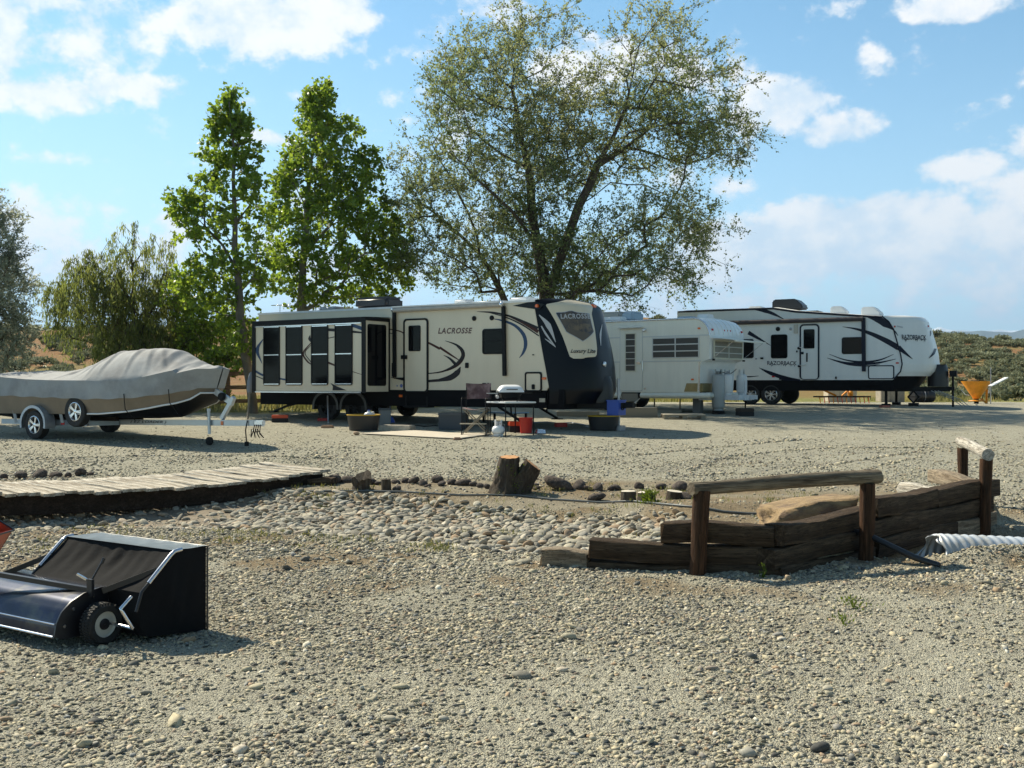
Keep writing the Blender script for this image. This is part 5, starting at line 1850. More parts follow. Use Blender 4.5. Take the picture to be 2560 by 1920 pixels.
    MB().box(A[0], -.012, B[1], B[0], 0, A[1]).build('service_panel', ALUW, t, 30)
    for k in range(7):
        z = B[1] + .08 + k * .035
        MB().box(A[0] + .06, -.018, z, A[0] + .2, -.012, z + .012).build('louvre', BLACK, t)
    q = xz(580, 1096)
    MB().box(-.03, -.012, -.022, .03, 0, .022).build('outlet', SILVER, t).location = (q[0], 0, q[1])
    # roof gear
    def rb(nm, m, x0, x1, y0, y1, h, bev=.05):
        a, b = fr.xz(z4(x0, 0)[0], 790, (y0 + y1) / 2)[0], fr.xz(z4(x1, 0)[0], 790, (y0 + y1) / 2)[0]
        MB().box(a, y0, zt + .02, b, y1, zt + .04 + h).build(nm, m, t, 40, bev, 3)
    rb('air_conditioner', mat('beige_shroud', (.42, .40, .36), .5), 140, 375, .7, 1.4, .31, .08)
    rb('air_conditioner_cowl', mat('pale_blue_shroud', (.40, .48, .56), .5), 380, 510, .7, 1.4, .30, .07)
    rb('roof_vent', WHITEP, 150, 350, .2, .55, .11, .03)
    rb('roof_vent', mat('pale_blue_shroud'), 962, 1118, 1.2, 1.6, .10, .03)
    rb('roof_vent', WHITEP, 1178, 1300, 1.1, 1.5, .14, .03)
    # folding step, tongue, stand
    q = xz(410, 1190)
    st = MB().box(q[0] - .33, -.34, .27, q[0] + .30, -.10, .30)
    st.bar((q[0] - .31, -.2, .29), (q[0] - .25, .08, .47), .03).bar((q[0] + .28, -.2, .29), (q[0] + .34, .08, .47), .03)
    st.build('step', SILVER, t)
    MB().box(q[0] - .30, .0, .34, q[0] + .28, .03, zs + .14).build('step_well', mat('old_wood', (.24, .21, .16), .8), t)
    TW = mat('white_frame_paint', (.62, .64, .66), .45, var=.12, vscale=6)
    tg = MB()
    for y in (.35, Wd - .35):
        tg.bar((xl - .2, y, .46), (xl + 1.05, Wd / 2 + (.05 if y > 1 else -.05), .46), .07, .14)
    tg.box(xl + .25, .60, .40, xl + .95, Wd - .60, .54).box(xl + .98, Wd / 2 - .07, .42, xl + 1.25, Wd / 2 + .07, .54)
    tg.build('tongue', TW, t, 30)
    tj = MB().cyl((xl + .92, Wd / 2 - .04, .45), (xl + .92, Wd / 2 - .04, .98), .035, n=10).build('tongue_jack', TW, t)
    MB().cyl((xl + .92, Wd / 2 - .04, -.1), (xl + .92, Wd / 2 - .04, .45), .022, n=8).build('jack_leg', UNDER, tj)
    for x, y in ((-3.2, .25), (-3.2, Wd - .25)):
        zg = g(*fr.world(x, y).xy) - fr.O.z
        road_wheel(t, x, y, zg + .33, side=-1 if y < 1 else 1, dark=True, spokes=6)
    for x, y in ((-.35, .5), (-.35, 1.8), (-4.5, .5)):
        zg = g(*fr.world(x, y).xy) - fr.O.z
        MB().box(x - .12, y - .1, zg, x + .12, y + .1, zs + .02).build('support_block', mat('grey_block', (.16, .16, .155), .9), t)
    return fr, xl, Wd
VT, VT_XL, VT_W = vintage_trailer()

# ------------------------------------------------------------------ the white toy hauler
def white_hauler():
    fr = Frame(9.89, 35.4, .905, math.radians(-30))
    t = thing('travel_trailer', 'white toy hauler trailer with black swooshes parked farthest right', 'travel trailer', fr.O, fr.a)
    z5 = lambda x, y: (1880 + x / 3.687, 720 + y / 3.687)
    z4 = lambda x, y: (1480 + x / 4.366, 720 + y / 4.366)
    xz = lambda x, y, yy=0: fr.xz(*z5(x, y), yy)
    Wd = 2.44
    x0 = fr.xz(*z4(945, 260))[0]
    zb = xz(700, 848)[1]
    roofline = [fr.xz(*z4(945, 252)), fr.xz(*z4(1500, 232)), fr.xz(*z4(1980, 216)), xz(400, 212), xz(800, 238), xz(1150, 260), xz(1200, 262)]
    cx_ = [xz(1200, 260), xz(1262, 310), xz(1305, 380), xz(1345, 520), xz(1372, 620), xz(1385, 700), xz(1370, 770), xz(1310, 838)]
    prof = [(x0, zb)] + roofline + cx_[1:] + [(cx_[-1][0] - .05, zb)]
    MB().poly(prof, lambda a, b, d: Vector((a, d, b)), .05).build('side_wall', WHITE, t, 30)
    MB().poly(prof, lambda a, b, d: Vector((a, Wd - d, b)), .05).build('far_wall', WHITE, t, 30)
    MB().box(x0 - .05, 0, zb, x0 - .001, Wd, roofline[0][1]).build('rear_wall', WHITE, t, 30)
    vs, fs = [], []
    for a, b in roofline:
        for k in range(9):
            q = k / 8
            vs.append((a, -.02 + (Wd + .04) * q, b + .012 + .05 * math.sin(PI * q)))
    for i in range(len(roofline) - 1):
        for k in range(8):
            fs.append((i * 9 + k, i * 9 + k + 1, i * 9 + 10 + k, i * 9 + 9 + k))
    MB().add(vs, fs).build('roof', ROOFW, t, 40)
    S_ = lambda d: (lambda px, py: (lambda q: Vector((q[0], -d, q[1])))(fr.xz(px, py)))
    edge = [p for p in roofline]
    MB().tube([(a, -.012, b - .03) for a, b in edge], .028, 6).build('roof_edge', DECAL_N, t, 60)
    # nose: side edge follows the wall's curved front, bulging forward between
    ez = [p[1] for p in cx_][::-1]
    ex = [p[0] for p in cx_][::-1]
    z0, z1 = ez[0] + .09, ez[-1] + .01
    sil = [xz(*p, 1.75) for p in ((1726, 740), (1724, 690), (1712, 600), (1692, 520), (1664, 430), (1636, 362), (1605, 305), (1582, 282))]
    bz = [p[1] for p in sil]
    bb = [(p[0] - float(np.interp(p[1], ez, ex))) / .97 for p in sil]
    bz, bb = [z0] + bz + [z1 - .03, z1], [bb[0] - .04] + bb + [bb[-1] - .12, bb[-1] - .35]
    def bul(z):
        return float(np.interp(z, bz, bb))
    def cap(u, v):
        z = z0 + (z1 - z0) * v
        a = abs(2 * u - 1)
        return Vector((float(np.interp(z, ez, ex)) + bul(z) * (1 - a ** 4.5) + .012, -.01 + (Wd + .02) * u, z + .03 * (1 - a * a) * v))
    MB().grid(cap, 44, 40).build('front_cap', WHITE, t, 80)
    inv = invert(cap, fr)
    CAPD = lambda d: (lambda px, py: proud(cap, *inv(px, py), d))
    # edge moulding down the front corner
    MB().tube([(a + .0, -.018, b) for a, b in cx_], .022, 6).build('corner_moulding', DECAL_N, t, 60)
    MB().box(x0, .03, zb - .36, cx_[-1][0] - .02, Wd - .03, zb).build('underbelly', UNDER, t)
    def low(u, v):
        a = abs(2 * u - 1)
        return Vector((cx_[-1][0] - .08 + .82 * (1 - a ** 5) * (.65 + .35 * v), .02 + (Wd - .04) * u, zb - .30 + (z0 - zb + .30) * v))
    MB().grid(low, 30, 8).build('lower_cap', UNDER, t, 60)
    Z5 = lambda *ps: [z5(*p) for p in ps]
    Z4 = lambda *ps: [z4(*p) for p in ps]
    for pts, ws in ((Z5((835, 357), (960, 378), (1090, 418), (1240, 488), (1345, 548)), (1, 5, 9, 13, 14)), (Z5((712, 610), (850, 660), (1010, 682), (1170, 665), (1305, 612)), (1, 3, 5, 4, 1)),
                    (Z5((692, 645), (850, 690), (1000, 698), (1160, 690), (1325, 655)), (1, 6, 8, 5, 1)), (Z5((750, 668), (900, 710), (1060, 718), (1180, 702)), (1, 2, 3, 1)),
                    (Z5((65, 735), (170, 785), (300, 828), (445, 850)), (1, 9, 10, 4)), (Z5((250, 830), (350, 846), (445, 852)), (8, 6, 2)), (Z5((20, 196), (120, 212), (200, 240), (302, 292)), (3, 9, 7, 1)),
                    (Z4((1710, 480), (1800, 535), (1950, 628)), (7, 5, 1)), (Z4((1700, 500), (1790, 545), (1900, 600)), (3, 3, 1)), (Z4((1640, 965), (1720, 968), (1820, 960)), (3, 3, 1)),
                    (Z5((1060, 268), (1150, 285), (1230, 330), (1303, 385)), (1, 16, 18, 2))):
        swoosh(pts, ws, S_(.004), 20).build('decal', DECAL_N, t, 60)
    for pts, ws in ((Z5((1348, 548), (1400, 590), (1480, 656)), (13, 8, 1)), (Z5((1308, 385), (1325, 410), (1345, 440)), (1, 3, 1)), (Z5((1690, 560), (1670, 605), (1628, 648)), (5, 6, 1)), (Z5((1642, 395), (1646, 420), (1640, 445)), (2, 2, 1))):
        swoosh(pts, ws, CAPD(.013), 12).build('decal', DECAL_N, t, 60)
    def spiky(corners, fn, nm='lettering'):
        (ax, ay), (bx, by), (cx, cy), (dx, dy) = corners
        mb = text_quad('RAZORBACK', corners, fn)
        for u, ln in ((.13, .55), (.17, .35), (.55, .30), (.62, .45), (.80, .35), (.93, .50)):
            x, y, h = dx + (cx - dx) * u, dy + (cy - dy) * u, (dy - ay)
            mb.add([fn(x - h * .10, y - 1), fn(x + h * .10, y - 1), fn(x + h * .05, y + h * ln)], [(0, 1, 2)])
        return mb.build(nm, DECAL_N, t, 0)
    spiky(Z5((140, 672), (415, 675), (412, 712), (142, 710)), S_(.005))
    spiky(Z5((1378, 430), (1600, 437), (1602, 480), (1382, 476)), CAPD(.03))
    # windows, door, hatch
    for a in ((175, 430, 327, 648), (828, 455, 1022, 607)):
        A, B = xz(a[0], a[1]), xz(a[2], a[3])
        win(t, 'side_window', (*A, *B), .07, .03, 0)
    A, B = fr.xz(*z4(1640, 560)), fr.xz(*z4(1766, 766))
    win(t, 'side_window', (*A, *B), .07, .03, 0)
    A, B = xz(440, 335), xz(622, 845)
    dr = MB().ring(rrect(A[0], B[1], B[0], A[1], .13), rrect(A[0] + .05, B[1] + .02, B[0] - .05, A[1] - .05, .09), side_fn(0), .03).build('door_frame', DECAL_N, t, 30)
    MB().poly(rrect(A[0] + .045, B[1] + .015, B[0] - .045, A[1] - .045, .09), side_fn(-.001), .014).build('door', WHITE, dr, 30)
    A2, B2 = xz(478, 382), xz(578, 557)
    win(t, 'door_window', (*A2, *B2), .04, .02, -.015)
    for x, y, w, h in ((465, 600, .045, .04), (508, 640, .02, .15), (435, 555, .05, .04), (438, 720, .05, .035), (415, 585, .02, .03), (775, 828, .025, .04), (92, 648, .05, .03)):
        q = xz(x, y)
        MB().box(-w, -.04, -h, w, 0, h).build('fitting', BLACK, t, 30, .005).location = (q[0], -.002, q[1])
    for a, b in (((440, 548), (475, 548)), ((440, 712), (500, 710))):
        p, q = xz(*a), xz(*b)
        MB().bar((p[0], -.06, p[1]), (q[0], -.06, q[1]), .02).build('grab_handle', SILVER, t)
    for x, y, r in ((240, 378, .075), (357, 378, .05), (38, 653, .03)):
        q = xz(x, y)
        MB().lathe([(r, 0), (r, -.02), (r * .7, -.03), (.001, -.03)], n=18, axis='y', caps=False).build('speaker', BLACK if r > .06 else GREYM, t).location = (q[0], 0, q[1])
    A, B = xz(387, 338), xz(424, 418)
    MB().box(A[0], -.05, B[1], B[0], 0, A[1]).build('porch_light', mat('beige_plastic', (.50, .46, .39), .5), t, 30, .01)
    A, B = xz(1070, 713), xz(1312, 840)
    hf = MB().ring(rrect(A[0], B[1], B[0], A[1], .07), rrect(A[0] + .035, B[1] + .03, B[0] - .035, A[1] - .035, .05), side_fn(0), .02).build('hatch_frame', DECAL_N, t, 30)
    MB().poly(rrect(A[0] + .03, B[1] + .025, B[0] - .03, A[1] - .03, .05), side_fn(-.001), .012).build('hatch', WHITE, hf, 30)
    for x, y in ((1340, 691), (197, 817)):
        q = xz(x, y)
        MB().box(-.05, -.03, -.025, .05, 0, .025).build('marker_light', REDL, t, 30, .01).location = (q[0], 0, q[1])
    for x, y in ((1315, 356), (1622, 354)):
        MB().box(-.02, -.04, -.03, .03, .04, .03).build('marker_light', REDL, t, 30, .01).location = CAPD(.005)(*z5(x, y))
    on_surface(cap, inv, Z5((1335, 345), (1390, 347), (1390, 370), (1336, 368)), .006, 2).build('emblem', DECAL_G, t)
    # awning
    a0, a1 = (x0 + .2, fr.xz(*z4(1650, 372))[1]), xz(1030, 285)
    MB().tube([(a0[0], -.09, a0[1] - .02), (a1[0], -.09, a1[1])], .075, 12).build('awning_roll', mat('dark_awning', (.05, .04, .045), .6), t, 60)
    p, q = xz(1030, 275), xz(1034, 770)
    MB().bar((p[0], -.06, p[1]), (q[0], -.05, q[1]), .12, .07, (0, 1, 0)).build('awning_arm', DECAL_N, t, 30, .01)
    # roof gear
    def rb(nm, m, a, b, y0, y1, h, bev=.06, front=0):
        xa, xb_ = fr.xz(z5(a, 0)[0], 780, (y0 + y1) / 2)[0], fr.xz(z5(b, 0)[0], 780, (y0 + y1) / 2)[0]
        z = float(np.interp((xa + xb_) / 2, [p[0] for p in roofline], [p[1] for p in roofline])) + .03
        mb = MB().poly([(xa, z), (xb_, z), (xb_, z + h * .35), (xb_ - h * .7, z + h), (xa + .06, z + h), (xa, z + h * .85)], lambda p_, q_, d: Vector((p_, y0 + d, q_)), y1 - y0)
        mb.build(nm, m, t, 40, bev, 2)
    rb('air_conditioner', mat('black_shroud'), 212, 492, .8, 1.55, .36, .04)
    rb('roof_vent', WHITEP, 735, 885, .9, 1.35, .27, .03)
    rb('roof_vent', WHITEP, 1022, 1200, .8, 1.4, .31, .03)
    rb('roof_hatch', WHITEP, -10, 110, .6, 1.1, .09, .02)
    rb('solar_panel', BLACK, 500, 640, .8, 1.5, .05, .01)
    # running gear
    for zx in (1722, 1950):
        x = fr.xz(*z4(zx, 1170))[0]
        for y, s_ in ((.13, -1), (Wd - .13, 1)):
            zg = g(*fr.world(x, y).xy) - fr.O.z
            road_wheel(t, x, y, zg + .345, side=s_, spokes=7)
    for zx, y in ((1220, .3), (1220, 2.1)):
        x = xz(zx, 1000)[0]
        zg = g(*fr.world(x, y).xy) - fr.O.z
        MB().bar((x, y, zg + .08), (x, y, zb - .34), .08).box(x - .13, y - .1, zg + .0, x + .13, y + .1, zg + .08).build('stabiliser_leg', BLACK, t)
    x, y = xz(1440, 1000)[0], 1.0
    zg = g(*fr.world(x, y).xy) - fr.O.z
    zt_ = zb - .36
    mid = (zg + .1 + zt_) / 2
    sj = MB()
    for s_ in (-1, 1):
        sj.bar((x, y, zg + .1), (x + s_ * .17, y, mid), .05).bar((x + s_ * .17, y, mid), (x, y, zt_), .05)
    sj.bar((x - .2, y, mid), (x + .2, y, mid), .02).box(x - .15, y - .1, zg, x + .15, y + .1, zg + .1)
    sj.build('scissor_jack', BLACK, t)
    xe = cx_[-1][0]
    tg = MB()
    for y in (.35, Wd - .35):
        tg.bar((xe - .4, y, zb - .30), (xe + 1.5, Wd / 2 + (.06 if y > 1 else -.06), zb - .30), .07, .15)
    tg.box(xe + 1.4, Wd / 2 - .06, zb - .34, xe + 1.65, Wd / 2 + .06, zb - .22)
    tg.build('tongue', BLACK, t)
    MB().grid(lambda u, v: Vector((xe + 1.15 + .32 * math.cos(2 * PI * u) * (1 - .2 * v ** 5), Wd / 2 + .40 * math.sin(2 * PI * u) * (1 - .2 * v ** 5), zb - .22 + .72 * v)), 26, 10).poly(rrect(xe + .9, Wd / 2 - .3, xe + 1.4, Wd / 2 + .3, .15), lambda a, b, d: Vector((a, b, zb + .5))).build('gas_cover', BLACKPL, t, 60)
    zg = g(*fr.world(xe + 1.7, Wd / 2).xy) - fr.O.z
    MB().cyl((xe + 1.6, Wd / 2, zg), (xe + 1.6, Wd / 2, zb + .25), .035, n=10).box(xe + 1.5, Wd / 2 - .1, zb + .1, xe + 1.72, Wd / 2 + .1, zb + .3).build('tongue_jack', BLACK, t)
    for k in range(3):
        MB().tube([(xe + 1.0 + .1 * k, .8, zb - .35), (xe + 1.6 + .12 * k, 1.0, zg + .25), (xe + 1.9 + .1 * k, 1.15, zg + .02)], .012, 5).build('safety_chain', GREYM, t)
    return fr, zb
WH, WH_ZB = white_hauler()
# ------------------------------------------------------------------ boat on its trailer
def boat():
    fr = Frame(-10.3, 23.0, g(-10.0, 23.2), math.radians(-29.8))
    z1 = lambda x, y: (x / 2.514, 500 + y / 2.514)
    ALU = mat('bare_aluminium', (.19, .16, .125), .42, metal=.35, var=.15, vscale=2)
    CANVAS = mat('grey_canvas', (.31, .315, .315), .9, var=.16, vscale=1.6, bump=.35, bscale=5, col2=(.25, .25, .25), c2scale=1.3)
    GAL = mat('galvanised_rail', (.36, .40, .45), .42, metal=.6, var=.12, vscale=6)
    RAILP = mat('silver_rail', (.50, .52, .54), .35, metal=.6, var=.06)
    CY, HB, XT = .95, 1.05, 4.55
    def b(x):
        if x < 1.6: return HB * (1 - .04 * (1.6 - x) / 3)
        return HB * math.sqrt(max(0, 1 - ((x - 1.6) / (XT - 1.6)) ** 2.3))
    def loc(px, py, far=0.0):
        x = 0
        y = CY - HB
        for k in range(8):
            y = CY if far else CY - b(x)
            x, z = fr.xz(px, py, y)
            x = min(x, XT)
        return x, z
    gun = sorted(loc(*z1(*p)) for p in ((-150, 1100), (0, 1112), (150, 1126), (300, 1132), (500, 1134), (720, 1132), (850, 1122), (950, 1100), (1100, 1090), (1250, 1072), (1340, 1062)))
    skt = sorted(loc(*z1(*p)) for p in ((-150, 1222), (0, 1228), (200, 1238), (390, 1245), (560, 1252), (780, 1248), (920, 1234), (1060, 1216), (1200, 1198), (1330, 1180)))
    chn = sorted(loc(*z1(*p)) for p in ((-150, 1340), (300, 1345), (600, 1345), (780, 1330), (900, 1310), (1080, 1275), (1200, 1245), (1320, 1212)))
    top = sorted(loc(*z1(*p), 1) for p in ((-150, 1085), (0, 1088), (200, 1076), (400, 1074), (480, 1070), (550, 1060), (620, 1042), (700, 1008), (760, 980), (810, 956), (950, 935), (1060, 936), (1142, 944), (1200, 985), (1290, 1036), (1385, 1046)))
    I = lambda tab, x: float(np.interp(x, [p[0] for p in tab], [p[1] for p in tab]))
    def unrake(x, z):
        q = x
        for k in range(12):
            q = min(XT, x + .42 * float(sm(q, 1.8, 4.5)) * (I(gun, q) - z))
        return q, z
    skt, chn = sorted(unrake(*p) for p in skt), sorted(unrake(*p) for p in chn)
    kel = sorted(unrake(*fr.xz(*z1(*p), CY)) for p in ((-150, 1366), (300, 1370), (600, 1372), (1000, 1372), (1150, 1364), (1230, 1312), (1300, 1245), (1335, 1205)))
    X0 = -2.0
    t = thing('boat', 'aluminium boat under a fitted grey canvas cover parked on a trailer', 'boat', fr.O, fr.a)
    def crease(x, s):
        # taut folds running from the windscreen corners down to the gunwale
        out = 0
        for x0, k in ((1.35, .55), (1.62, .2), (1.9, -.1), (2.55, -.35), (2.95, -.6), (3.3, -.8), (.8, .7)):
            d = x - (x0 - k * (abs(s) - .5))
            out += .030 * math.exp(-(d / .045) ** 2) * math.sin(PI * min(1, abs(s))) - .018 * math.exp(-((d - .10) / .06) ** 2) * math.sin(PI * min(1, abs(s)))
        return out
    def cover(u, v):
        x = X0 + (XT - X0) * u
        bb = max(b(x), .012)
        zg, zs_, zt = I(gun, x), I(skt, x), I(top, x)
        zt = max(zt, zg + .02)
        if v < .2 or v > .8:
            q = (v / .2) if v < .2 else (1 - v) / .2
            y = -bb * (1.015 - .03 * q) - .012 * (math.sin(x * 7) * math.sin(PI * q))
            z = zs_ + (zg - zs_) * q
            x2 = x - .42 * float(sm(x, 1.8, 4.5)) * (zg - z)
            return Vector((x2, CY + (y if v < .2 else -y), z + .01 * math.sin(x * 9 + 2) * (1 - q)))
        s = (v - .2) / .6 * 2 - 1
        ridge = sm(x, 1.0, 1.9) * (1 - sm(x, 2.8, 3.6))
        p = 1.35 + 1.1 * float(ridge)
        fold = .016 * math.sin(s * 11 + x * 6) * float(ridge) * abs(s) ** 2 * (1 - abs(s)) * 6 + .012 * math.sin(s * 9 + x * 5) * (1 - abs(s)) + .010 * math.sin(x * 23 + 3 * s) * float(1 - ridge) * (1 - abs(s) ** 4) * float(sm(x, .2, 1.2))
        return Vector((x, CY + bb * .985 * s, zg + (zt - zg) * (1 - abs(s) ** p) + fold + crease(x, s)))
    MB().grid(cover, 200, 60).build('canvas_cover', CANVAS, t, 38)
    def hull(u, v):
        x = X0 + .05 + (XT - .05 - X0) * u
        bb = max(b(x), .01)
        z0, z1_ = I(chn, x), I(skt, x) + .06
        w = .90 + .09 * v
        zz = z0 + (z1_ - z0) * v
        return Vector((x - .42 * float(sm(x, 1.8, 4.5)) * (I(gun, x) - zz) - .004, CY - bb * w, zz))
    MB().grid(hull, 60, 5).grid(lambda u, v: (lambda p: Vector((p.x, 2 * CY - p.y, p.z)))(hull(u, v)), 60, 5).build('hull_side', ALU, t, 60)
    def bottom(u, v):
        x = X0 + .05 + (XT - .05 - X0) * u
        bb = max(b(x), .01) * .90
        s = 2 * v - 1
        zz = I(kel, x) + (I(chn, x) - I(kel, x)) * abs(s) ** 1.2
        return Vector((x - .42 * float(sm(x, 1.8, 4.5)) * (I(gun, x) - zz), CY + bb * s, zz))
    MB().grid(bottom, 60, 12).build('hull_bottom', mat('hull_black', (.008, .008, .009), .6, spec=.15), t, 60)
    MB().add([Vector((X0 + .05, CY - .95, I(skt, X0) + .05)), Vector((X0 + .05, CY + .95, I(skt, X0) + .05)), Vector((X0 + .05, CY + .9, I(chn, X0))), Vector((X0 + .05, CY, I(kel, X0))), Vector((X0 + .05, CY - .9, I(chn, X0)))], [(0, 1, 2, 3, 4)]).build('transom', ALU, t, 0)
    for sgn in (-1, 1):
        MB().tube([(x - .42 * float(sm(x, 1.8, 4.5)) * (I(gun, x) - I(chn, x)), CY + sgn * (max(b(x), .01) * .905 + .005), I(chn, x)) for x in np.linspace(1.0, XT, 30)], .018, 6).build('chine_strip', WHITEP, t, 60)
    for px in (785, 1065):
        x = loc(*z1(px, 1250))[0]
        pts = [(x, CY - b(x) * 1.02 - .01, I(skt, x) + .10), (x + .02, CY - b(x) * 1.0 - .008, I(chn, x) + .05), (x + .10, CY - b(x) * .82, I(chn, x) - .18)]
        MB().tube(pts, .010, 5).build('strap', BLACK, t)
    # ---- trailer
    tl = thing('boat_trailer', 'silver boat trailer with a spare wheel carrying the covered boat', 'trailer', fr.O, fr.a)
    tz = lambda px, py, y=CY: fr.xz(*z1(px, py), y)
    a, c = tz(560, 1394), tz(1610, 1402)
    MB().bar((a[0], CY, a[1]), (c[0], CY, c[1]), .09, .115).build('tongue_beam', RAILP, tl, 30, .006)
    EZ = text_quad('EZLOADER', [z1(820, 1384), z1(1045, 1388), z1(1045, 1408), z1(820, 1404)], lambda px, py: (lambda q: Vector((q[0], CY - .05, q[1])))(fr.xz(px, py, CY - .05)))
    EZ.build('lettering', DECAL_N, tl, 0)
    rz = a[1]
    fm = MB()
    for y in (.28, 2 * CY - .28):
        fm.bar((-1.6, y, rz), (1.3, y, rz), .07, .11)
        fm.bar((1.3, y, rz), (max(1.5, a[0] + .75), CY + (.05 if y > CY else -.05), rz), .07, .10)
    for x in (-1.5, -.5, .6, 1.3):
        fm.bar((x, .28, rz), (x, 2 * CY - .28, rz), .06, .08)
    fm.bar((-.0, -.02, .30), (0, 2 * CY + .02, .30), .07)
    fm.build('frame', GAL, tl, 30)
    for y in (.62, 2 * CY - .62):
        MB().box(-1.7, y - .04, rz + .05, 1.8, y + .04, I(kel, 0) + .10).build('bunk', PLANKD, tl)
    for y, s_ in ((0, -1), (2 * CY, 1)):
        zg = g(*fr.world(0, y).xy) - fr.O.z
        road_wheel(tl, 0, y, zg + .305, R=.31, w=.20, spokes=5, rimr=.62, side=s_)
        fd = MB()
        fd.grid(lambda u, v, y=y: Vector((.43 * math.cos(PI * (1.08 - 1.16 * u)), y - .125 + .25 * v, zg + .33 + .40 * math.sin(PI * (1.08 - 1.16 * u)))), 24, 2)
        fd.grid(lambda u, v, y=y, s_=s_: Vector(((.37 + .06 * v) * math.cos(PI * (1.08 - 1.16 * u)), y + s_ * .125, zg + .33 + (.34 + .06 * v) * math.sin(PI * (1.08 - 1.16 * u)))), 24, 1)
        fd.build('fender', GAL, tl, 60)
    sp = fr.xz(*z1(480, 1330), -.02)
    road_wheel(tl, sp[0], .02, sp[1], R=.325, w=.20, spokes=5, rimr=.60, side=-1)
    MB().bar((sp[0], .1, sp[1]), (sp[0], .3, rz), .07).build('spare_bracket', GAL, tl)
    for px, y0, y1_ in ((92, 1235, 1400), (382, 1250, 1400)):
        p, q = fr.xz(*z1(px, y0), .1), fr.xz(*z1(px + 10, y1_), .1)
        MB().bar((p[0], .02, p[1]), (q[0], .1, q[1]), .06).build('guide_post', GAL, tl)
    # winch post
    p0, p1, p2 = tz(1395, 1375), tz(1470, 1240), tz(1345, 1195)
    MB().bar((p0[0], CY, p0[1]), (p1[0], CY, p1[1]), .08, .08).bar((p1[0] - .02, CY, p1[1] - .12), (p2[0], CY, p2[1]), .07, .12).build('winch_post', RAILP, tl, 30)
    MB().lathe([(.075, -.05), (.085, -.03), (.085, .03), (.075, .05)], n=20, axis='y').build('winch_drum', BLACK, tl).location = ((p1[0] + p2[0]) / 2, CY - .05, (p1[1] + p2[1]) / 2 - .06)
    MB().lathe([(.05, -.06), (.065, 0), (.05, .06)], n=14, axis='y').build('bow_roller', BLACK, tl).location = (p2[0] - .03, CY, p2[1])
    j0, j1 = tz(1330, 1322), tz(1335, 1470)
    MB().cyl((j0[0], CY - .08, j0[1]), (j1[0], CY - .08, j1[1]), .032, n=10).cyl((j0[0], CY - .08, j0[1] - .02), (j0[0], CY - .08, j0[1] + .04), .04, n=10).build('jack_post', RAILP, tl)
    zg = g(*fr.world(j1[0], CY - .08).xy) - fr.O.z
    MB().lathe([(.04, -.03), (.085, -.028), (.085, .028), (.04, .03)], n=18, axis='y').build('jack_wheel', BLACK, tl).location = (j1[0], CY - .08, zg + .085)
    MB().box(c[0] - .05, CY - .045, c[1] - .06, c[0] + .22, CY + .045, c[1] + .06).build('coupler', SILVER, tl, 30, .02)
    ch = MB()
    for k in range(4):
        x = c[0] + .02 + .05 * k
        ch.tube([(x, CY - .06, c[1] - .03), (x - .02 + .04 * k, CY - .10 - .03 * k, c[1] - .20), (x - .08 + .06 * k, CY - .08, c[1] - .28), (x - .1, CY - .05, c[1] - .12)], .010, 5)
    x = tz(1568, 1450)[0]
    ch.tube([(x, CY - .06, c[1] + .05), (x - .02, CY - .09, c[1] - .15), (x, CY - .08, c[1] - .38)], .012, 6).box(x - .03, CY - .11, c[1] - .46, x + .03, CY - .05, c[1] - .37)
    ch.build('wiring', BLACK, tl, 60)
    l = tz(1407, 1402)
    MB().box(l[0] - .03, CY - .06, l[1] - .04, l[0] + .03, CY - .045, l[1] + .04).build('reflector', AMBER, tl)
    l = fr.xz(*z1(328, 1406), -.12)
    MB().box(l[0] - .05, .13, l[1] - .03, l[0] + .05, .15, l[1] + .03).build('reflector', REDL, tl)
boat()

# ------------------------------------------------------------------ pieces round the cream trailer
PLY = mat('pale_plank', (.46, .40, .30), .85, var=.2, vscale=8, stretch=(.5, 6, 6))
OLDW = mat('old_wood')
REDP = mat('red_plastic', (.50, .025, .02), .4)
ORANGE = mat('orange_red_block', (.60, .075, .02), .5)
BLUEP = mat('blue_plastic', (.03, .085, .42), .42)
def on(px, py, dy=0.0):
    b = gp(px, py)
    return b

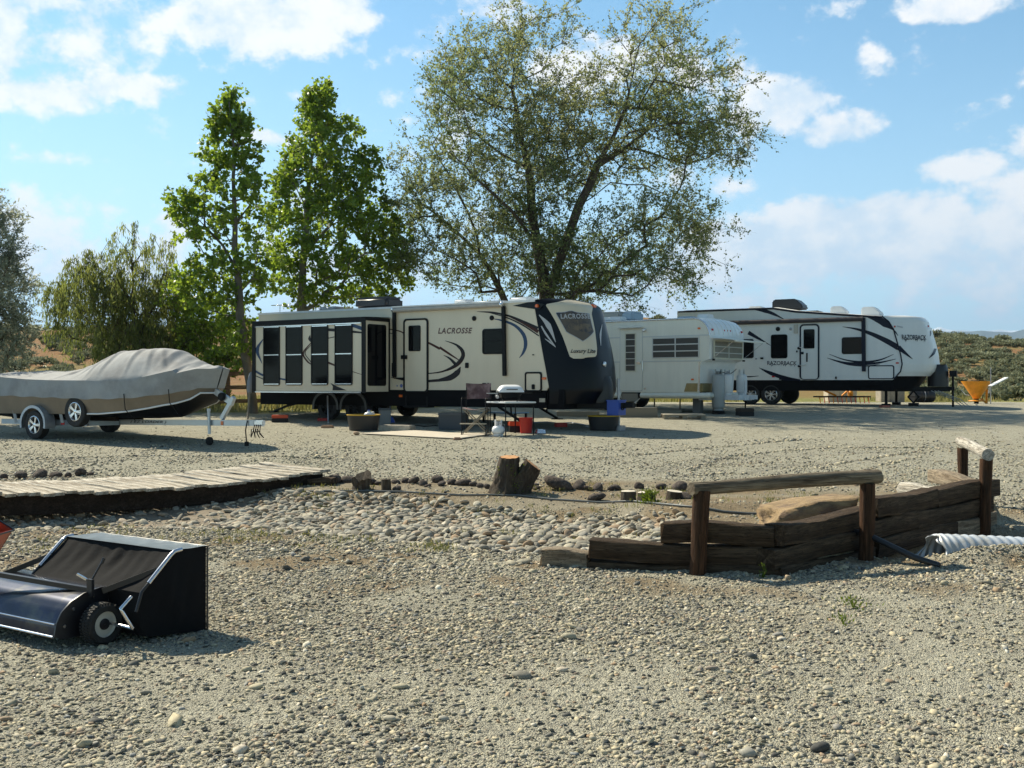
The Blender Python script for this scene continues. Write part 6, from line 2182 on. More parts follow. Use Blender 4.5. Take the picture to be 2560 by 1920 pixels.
def folding_table():
    c = on(1263, 1093)
    t = thing('folding_table', 'square white-topped folding table holding the grill', 'table', c, math.radians(33))
    S_ = .80
    h = .775
    MB().box(-.02, -.02, h - .035, S_ + .02, S_ + .02, h).build('tabletop', WHITEP, t, 30, .012, 2)
    for x, y in ((.03, .03), (S_ - .03, .03), (.03, S_ - .03), (S_ - .03, S_ - .03)):
        w = c + Vector((math.cos(.576) * x - math.sin(.576) * y, math.sin(.576) * x + math.cos(.576) * y, 0))
        MB().cyl((x, y, g(w.x, w.y) - c.z), (x, y, h - .036), .014, n=8).build('leg', BLACK, t)
    MB().box(.03, .03, h - .075, S_ - .03, .05, h - .036).box(.03, S_ - .05, h - .075, S_ - .03, S_ - .03, h - .036).build('apron', BLACK, t)
    m = c + Vector((math.cos(.576) * .40 - math.sin(.576) * .42, math.sin(.576) * .40 + math.cos(.576) * .42, h + .002))
    gr = thing('gas_grill', 'portable gas grill with a white domed lid on the folding table', 'grill', m, math.radians(12))
    MB().grid(lambda u, v: Vector((-.29 + .58 * u, .20 * math.cos(PI * v) * (1 - .15 * (2 * u - 1) ** 4), .205 + .17 * math.sin(PI * v) ** .75 * (1 - (2 * u - 1) ** 6 * .75))), 20, 14).build('lid', WHITEP, gr, 60)
    MB().grid(lambda u, v: Vector(((.30 - .10 * (1 - v)) * math.cos(2 * PI * u), (.21 - .08 * (1 - v)) * math.sin(2 * PI * u), .075 + .13 * v)), 24, 3).build('firebox', BLACK, gr, 60)
    MB().box(-.52, -.14, .17, -.30, .14, .19).build('side_tray', GREYM, gr, 30, .005)
    MB().box(.30, -.14, .17, .50, .14, .19).build('side_tray', BLACK, gr, 30, .005)
    for x in (-.2, .2):
        MB().tube([(x - .08, -.16, 0), (x, -.10, .10), (x, .10, .10), (x + .08, .16, 0)], .013, 6).build('leg', BLACK, gr, 60)
    MB().tube([(-.12, -.215, .27), (-.12, -.25, .27), (.12, -.25, .27), (.12, -.215, .27)], .010, 6).build('handle', BLACK, gr)
    MB().cyl((-.33, -.1, .13), (-.33, -.20, .10), .04, n=10).build('regulator', GREYM, gr)
folding_table()

def directors_chair():
    c = on(1190, 1088)
    t = thing('directors_chair', 'tall folding chair with faded maroon cloth back and footrest', 'chair', c, math.radians(-12))
    W_, D = .56, .42
    CL = mat('maroon_cloth', (.12, .07, .075), .9, var=.25, vscale=6, col2=(.20, .14, .14), c2scale=3)
    for s_ in (-1, 1):
        x = s_ * W_ / 2
        f = MB().tube([(x, -D / 2, .0), (x, -D / 2, .80), (x, -D / 2 + .03, .83), (x, D / 2, .83)], .013, 7)
        f.tube([(x, D / 2, 0), (x, D / 2, .835), (x, D / 2 + .05, 1.16)], .013, 7).bar((x, -D / 2 - .04, .012), (x, D / 2 + .04, .012), .026)
        f.build('side_frame', BLACK, t, 60)
    MB().grid(lambda u, v: Vector((-W_ / 2 + W_ * u, -D / 2 + D * v, .615 - .05 * math.sin(PI * u))), 8, 2).build('seat', CL, t, 60)
    MB().grid(lambda u, v: Vector((-W_ / 2 - .015 + (W_ + .03) * u, D / 2 + .03 + .05 * math.sin(PI * u) + .012 * math.sin(u * 20 + v * 5), .80 + .37 * v + .03 * math.sin(PI * u) * (v - .5) * -1)), 20, 6).build('backrest', CL, t, 60)
    MB().bar((-W_ / 2 - .02, -D / 2 - .05, .26), (W_ / 2 + .02, -D / 2 - .05, .26), .09, .022).build('footrest', PLY, t)
    for y in (-.12, .12):
        MB().bar((-W_ / 2, y, .04), (W_ / 2, y, .58), .028).bar((W_ / 2, y + .03, .04), (-W_ / 2, y + .03, .58), .024).build('cross_brace', OLDW, t)
directors_chair()
def propane(name, label, c, R, Hh, m, foot=True, collar=True, rz=0, group=None):
    t = thing(name, label, 'gas bottle', c, rz, group)
    f = .035
    MB().lathe([(R * .35, f), (R * .8, f + .02), (R, f + R * .45), (R, Hh - R * .5), (R * .86, Hh - R * .16), (R * .5, Hh), (.02, Hh + .012)], n=28, caps=True).build('tank', m, t, 50)
    MB().lathe([(R * .72, 0), (R * .72, f + .03), (R * .68, f + .03), (R * .68, 0)], n=24, caps=False).build('foot_ring', m, t)
    if collar:
        mb = MB()
        vs, fs = [], []
        for k in range(19):
            a = -2.3 + 4.6 * k / 18 + 1.57
            for z in (Hh - .02, Hh + .14):
                vs.append((R * .58 * math.cos(a), R * .58 * math.sin(a), z - (.05 if z > Hh and abs(k - 9) < 3 else 0)))
        fs = [(2 * k, 2 * k + 2, 2 * k + 3, 2 * k + 1) for k in range(18)]
        mb.add(vs, fs).build('collar', m, t, 60)
    MB().cyl((0, 0, Hh), (0, 0, Hh + .09), .018, n=10).cyl((0, 0, Hh + .06), (.05, -.02, Hh + .06), .014, n=8).build('valve', GREYM, t)
    return t
b_ = on(1246, 1091)
tk = propane('gas_bottle', 'small squat white gas bottle on the gravel in front of the folding table', b_, .145, .235, WHITEP)
MB().tube([(.05, -.02, .295), (.14, -.03, .26), (.16, -.06, .15), (.05, -.17, .03), (-.1, -.2, .02), (-.2, -.15, .012)], .009, 6).build('hose', GREYM, tk, 60)

def bucket():
    c = on(1315, 1083)
    t = thing('bucket', 'bright red plastic bucket beside the folding table', 'bucket', c)
    MB().lathe([(.001, .01), (.125, .01), (.12, 0), (.128, 0), (.155, .33), (.165, .34), (.165, .36), (.150, .36), (.120, .02)], n=28, caps=False).build('shell', REDP, t, 50)
    MB().tube([(.16 * math.cos(a), .16 * math.sin(a) * .5 - .06, .30 - .09 * math.sin(a)) for a in np.linspace(0, PI, 12)], .005, 5).build('handle', BLACK, t)
bucket()
def crate(name, label, c, sx, sy, sz, m, rz, cat='box', lid=None, wall=.02):
    t = thing(name, label, cat, c, rz)
    mb = MB().box(-sx / 2, -sy / 2, 0, sx / 2, sy / 2, .02)
    mb.box(-sx / 2, -sy / 2, .022, -sx / 2 + wall, sy / 2, sz).box(sx / 2 - wall, -sy / 2, .022, sx / 2, sy / 2, sz).box(-sx / 2 + wall + .001, -sy / 2, .022, sx / 2 - wall - .001, -sy / 2 + wall, sz).box(-sx / 2 + wall + .001, sy / 2 - wall, .022, sx / 2 - wall - .001, sy / 2, sz)
    mb.build('body', m, t, 30)
    mb = MB()
    mb.ring(rrect(-sx / 2 - .02, -sy / 2 - .02, sx / 2 + .02, sy / 2 + .02, .03), rrect(-sx / 2 + wall, -sy / 2 + wall, sx / 2 - wall, sy / 2 - wall, .015), lambda a, b, d: Vector((a, b, sz - .03 + d)), .03).build('rim', lid or m, t, 30)
    if lid:
        MB().poly(rrect(-sx / 2 - .015, -sy / 2 - .015, sx / 2 + .015, sy / 2 + .015, .03), lambda a, b, d: Vector((a, b, sz + .002 + d)), .018).build('lid', lid, t, 30)
    return t
GREYBIN = mat('grey_bin', (.055, .065, .075), .6)
crate('storage_bin', 'grey plastic storage bin under the cream trailer left of the chair', on(1134, 1074), .62, .40, .38, GREYBIN, math.radians(-20), lid=mat('grey_lid', (.07, .08, .09), .5))
def tub(name, label, px, py, R, h, rim):
    c = on(px, py)
    t = thing(name, label, 'tub', c)
    MB().lathe([(.001, .012), (R * .8, .012), (R * .8, 0), (R * .84, 0), (R * .98, h), (R * .94, h), (R * .8, .03)], n=36, caps=False).build('shell', BLACKPL, t, 50)
    MB().tube([(R * .98 * math.cos(a), R * .98 * math.sin(a), h) for a in np.linspace(0, 2 * PI, 37)], .014, 6, caps=False).build('rim', rim, t, 60)
    return t, c
YEL = mat('yellow_rope', (.55, .33, .02), .7)
_, c1 = tub('round_tub', 'wide black tub with yellow rim beside the rear trailer wheels', 909, 1075, .40, .36, YEL)
MB_ = MB().lathe([(.05, .0), (.115, .01), (.12, .03), (.12, .15), (.10, .19), (.045, .21), (.035, .24)], n=20)
jug = thing('water_jug', 'translucent white water jug standing in the black tub', 'jug', c1 + Vector((.14, -.1, .22)))
MB_.build('body', mat('milky_plastic', (.55, .58, .62), .35), jug, 50)
MB().tube([(.06, 0, .20), (.11, 0, .22), (.13, 0, .14)], .012, 6).build('handle', mat('milky_plastic'), jug, 60)
MB().cyl((0, 0, .24), (0, 0, .262), .03, n=12).build('cap', BLUEP, jug)
crate('waste_bin', 'grey lidded waste bin between the black tub and the blue broom', on(962, 1062), .26, .26, .40, mat('pale_grey_bin', (.22, .22, .21), .5), .3, 'bin', lid=mat('grey_lid'))
_, c2 = tub('round_tub', 'black tub with yellow rim under the blue bin at the trailer tongue', 1509, 1076, .385, .34, YEL)
bb = crate('recycling_bin', 'bright blue recycling bin standing on the black tub', c2 + Vector((.30, -.05, .36)), .30, .42, .36, BLUEP, math.radians(-30), 'bin')
MB().tube([(.155, -.09, .2), (.165, -.05, .13), (.165, .05, .13), (.155, .09, .2)], .012, 6).build('handle', BLACK, bb, 60)
def broom():
    c = on(973, 1057)
    t = thing('broom', 'blue broom leaning against the trailer beside the door', 'broom', c)
    MB().cyl((0, .05, .12), (.03, .42, 1.22), .013, n=8).build('handle', mat('blue_grey_paint', (.16, .22, .34), .5), t)
    MB().poly([(-.16, 0), (.16, 0), (.09, .15), (-.09, .15)], lambda a, b, d: Vector((a, -.02 + d, b)), .06).build('head', BLUEP, t)
broom()
def slab(name, label, px, py, sx, sy, h, rz, m, cat):
    c = on(px, py)
    return tagged(MB().box(-sx / 2, 0, -.02, sx / 2, sy, h).build(name, m, None, 40, .022, 3), label, cat), c
def place(oc, rz):
    o, c = oc
    o.location, o.rotation_euler = c, (0, 0, rz)
STONEB = mat('worn_concrete', (.42, .38, .31), .9, var=.3, vscale=6, bump=.6, bscale=14)
place(slab('step_slab', 'worn pale concrete slab used as a step below the trailer door', 984, 1078, .80, .42, .13, 0, STONEB, 'step'), math.radians(-16))
place(slab('brick_block', 'tan block on the gravel in front of the rear wheels', 817, 1071, .30, .14, .07, 0, mat('tan_block', (.42, .26, .16), .85, var=.2), 'block'), -.05)
place(slab('brick', 'reddish brick holding down the near corner of the rug', 1144, 1101, .17, .10, .06, 0, mat('red_brick', (.30, .17, .11), .9, var=.25), 'brick'), .2)
tagged(link('stone', stone_mesh('rug_stone', 901, mat('tan_stone', (.40, .27, .17), .9, var=.2), 2, .8, .12, 1.1), None, on(891, 1088) + Vector((0, 0, .04)), (0, 0, .4), (.13, .13, .11)), 'rounded tan stone at the left corner of the rug', 'stone')
def rug():
    A, B, Cc, D = on(901, 1087), on(1032, 1079), on(1229, 1088), on(1148, 1100)
    m = mat('beige_rug', (.52, .46, .37), .95, var=.08, vscale=3, bump=.2, bscale=60)
    def fn(u, v):
        p = (A * (1 - u) + D * u) * (1 - v) + (B * (1 - u) + Cc * u) * v
        return Vector((p.x, p.y, g(p.x, p.y) + .018 + .008 * math.sin(u * 9) * math.sin(v * 7)))
    mb = MB().grid(fn, 40, 16)
    o = mb.build('rug', m, None, 60)
    md = o.modifiers.new('thickness', 'SOLIDIFY')
    md.thickness = .012
    tagged(o, 'pale beige outdoor rug spread on the gravel before the trailer door', 'rug')
rug()
def block_stack(label, px, py, sx, sy, layers, rz=0.2, group='levelling blocks under the jacks'):
    c = on(px, py)
    t = thing('levelling_blocks', label, 'blocks', c, rz, group)
    for k, (h, m) in enumerate(layers):
        z = sum(q[0] for q in layers[:k])
        MB().box(-sx / 2, -sy / 2, z + (-.01 if k == 0 else .001), sx / 2, sy / 2, z + h).build('block', m, t, 30, .012, 2)
BLKW = mat('black_block', (.012, .012, .012), .7)
block_stack('black cribbing topped with an orange red pad at the trailer rear', 700, 1055, .42, .3, ((.10, BLKW), (.08, ORANGE)))
block_stack('low red pad under the second rear jack', 808, 1052, .30, .25, ((.07, REDP),))
block_stack('orange red pads on a dark crate left of the red bucket', 1287, 1080, .30, .26, ((.14, BLKW), (.10, ORANGE)))
block_stack('red pad under the front jack of the cream trailer', 1402, 1067, .28, .24, ((.10, REDP),))
block_stack('pale red brick pad under the leg of the white hauler', 2212, 1019, .28, .22, ((.06, mat('pale_red', (.42, .14, .10), .8)),))
c = on(1352, 1083)
tagged(MB().lathe([(.001, .012), (.11, .012), (.135, 0), (.14, .004), (.115, .085), (.10, .088), (.09, .02)], n=28, caps=False).build('pet_bowl', SILVER, None, 50), 'shiny steel pet bowl on the gravel right of the red bucket', 'bowl').location = c
def low_table():
    p = at(1262, 1030, 27.9)
    gz_ = g(p.x, p.y)
    t = thing('low_table', 'light blue low plastic table beyond the cream trailer', 'table', (p.x, p.y, gz_), math.radians(-30))
    LB = mat('light_blue_plastic', (.16, .36, .62), .4)
    h = p.z - gz_
    MB().box(-.55, -.35, h - .03, .55, .35, h).build('tabletop', LB, t, 30, .01, 2)
    for x in (-.48, .48):
        for y in (-.28, .28):
            MB().box(x - .025, y - .025, 0, x + .025, y + .025, h - .031).build('leg', BLACK, t)
low_table()
def leaning_post():
    a = at(619, 1052, 28.7)
    a.z = g(a.x, a.y)
    b = at(628, 930, 29.4)
    t = thing('closed_parasol', 'closed grey parasol on a wooden pole leaning at the rear of the cream trailer', 'parasol', a)
    d = b - a
    MB().tube([(0, 0, 0), d * .98], .028, 8).build('pole', OLDW, t)
    MB().tube([d * .55, d * .62, d * .8, d * .97, d * 1.0], [.05, .085, .09, .05, .02], 10).build('canopy', mat('grey_cloth', (.24, .25, .27), .9), t, 60)
leaning_post()
def prop_pole():
    a, b = on(821, 1060), None
    tagged(MB().cyl(a, at(819, 990, a.y + .6), .02, n=8).build('prop_pole', GREYM, None), 'thin metal pole standing between the rear wheel arches', 'pole')
prop_pole()

# ------------------------------------------------------------------ pieces round the old white trailer
def wood_pieces():
    def deck(name, label, px0, px1, pyb, depth, h, n, rz, cat, m=OLDW):
        a, b = gp(px0, pyb), gp(px1, pyb)
        L = (b - a).length
        ang = math.atan2(b.y - a.y, b.x - a.x) + rz
        t = thing(name, label, cat, a, ang)
        w = depth / n
        for k in range(n):
            MB().box(0, k * w + .006, h - .025, L, (k + 1) * w - .006, h).build('plank', PLY if k % 2 else OLDW, t, 30, .004, 1)
        for y in (0, depth - .04):
            MB().box(.0, y, -.05, L, y + .04, h - .026).build('side_board', m, t)
        for x in (.05, L / 2 - .02, L - .09):
            MB().box(x, .042, -.05, x + .04, depth - .042, h - .027).build('joist', m, t)
        return t
    deck('wooden_step', 'long low wooden step below the old white trailer door', 1545, 1644, 1044, .7, .27, 4, 0, 'step')
    deck('wooden_step', 'upper wooden step closest to the old trailer doorway', 1540, 1588, 1022, .5, .22, 3, 0, 'step')
    deck('wooden_deck', 'thin wooden deck panel lying behind the pallet', 1645, 1704, 1033, .6, .10, 5, 0, 'deck')
    a = gp(1660, 1049)
    t = thing('pallet', 'weathered shipping pallet on the gravel by the tall gas cylinder', 'pallet', a, math.radians(-3))
    L, D = 1.12, 1.0
    for k in range(7):
        MB().box(0, k * .145, .115, L, k * .145 + .10, .135).build('slat', PLY, t, 30, .003, 1)
    for y in (0, .45, .9):
        MB().box(0, y + .001, .092, L, y + .098, .114).build('runner', OLDW, t)
        for x in (0, .5, L - .12):
            MB().box(x, y + .003, .0, x + .12, y + .096, .091).build('block', OLDW, t)
    for px, py, hh in ((1636, 1020, .30), (1700, 1022, .33)):
        c = gp(px, py)
        tagged(MB().box(-.02, -.02, -.1, .02, .02, hh).build('stake', OLDW, None), 'thin wooden stake standing %s' % ('behind the long low step' if px < 1650 else 'behind the thin deck panel'), 'stake').location = c
wood_pieces()
tagged(MB().box(-.6, -.08, 0, .6, .08, .14).build('timber_beam', OLDW, None, 30, .01), 'grey timber beam lying behind the cream trailer tongue', 'timber').location = gp(1445, 1041)
GREYT = mat('grey_tank_paint', (.36, .38, .38), .45, var=.08, vscale=4)
c = gp(1796, 1035)
tall = propane('gas_cylinder', 'tall grey gas cylinder on a black base beside the old trailer tongue', c + Vector((0, 0, .10)), .185, 1.05, GREYT)
MB().lathe([(.18, -.13), (.18, .0), (.15, .0)], n=20).build('base_ring', BLACK, tall)
MB().tube([(.06, 0, 1.12), (.16, .02, 1.10), (.3, .05, 1.02), (.48, .1, 1.14), (.55, .15, 1.2)], .012, 6).build('hose', BLACKPL, tall, 60)
TANKW = mat('tank_white', (.66, .67, .67), .4)
for k, (x, y, lab) in enumerate(((VT_XL + .50, .78, 'nearer of two tall white gas bottles on the old trailer tongue'), (VT_XL + .72, 1.28, 'farther of two tall white gas bottles on the old trailer tongue'))):
    p = VT.world(x, y, .545)
    propane('gas_bottle', lab, p, .155, .60, TANKW, rz=k, group='gas bottles on the old trailer tongue')
block_stack('dark wood blocks under the old trailer tongue jack', 1862, 1040, .42, .36, ((.12, BLKW), (.10, mat('dark_wood_block', (.05, .035, .025), .9))))

# ------------------------------------------------------------------ behind the white hauler
def far_gear():
    YEL2 = mat('implement_yellow', (.72, .27, .008), .5, var=.15)
    a = gp(2045, 1009)
    t = thing('harrow', 'yellow and orange farm harrow with a row of tines behind the hauler wheels', 'harrow', a, math.radians(3))
    L = 1.9
    MB().bar((0, 0, .24), (L, 0, .24), .06, .05).build('toolbar', BLACK, t)
    MB().bar((0, .5, .24), (L, .5, .24), .06, .05).build('toolbar', BLACK, t)
    for k in range(12):
        x = .06 + k * .16
        MB().bar((x, 0, .22), (x + .02, -.03, .01), .022).build('tine', ORANGE if k % 3 else YEL2, t)
    MB().bar((.0, .3, .62), (.7, .1, .27), .07).bar((.9, .1, .27), (1.35, .3, .6), .05).build('hitch_frame', YEL2, t)
    MB().lathe([(.001, -.1), (.12, -.06), (.15, 0), (.12, .06), (.001, .1)], (1.25, .2, .36), 14, 'x').build('gearbox', YEL2, t, 60)
    def boxy(name, lab, px, py, Y, w, h, m, cat):
        p = at(px, py, Y)
        z = g(p.x, p.y)
        tt = thing(name, lab, cat, (p.x, p.y, z), .1)
        n = 5
        for k in range(n):
            MB().box(-w / 2 + k * w / n + .006, -.25, 0, -w / 2 + (k + 1) * w / n - .006, -.225, h).build('board', m, tt)
        MB().box(-w / 2, -.222, .02, w / 2, .22, h - .02).build('box', m, tt)
    boxy('wooden_crate', 'tan boarded crate standing behind the harrow', 2100, 990, 41.2, 1.15, .62, PLY, 'crate')
    boxy('wooden_crate', 'grey tan crate behind the hauler front leg', 2225, 990, 41.0, .95, .50, mat('grey_board', (.34, .30, .24), .9, var=.2), 'crate')
    p = at(2306, 1003, 40.4)
    bar = thing('barrel', 'black barrel lying on its side behind the scissor jack', 'barrel', (p.x, p.y, g(p.x, p.y) + .24), .15)
    MB().lathe([(.001, -.42), (.22, -.42), (.24, -.38), (.24, -.14), (.25, -.13), (.24, -.12), (.24, .12), (.25, .13), (.24, .14), (.24, .38), (.22, .42), (.001, .42)], n=24, axis='x', caps=False).build('drum', BLACKPL, bar, 40)
    MB().tube([(.25 * 0, .245 * math.cos(q), .245 * math.sin(q)) for q in np.linspace(0, 2 * PI, 25)], .012, 5, caps=False).build('hoop', GREYM, bar)
    # seed spreader with a big yellow cone
    p = gp(2441, 1009)
    t = thing('spreader', 'yellow cone-shaped seed spreader standing at the edge of the gravel', 'spreader', p)
    hc = (1009 - 953) / F * p.y
    MB().lathe([(.12, .18), (.14, .22), (.50, hc - .03), (.51, hc), (.49, hc), (.13, .24)], n=36, caps=False).build('hopper', YEL2, t, 40)
    MB().lathe([(.26, .08), (.27, .10), (.26, .12), (.001, .14)], n=24).build('spinner', YEL2, t)
    MB().cyl((0, 0, 0.0), (0, 0, .2), .08, n=12).build('gearbox', BLACK, t)
    MB().bar((.16, .0, .18), (.34, -.05, .02), .07).bar((.34, -.05, .0), (.38, .0, .5), .07).bar((.38, 0, .5), (.30, .0, .56), .06).build('frame', YEL2, t)
    b = gp(2477, 1011)
    t = thing('fence_post', 'thin grey steel post standing right of the yellow spreader', 'post', b)
    hh = (1011 - 918) / F * b.y
    MB().bar((0, 0, -.2), (0, 0, hh), .035, .012).bar((0, .012, -.2), (0, .012, hh), .012, .03).build('shaft', GREYM, t)
    t = thing('white_board', 'white board propped up at a slant beside the steel post', 'board', at(2475, 965, b.y - .15))
    q = at(2516, 944, b.y + .2) - at(2475, 965, b.y - .15)
    MB().bar((0, 0, 0), q, .16, .03).build('panel', WHITEP, t, 30)
    MB().bar((.0, .10, -.25), (.02, .06, .02), .03).build('bracket', GREYM, t)
    A, B = WH.world(4.6, 1.2, .5), Vector((p.x - .35, p.y - .2, p.z + .30))
    tagged(MB().tube([A, (A + B) / 2 + Vector((0, 0, -.06)), B], .014, 6).build('rope', WHITEP, None, 60), 'white rope stretched from the hauler tongue to the spreader', 'rope')
far_gear()

tagged(MB().tube([gp(*q) + Vector((0, 0, .02)) for q in ((1326, 1060), (1345, 1058), (1368, 1057), (1395, 1060), (1430, 1059), (1460, 1064), (1470, 1070))], .016, 6).build('water_hose', mat('pale_hose', (.40, .46, .56), .5), None, 60), 'pale water hose on the ground under the cream trailer nose', 'hose')
tagged(MB().tube([gp(*q) + Vector((0, 0, .015)) for q in ((1020, 1062), (1060, 1068), (1090, 1066), (1120, 1072), (1150, 1068))], .012, 6).build('power_cord', BLACK, None, 60), 'black power cord on the ground below the cream trailer', 'cord')

def fence():
    FW = wood('fence_wood', (.19, .125, .075), (.14, .09, .055))
    t = thing('rail_fence', 'brown three-rail wooden fence behind the boat and the cream trailer', 'fence')
    pts = [(-20.5, 30.2), (-18.0, 30.6), (-15.5, 31.0), (-13.0, 31.4), (-10.8, 31.8), (-8.65, 32.3), (-6.3, 33.2), (-4.2, 34.0), (-2.2, 34.8)]
    W_ = []
    for k, (x, y) in enumerate(pts):
        z = g(x, y)
        W_.append(Vector((x, y, z)))
        MB().box(-.055, -.055, -.2, .055, .055, 1.22).build('post', FW, t, 30, .008, 1).location = (x, y, z)
    for k in range(len(W_) - 1):
        for h in (.28, .70, 1.12):
            beam('rail', W_[k] + Vector((0, -.075, h)), W_[k + 1] + Vector((0, -.075, h)), .035, .12, FW, t, 400 + k * 3, seg=3, rr=.006, rough=.003)
fence()
# ------------------------------------------------------------------ trees
def grow(limbs, pts, bf=.28, seed=1):
    """joins scattered twig points to the drawn limbs along short, rising paths; returns positions, parents, limb flag"""
    r = np.random.RandomState(seed)
    pos, par, plen = [], [], []
    for li, (line, start) in enumerate(limbs):
        prev = start
        for k, p in enumerate(line):
            if k == 0 and prev is not None:
                prev = min(range(len(pos)), key=lambda i: np.linalg.norm(pos[i] - np.array(p)))
                continue
            pos.append(np.array(p, float))
            par.append(-1 if prev is None else prev)
            plen.append(0 if prev is None else plen[prev] + np.linalg.norm(pos[-1] - pos[prev]))
            prev = len(pos) - 1
    nl = len(pos)
    P = np.asarray(pts, float)
    todo = np.ones(len(P), bool)
    best = np.full(len(P), 1e9)
    who = np.zeros(len(P), int)
    def offer(i):
        d = np.linalg.norm(P - pos[i], axis=1)
        c = d + bf * plen[i] + .35 * np.maximum(0, pos[i][2] - P[:, 2])
        m = c < best
        best[m] = c[m]
        who[m] = i
    for i in range(nl):
        if pos[i][2] > .0:
            offer(i)
    tips = []
    for _ in range(len(P)):
        c = np.where(todo, best, 1e9)
        j = int(np.argmin(c))
        i = int(who[j])
        todo[j] = False
        d = np.linalg.norm(P[j] - pos[i])
        n = max(1, int(d / .5))
        prev = i
        for k in range(1, n + 1):
            q = k / n
            p = pos[i] + (P[j] - pos[i]) * q
            if k < n:
                p = p + r.normal(0, .05, 3) + np.array((0, 0, -.06 * math.sin(PI * q) * d))
            pos.append(p)
            par.append(prev)
            plen.append(plen[prev] + np.linalg.norm(p - pos[prev]))
            prev = len(pos) - 1
            offer(prev)
        tips.append(prev)
    return np.array(pos), np.array(par), nl, tips

def branch_mesh(name, pos, par, r_base, m, expo=.64, rmin=.006, sides=6):
    n = len(pos)
    cnt = np.zeros(n)
    has = np.zeros(n, bool)
    for i in range(n):
        if par[i] >= 0: has[par[i]] = True
    cnt[~has] = 1
    order = range(n - 1, -1, -1)
    # children always come after parents except for limbs joined to earlier limbs, which also do
    for i in order:
        if par[i] >= 0:
            cnt[par[i]] += cnt[i]
    rad = np.maximum(rmin, r_base * (cnt / cnt.max()) ** expo)
    V, Fq = [], []
    for i in range(n):
        p = par[i]
        if p < 0: continue
        a, b = Vector(pos[p]), Vector(pos[i])
        d = b - a
        if d.length < 1e-4: continue
        a = a - d.normalized() * rad[i] * .4
        sx = d.orthogonal().normalized()
        sy = d.normalized().cross(sx)
        ra, rb = min(rad[p], rad[i] * 1.35), rad[i]
        s0 = len(V)
        for c, rr in ((a, ra), (b, rb)):
            for k in range(sides):
                t = 2 * PI * k / sides
                V.append(c + (sx * math.cos(t) + sy * math.sin(t)) * rr)
        for k in range(sides):
            Fq.append((s0 + k, s0 + (k + 1) % sides, s0 + sides + (k + 1) % sides, s0 + sides + k))
    me = fast_mesh(name, np.array([tuple(v) for v in V]), np.array(Fq))
    me.shade_smooth()
    me.materials.append(m)
    return me, rad

TBARK = mat('tree_bark', (.075, .058, .043), .95, var=.35, vscale=3, bump=.9, bscale=10)
PBARK = mat('pale_bark', (.21, .19, .155), .9, var=.3, vscale=3, bump=.5, bscale=9)
CBARK = mat('cottonwood_bark', (.12, .105, .08), .9, var=.3, vscale=3, bump=.5, bscale=9)
TWIG = mat('grey_twigs', (.15, .12, .095), .9, var=.3, vscale=2)

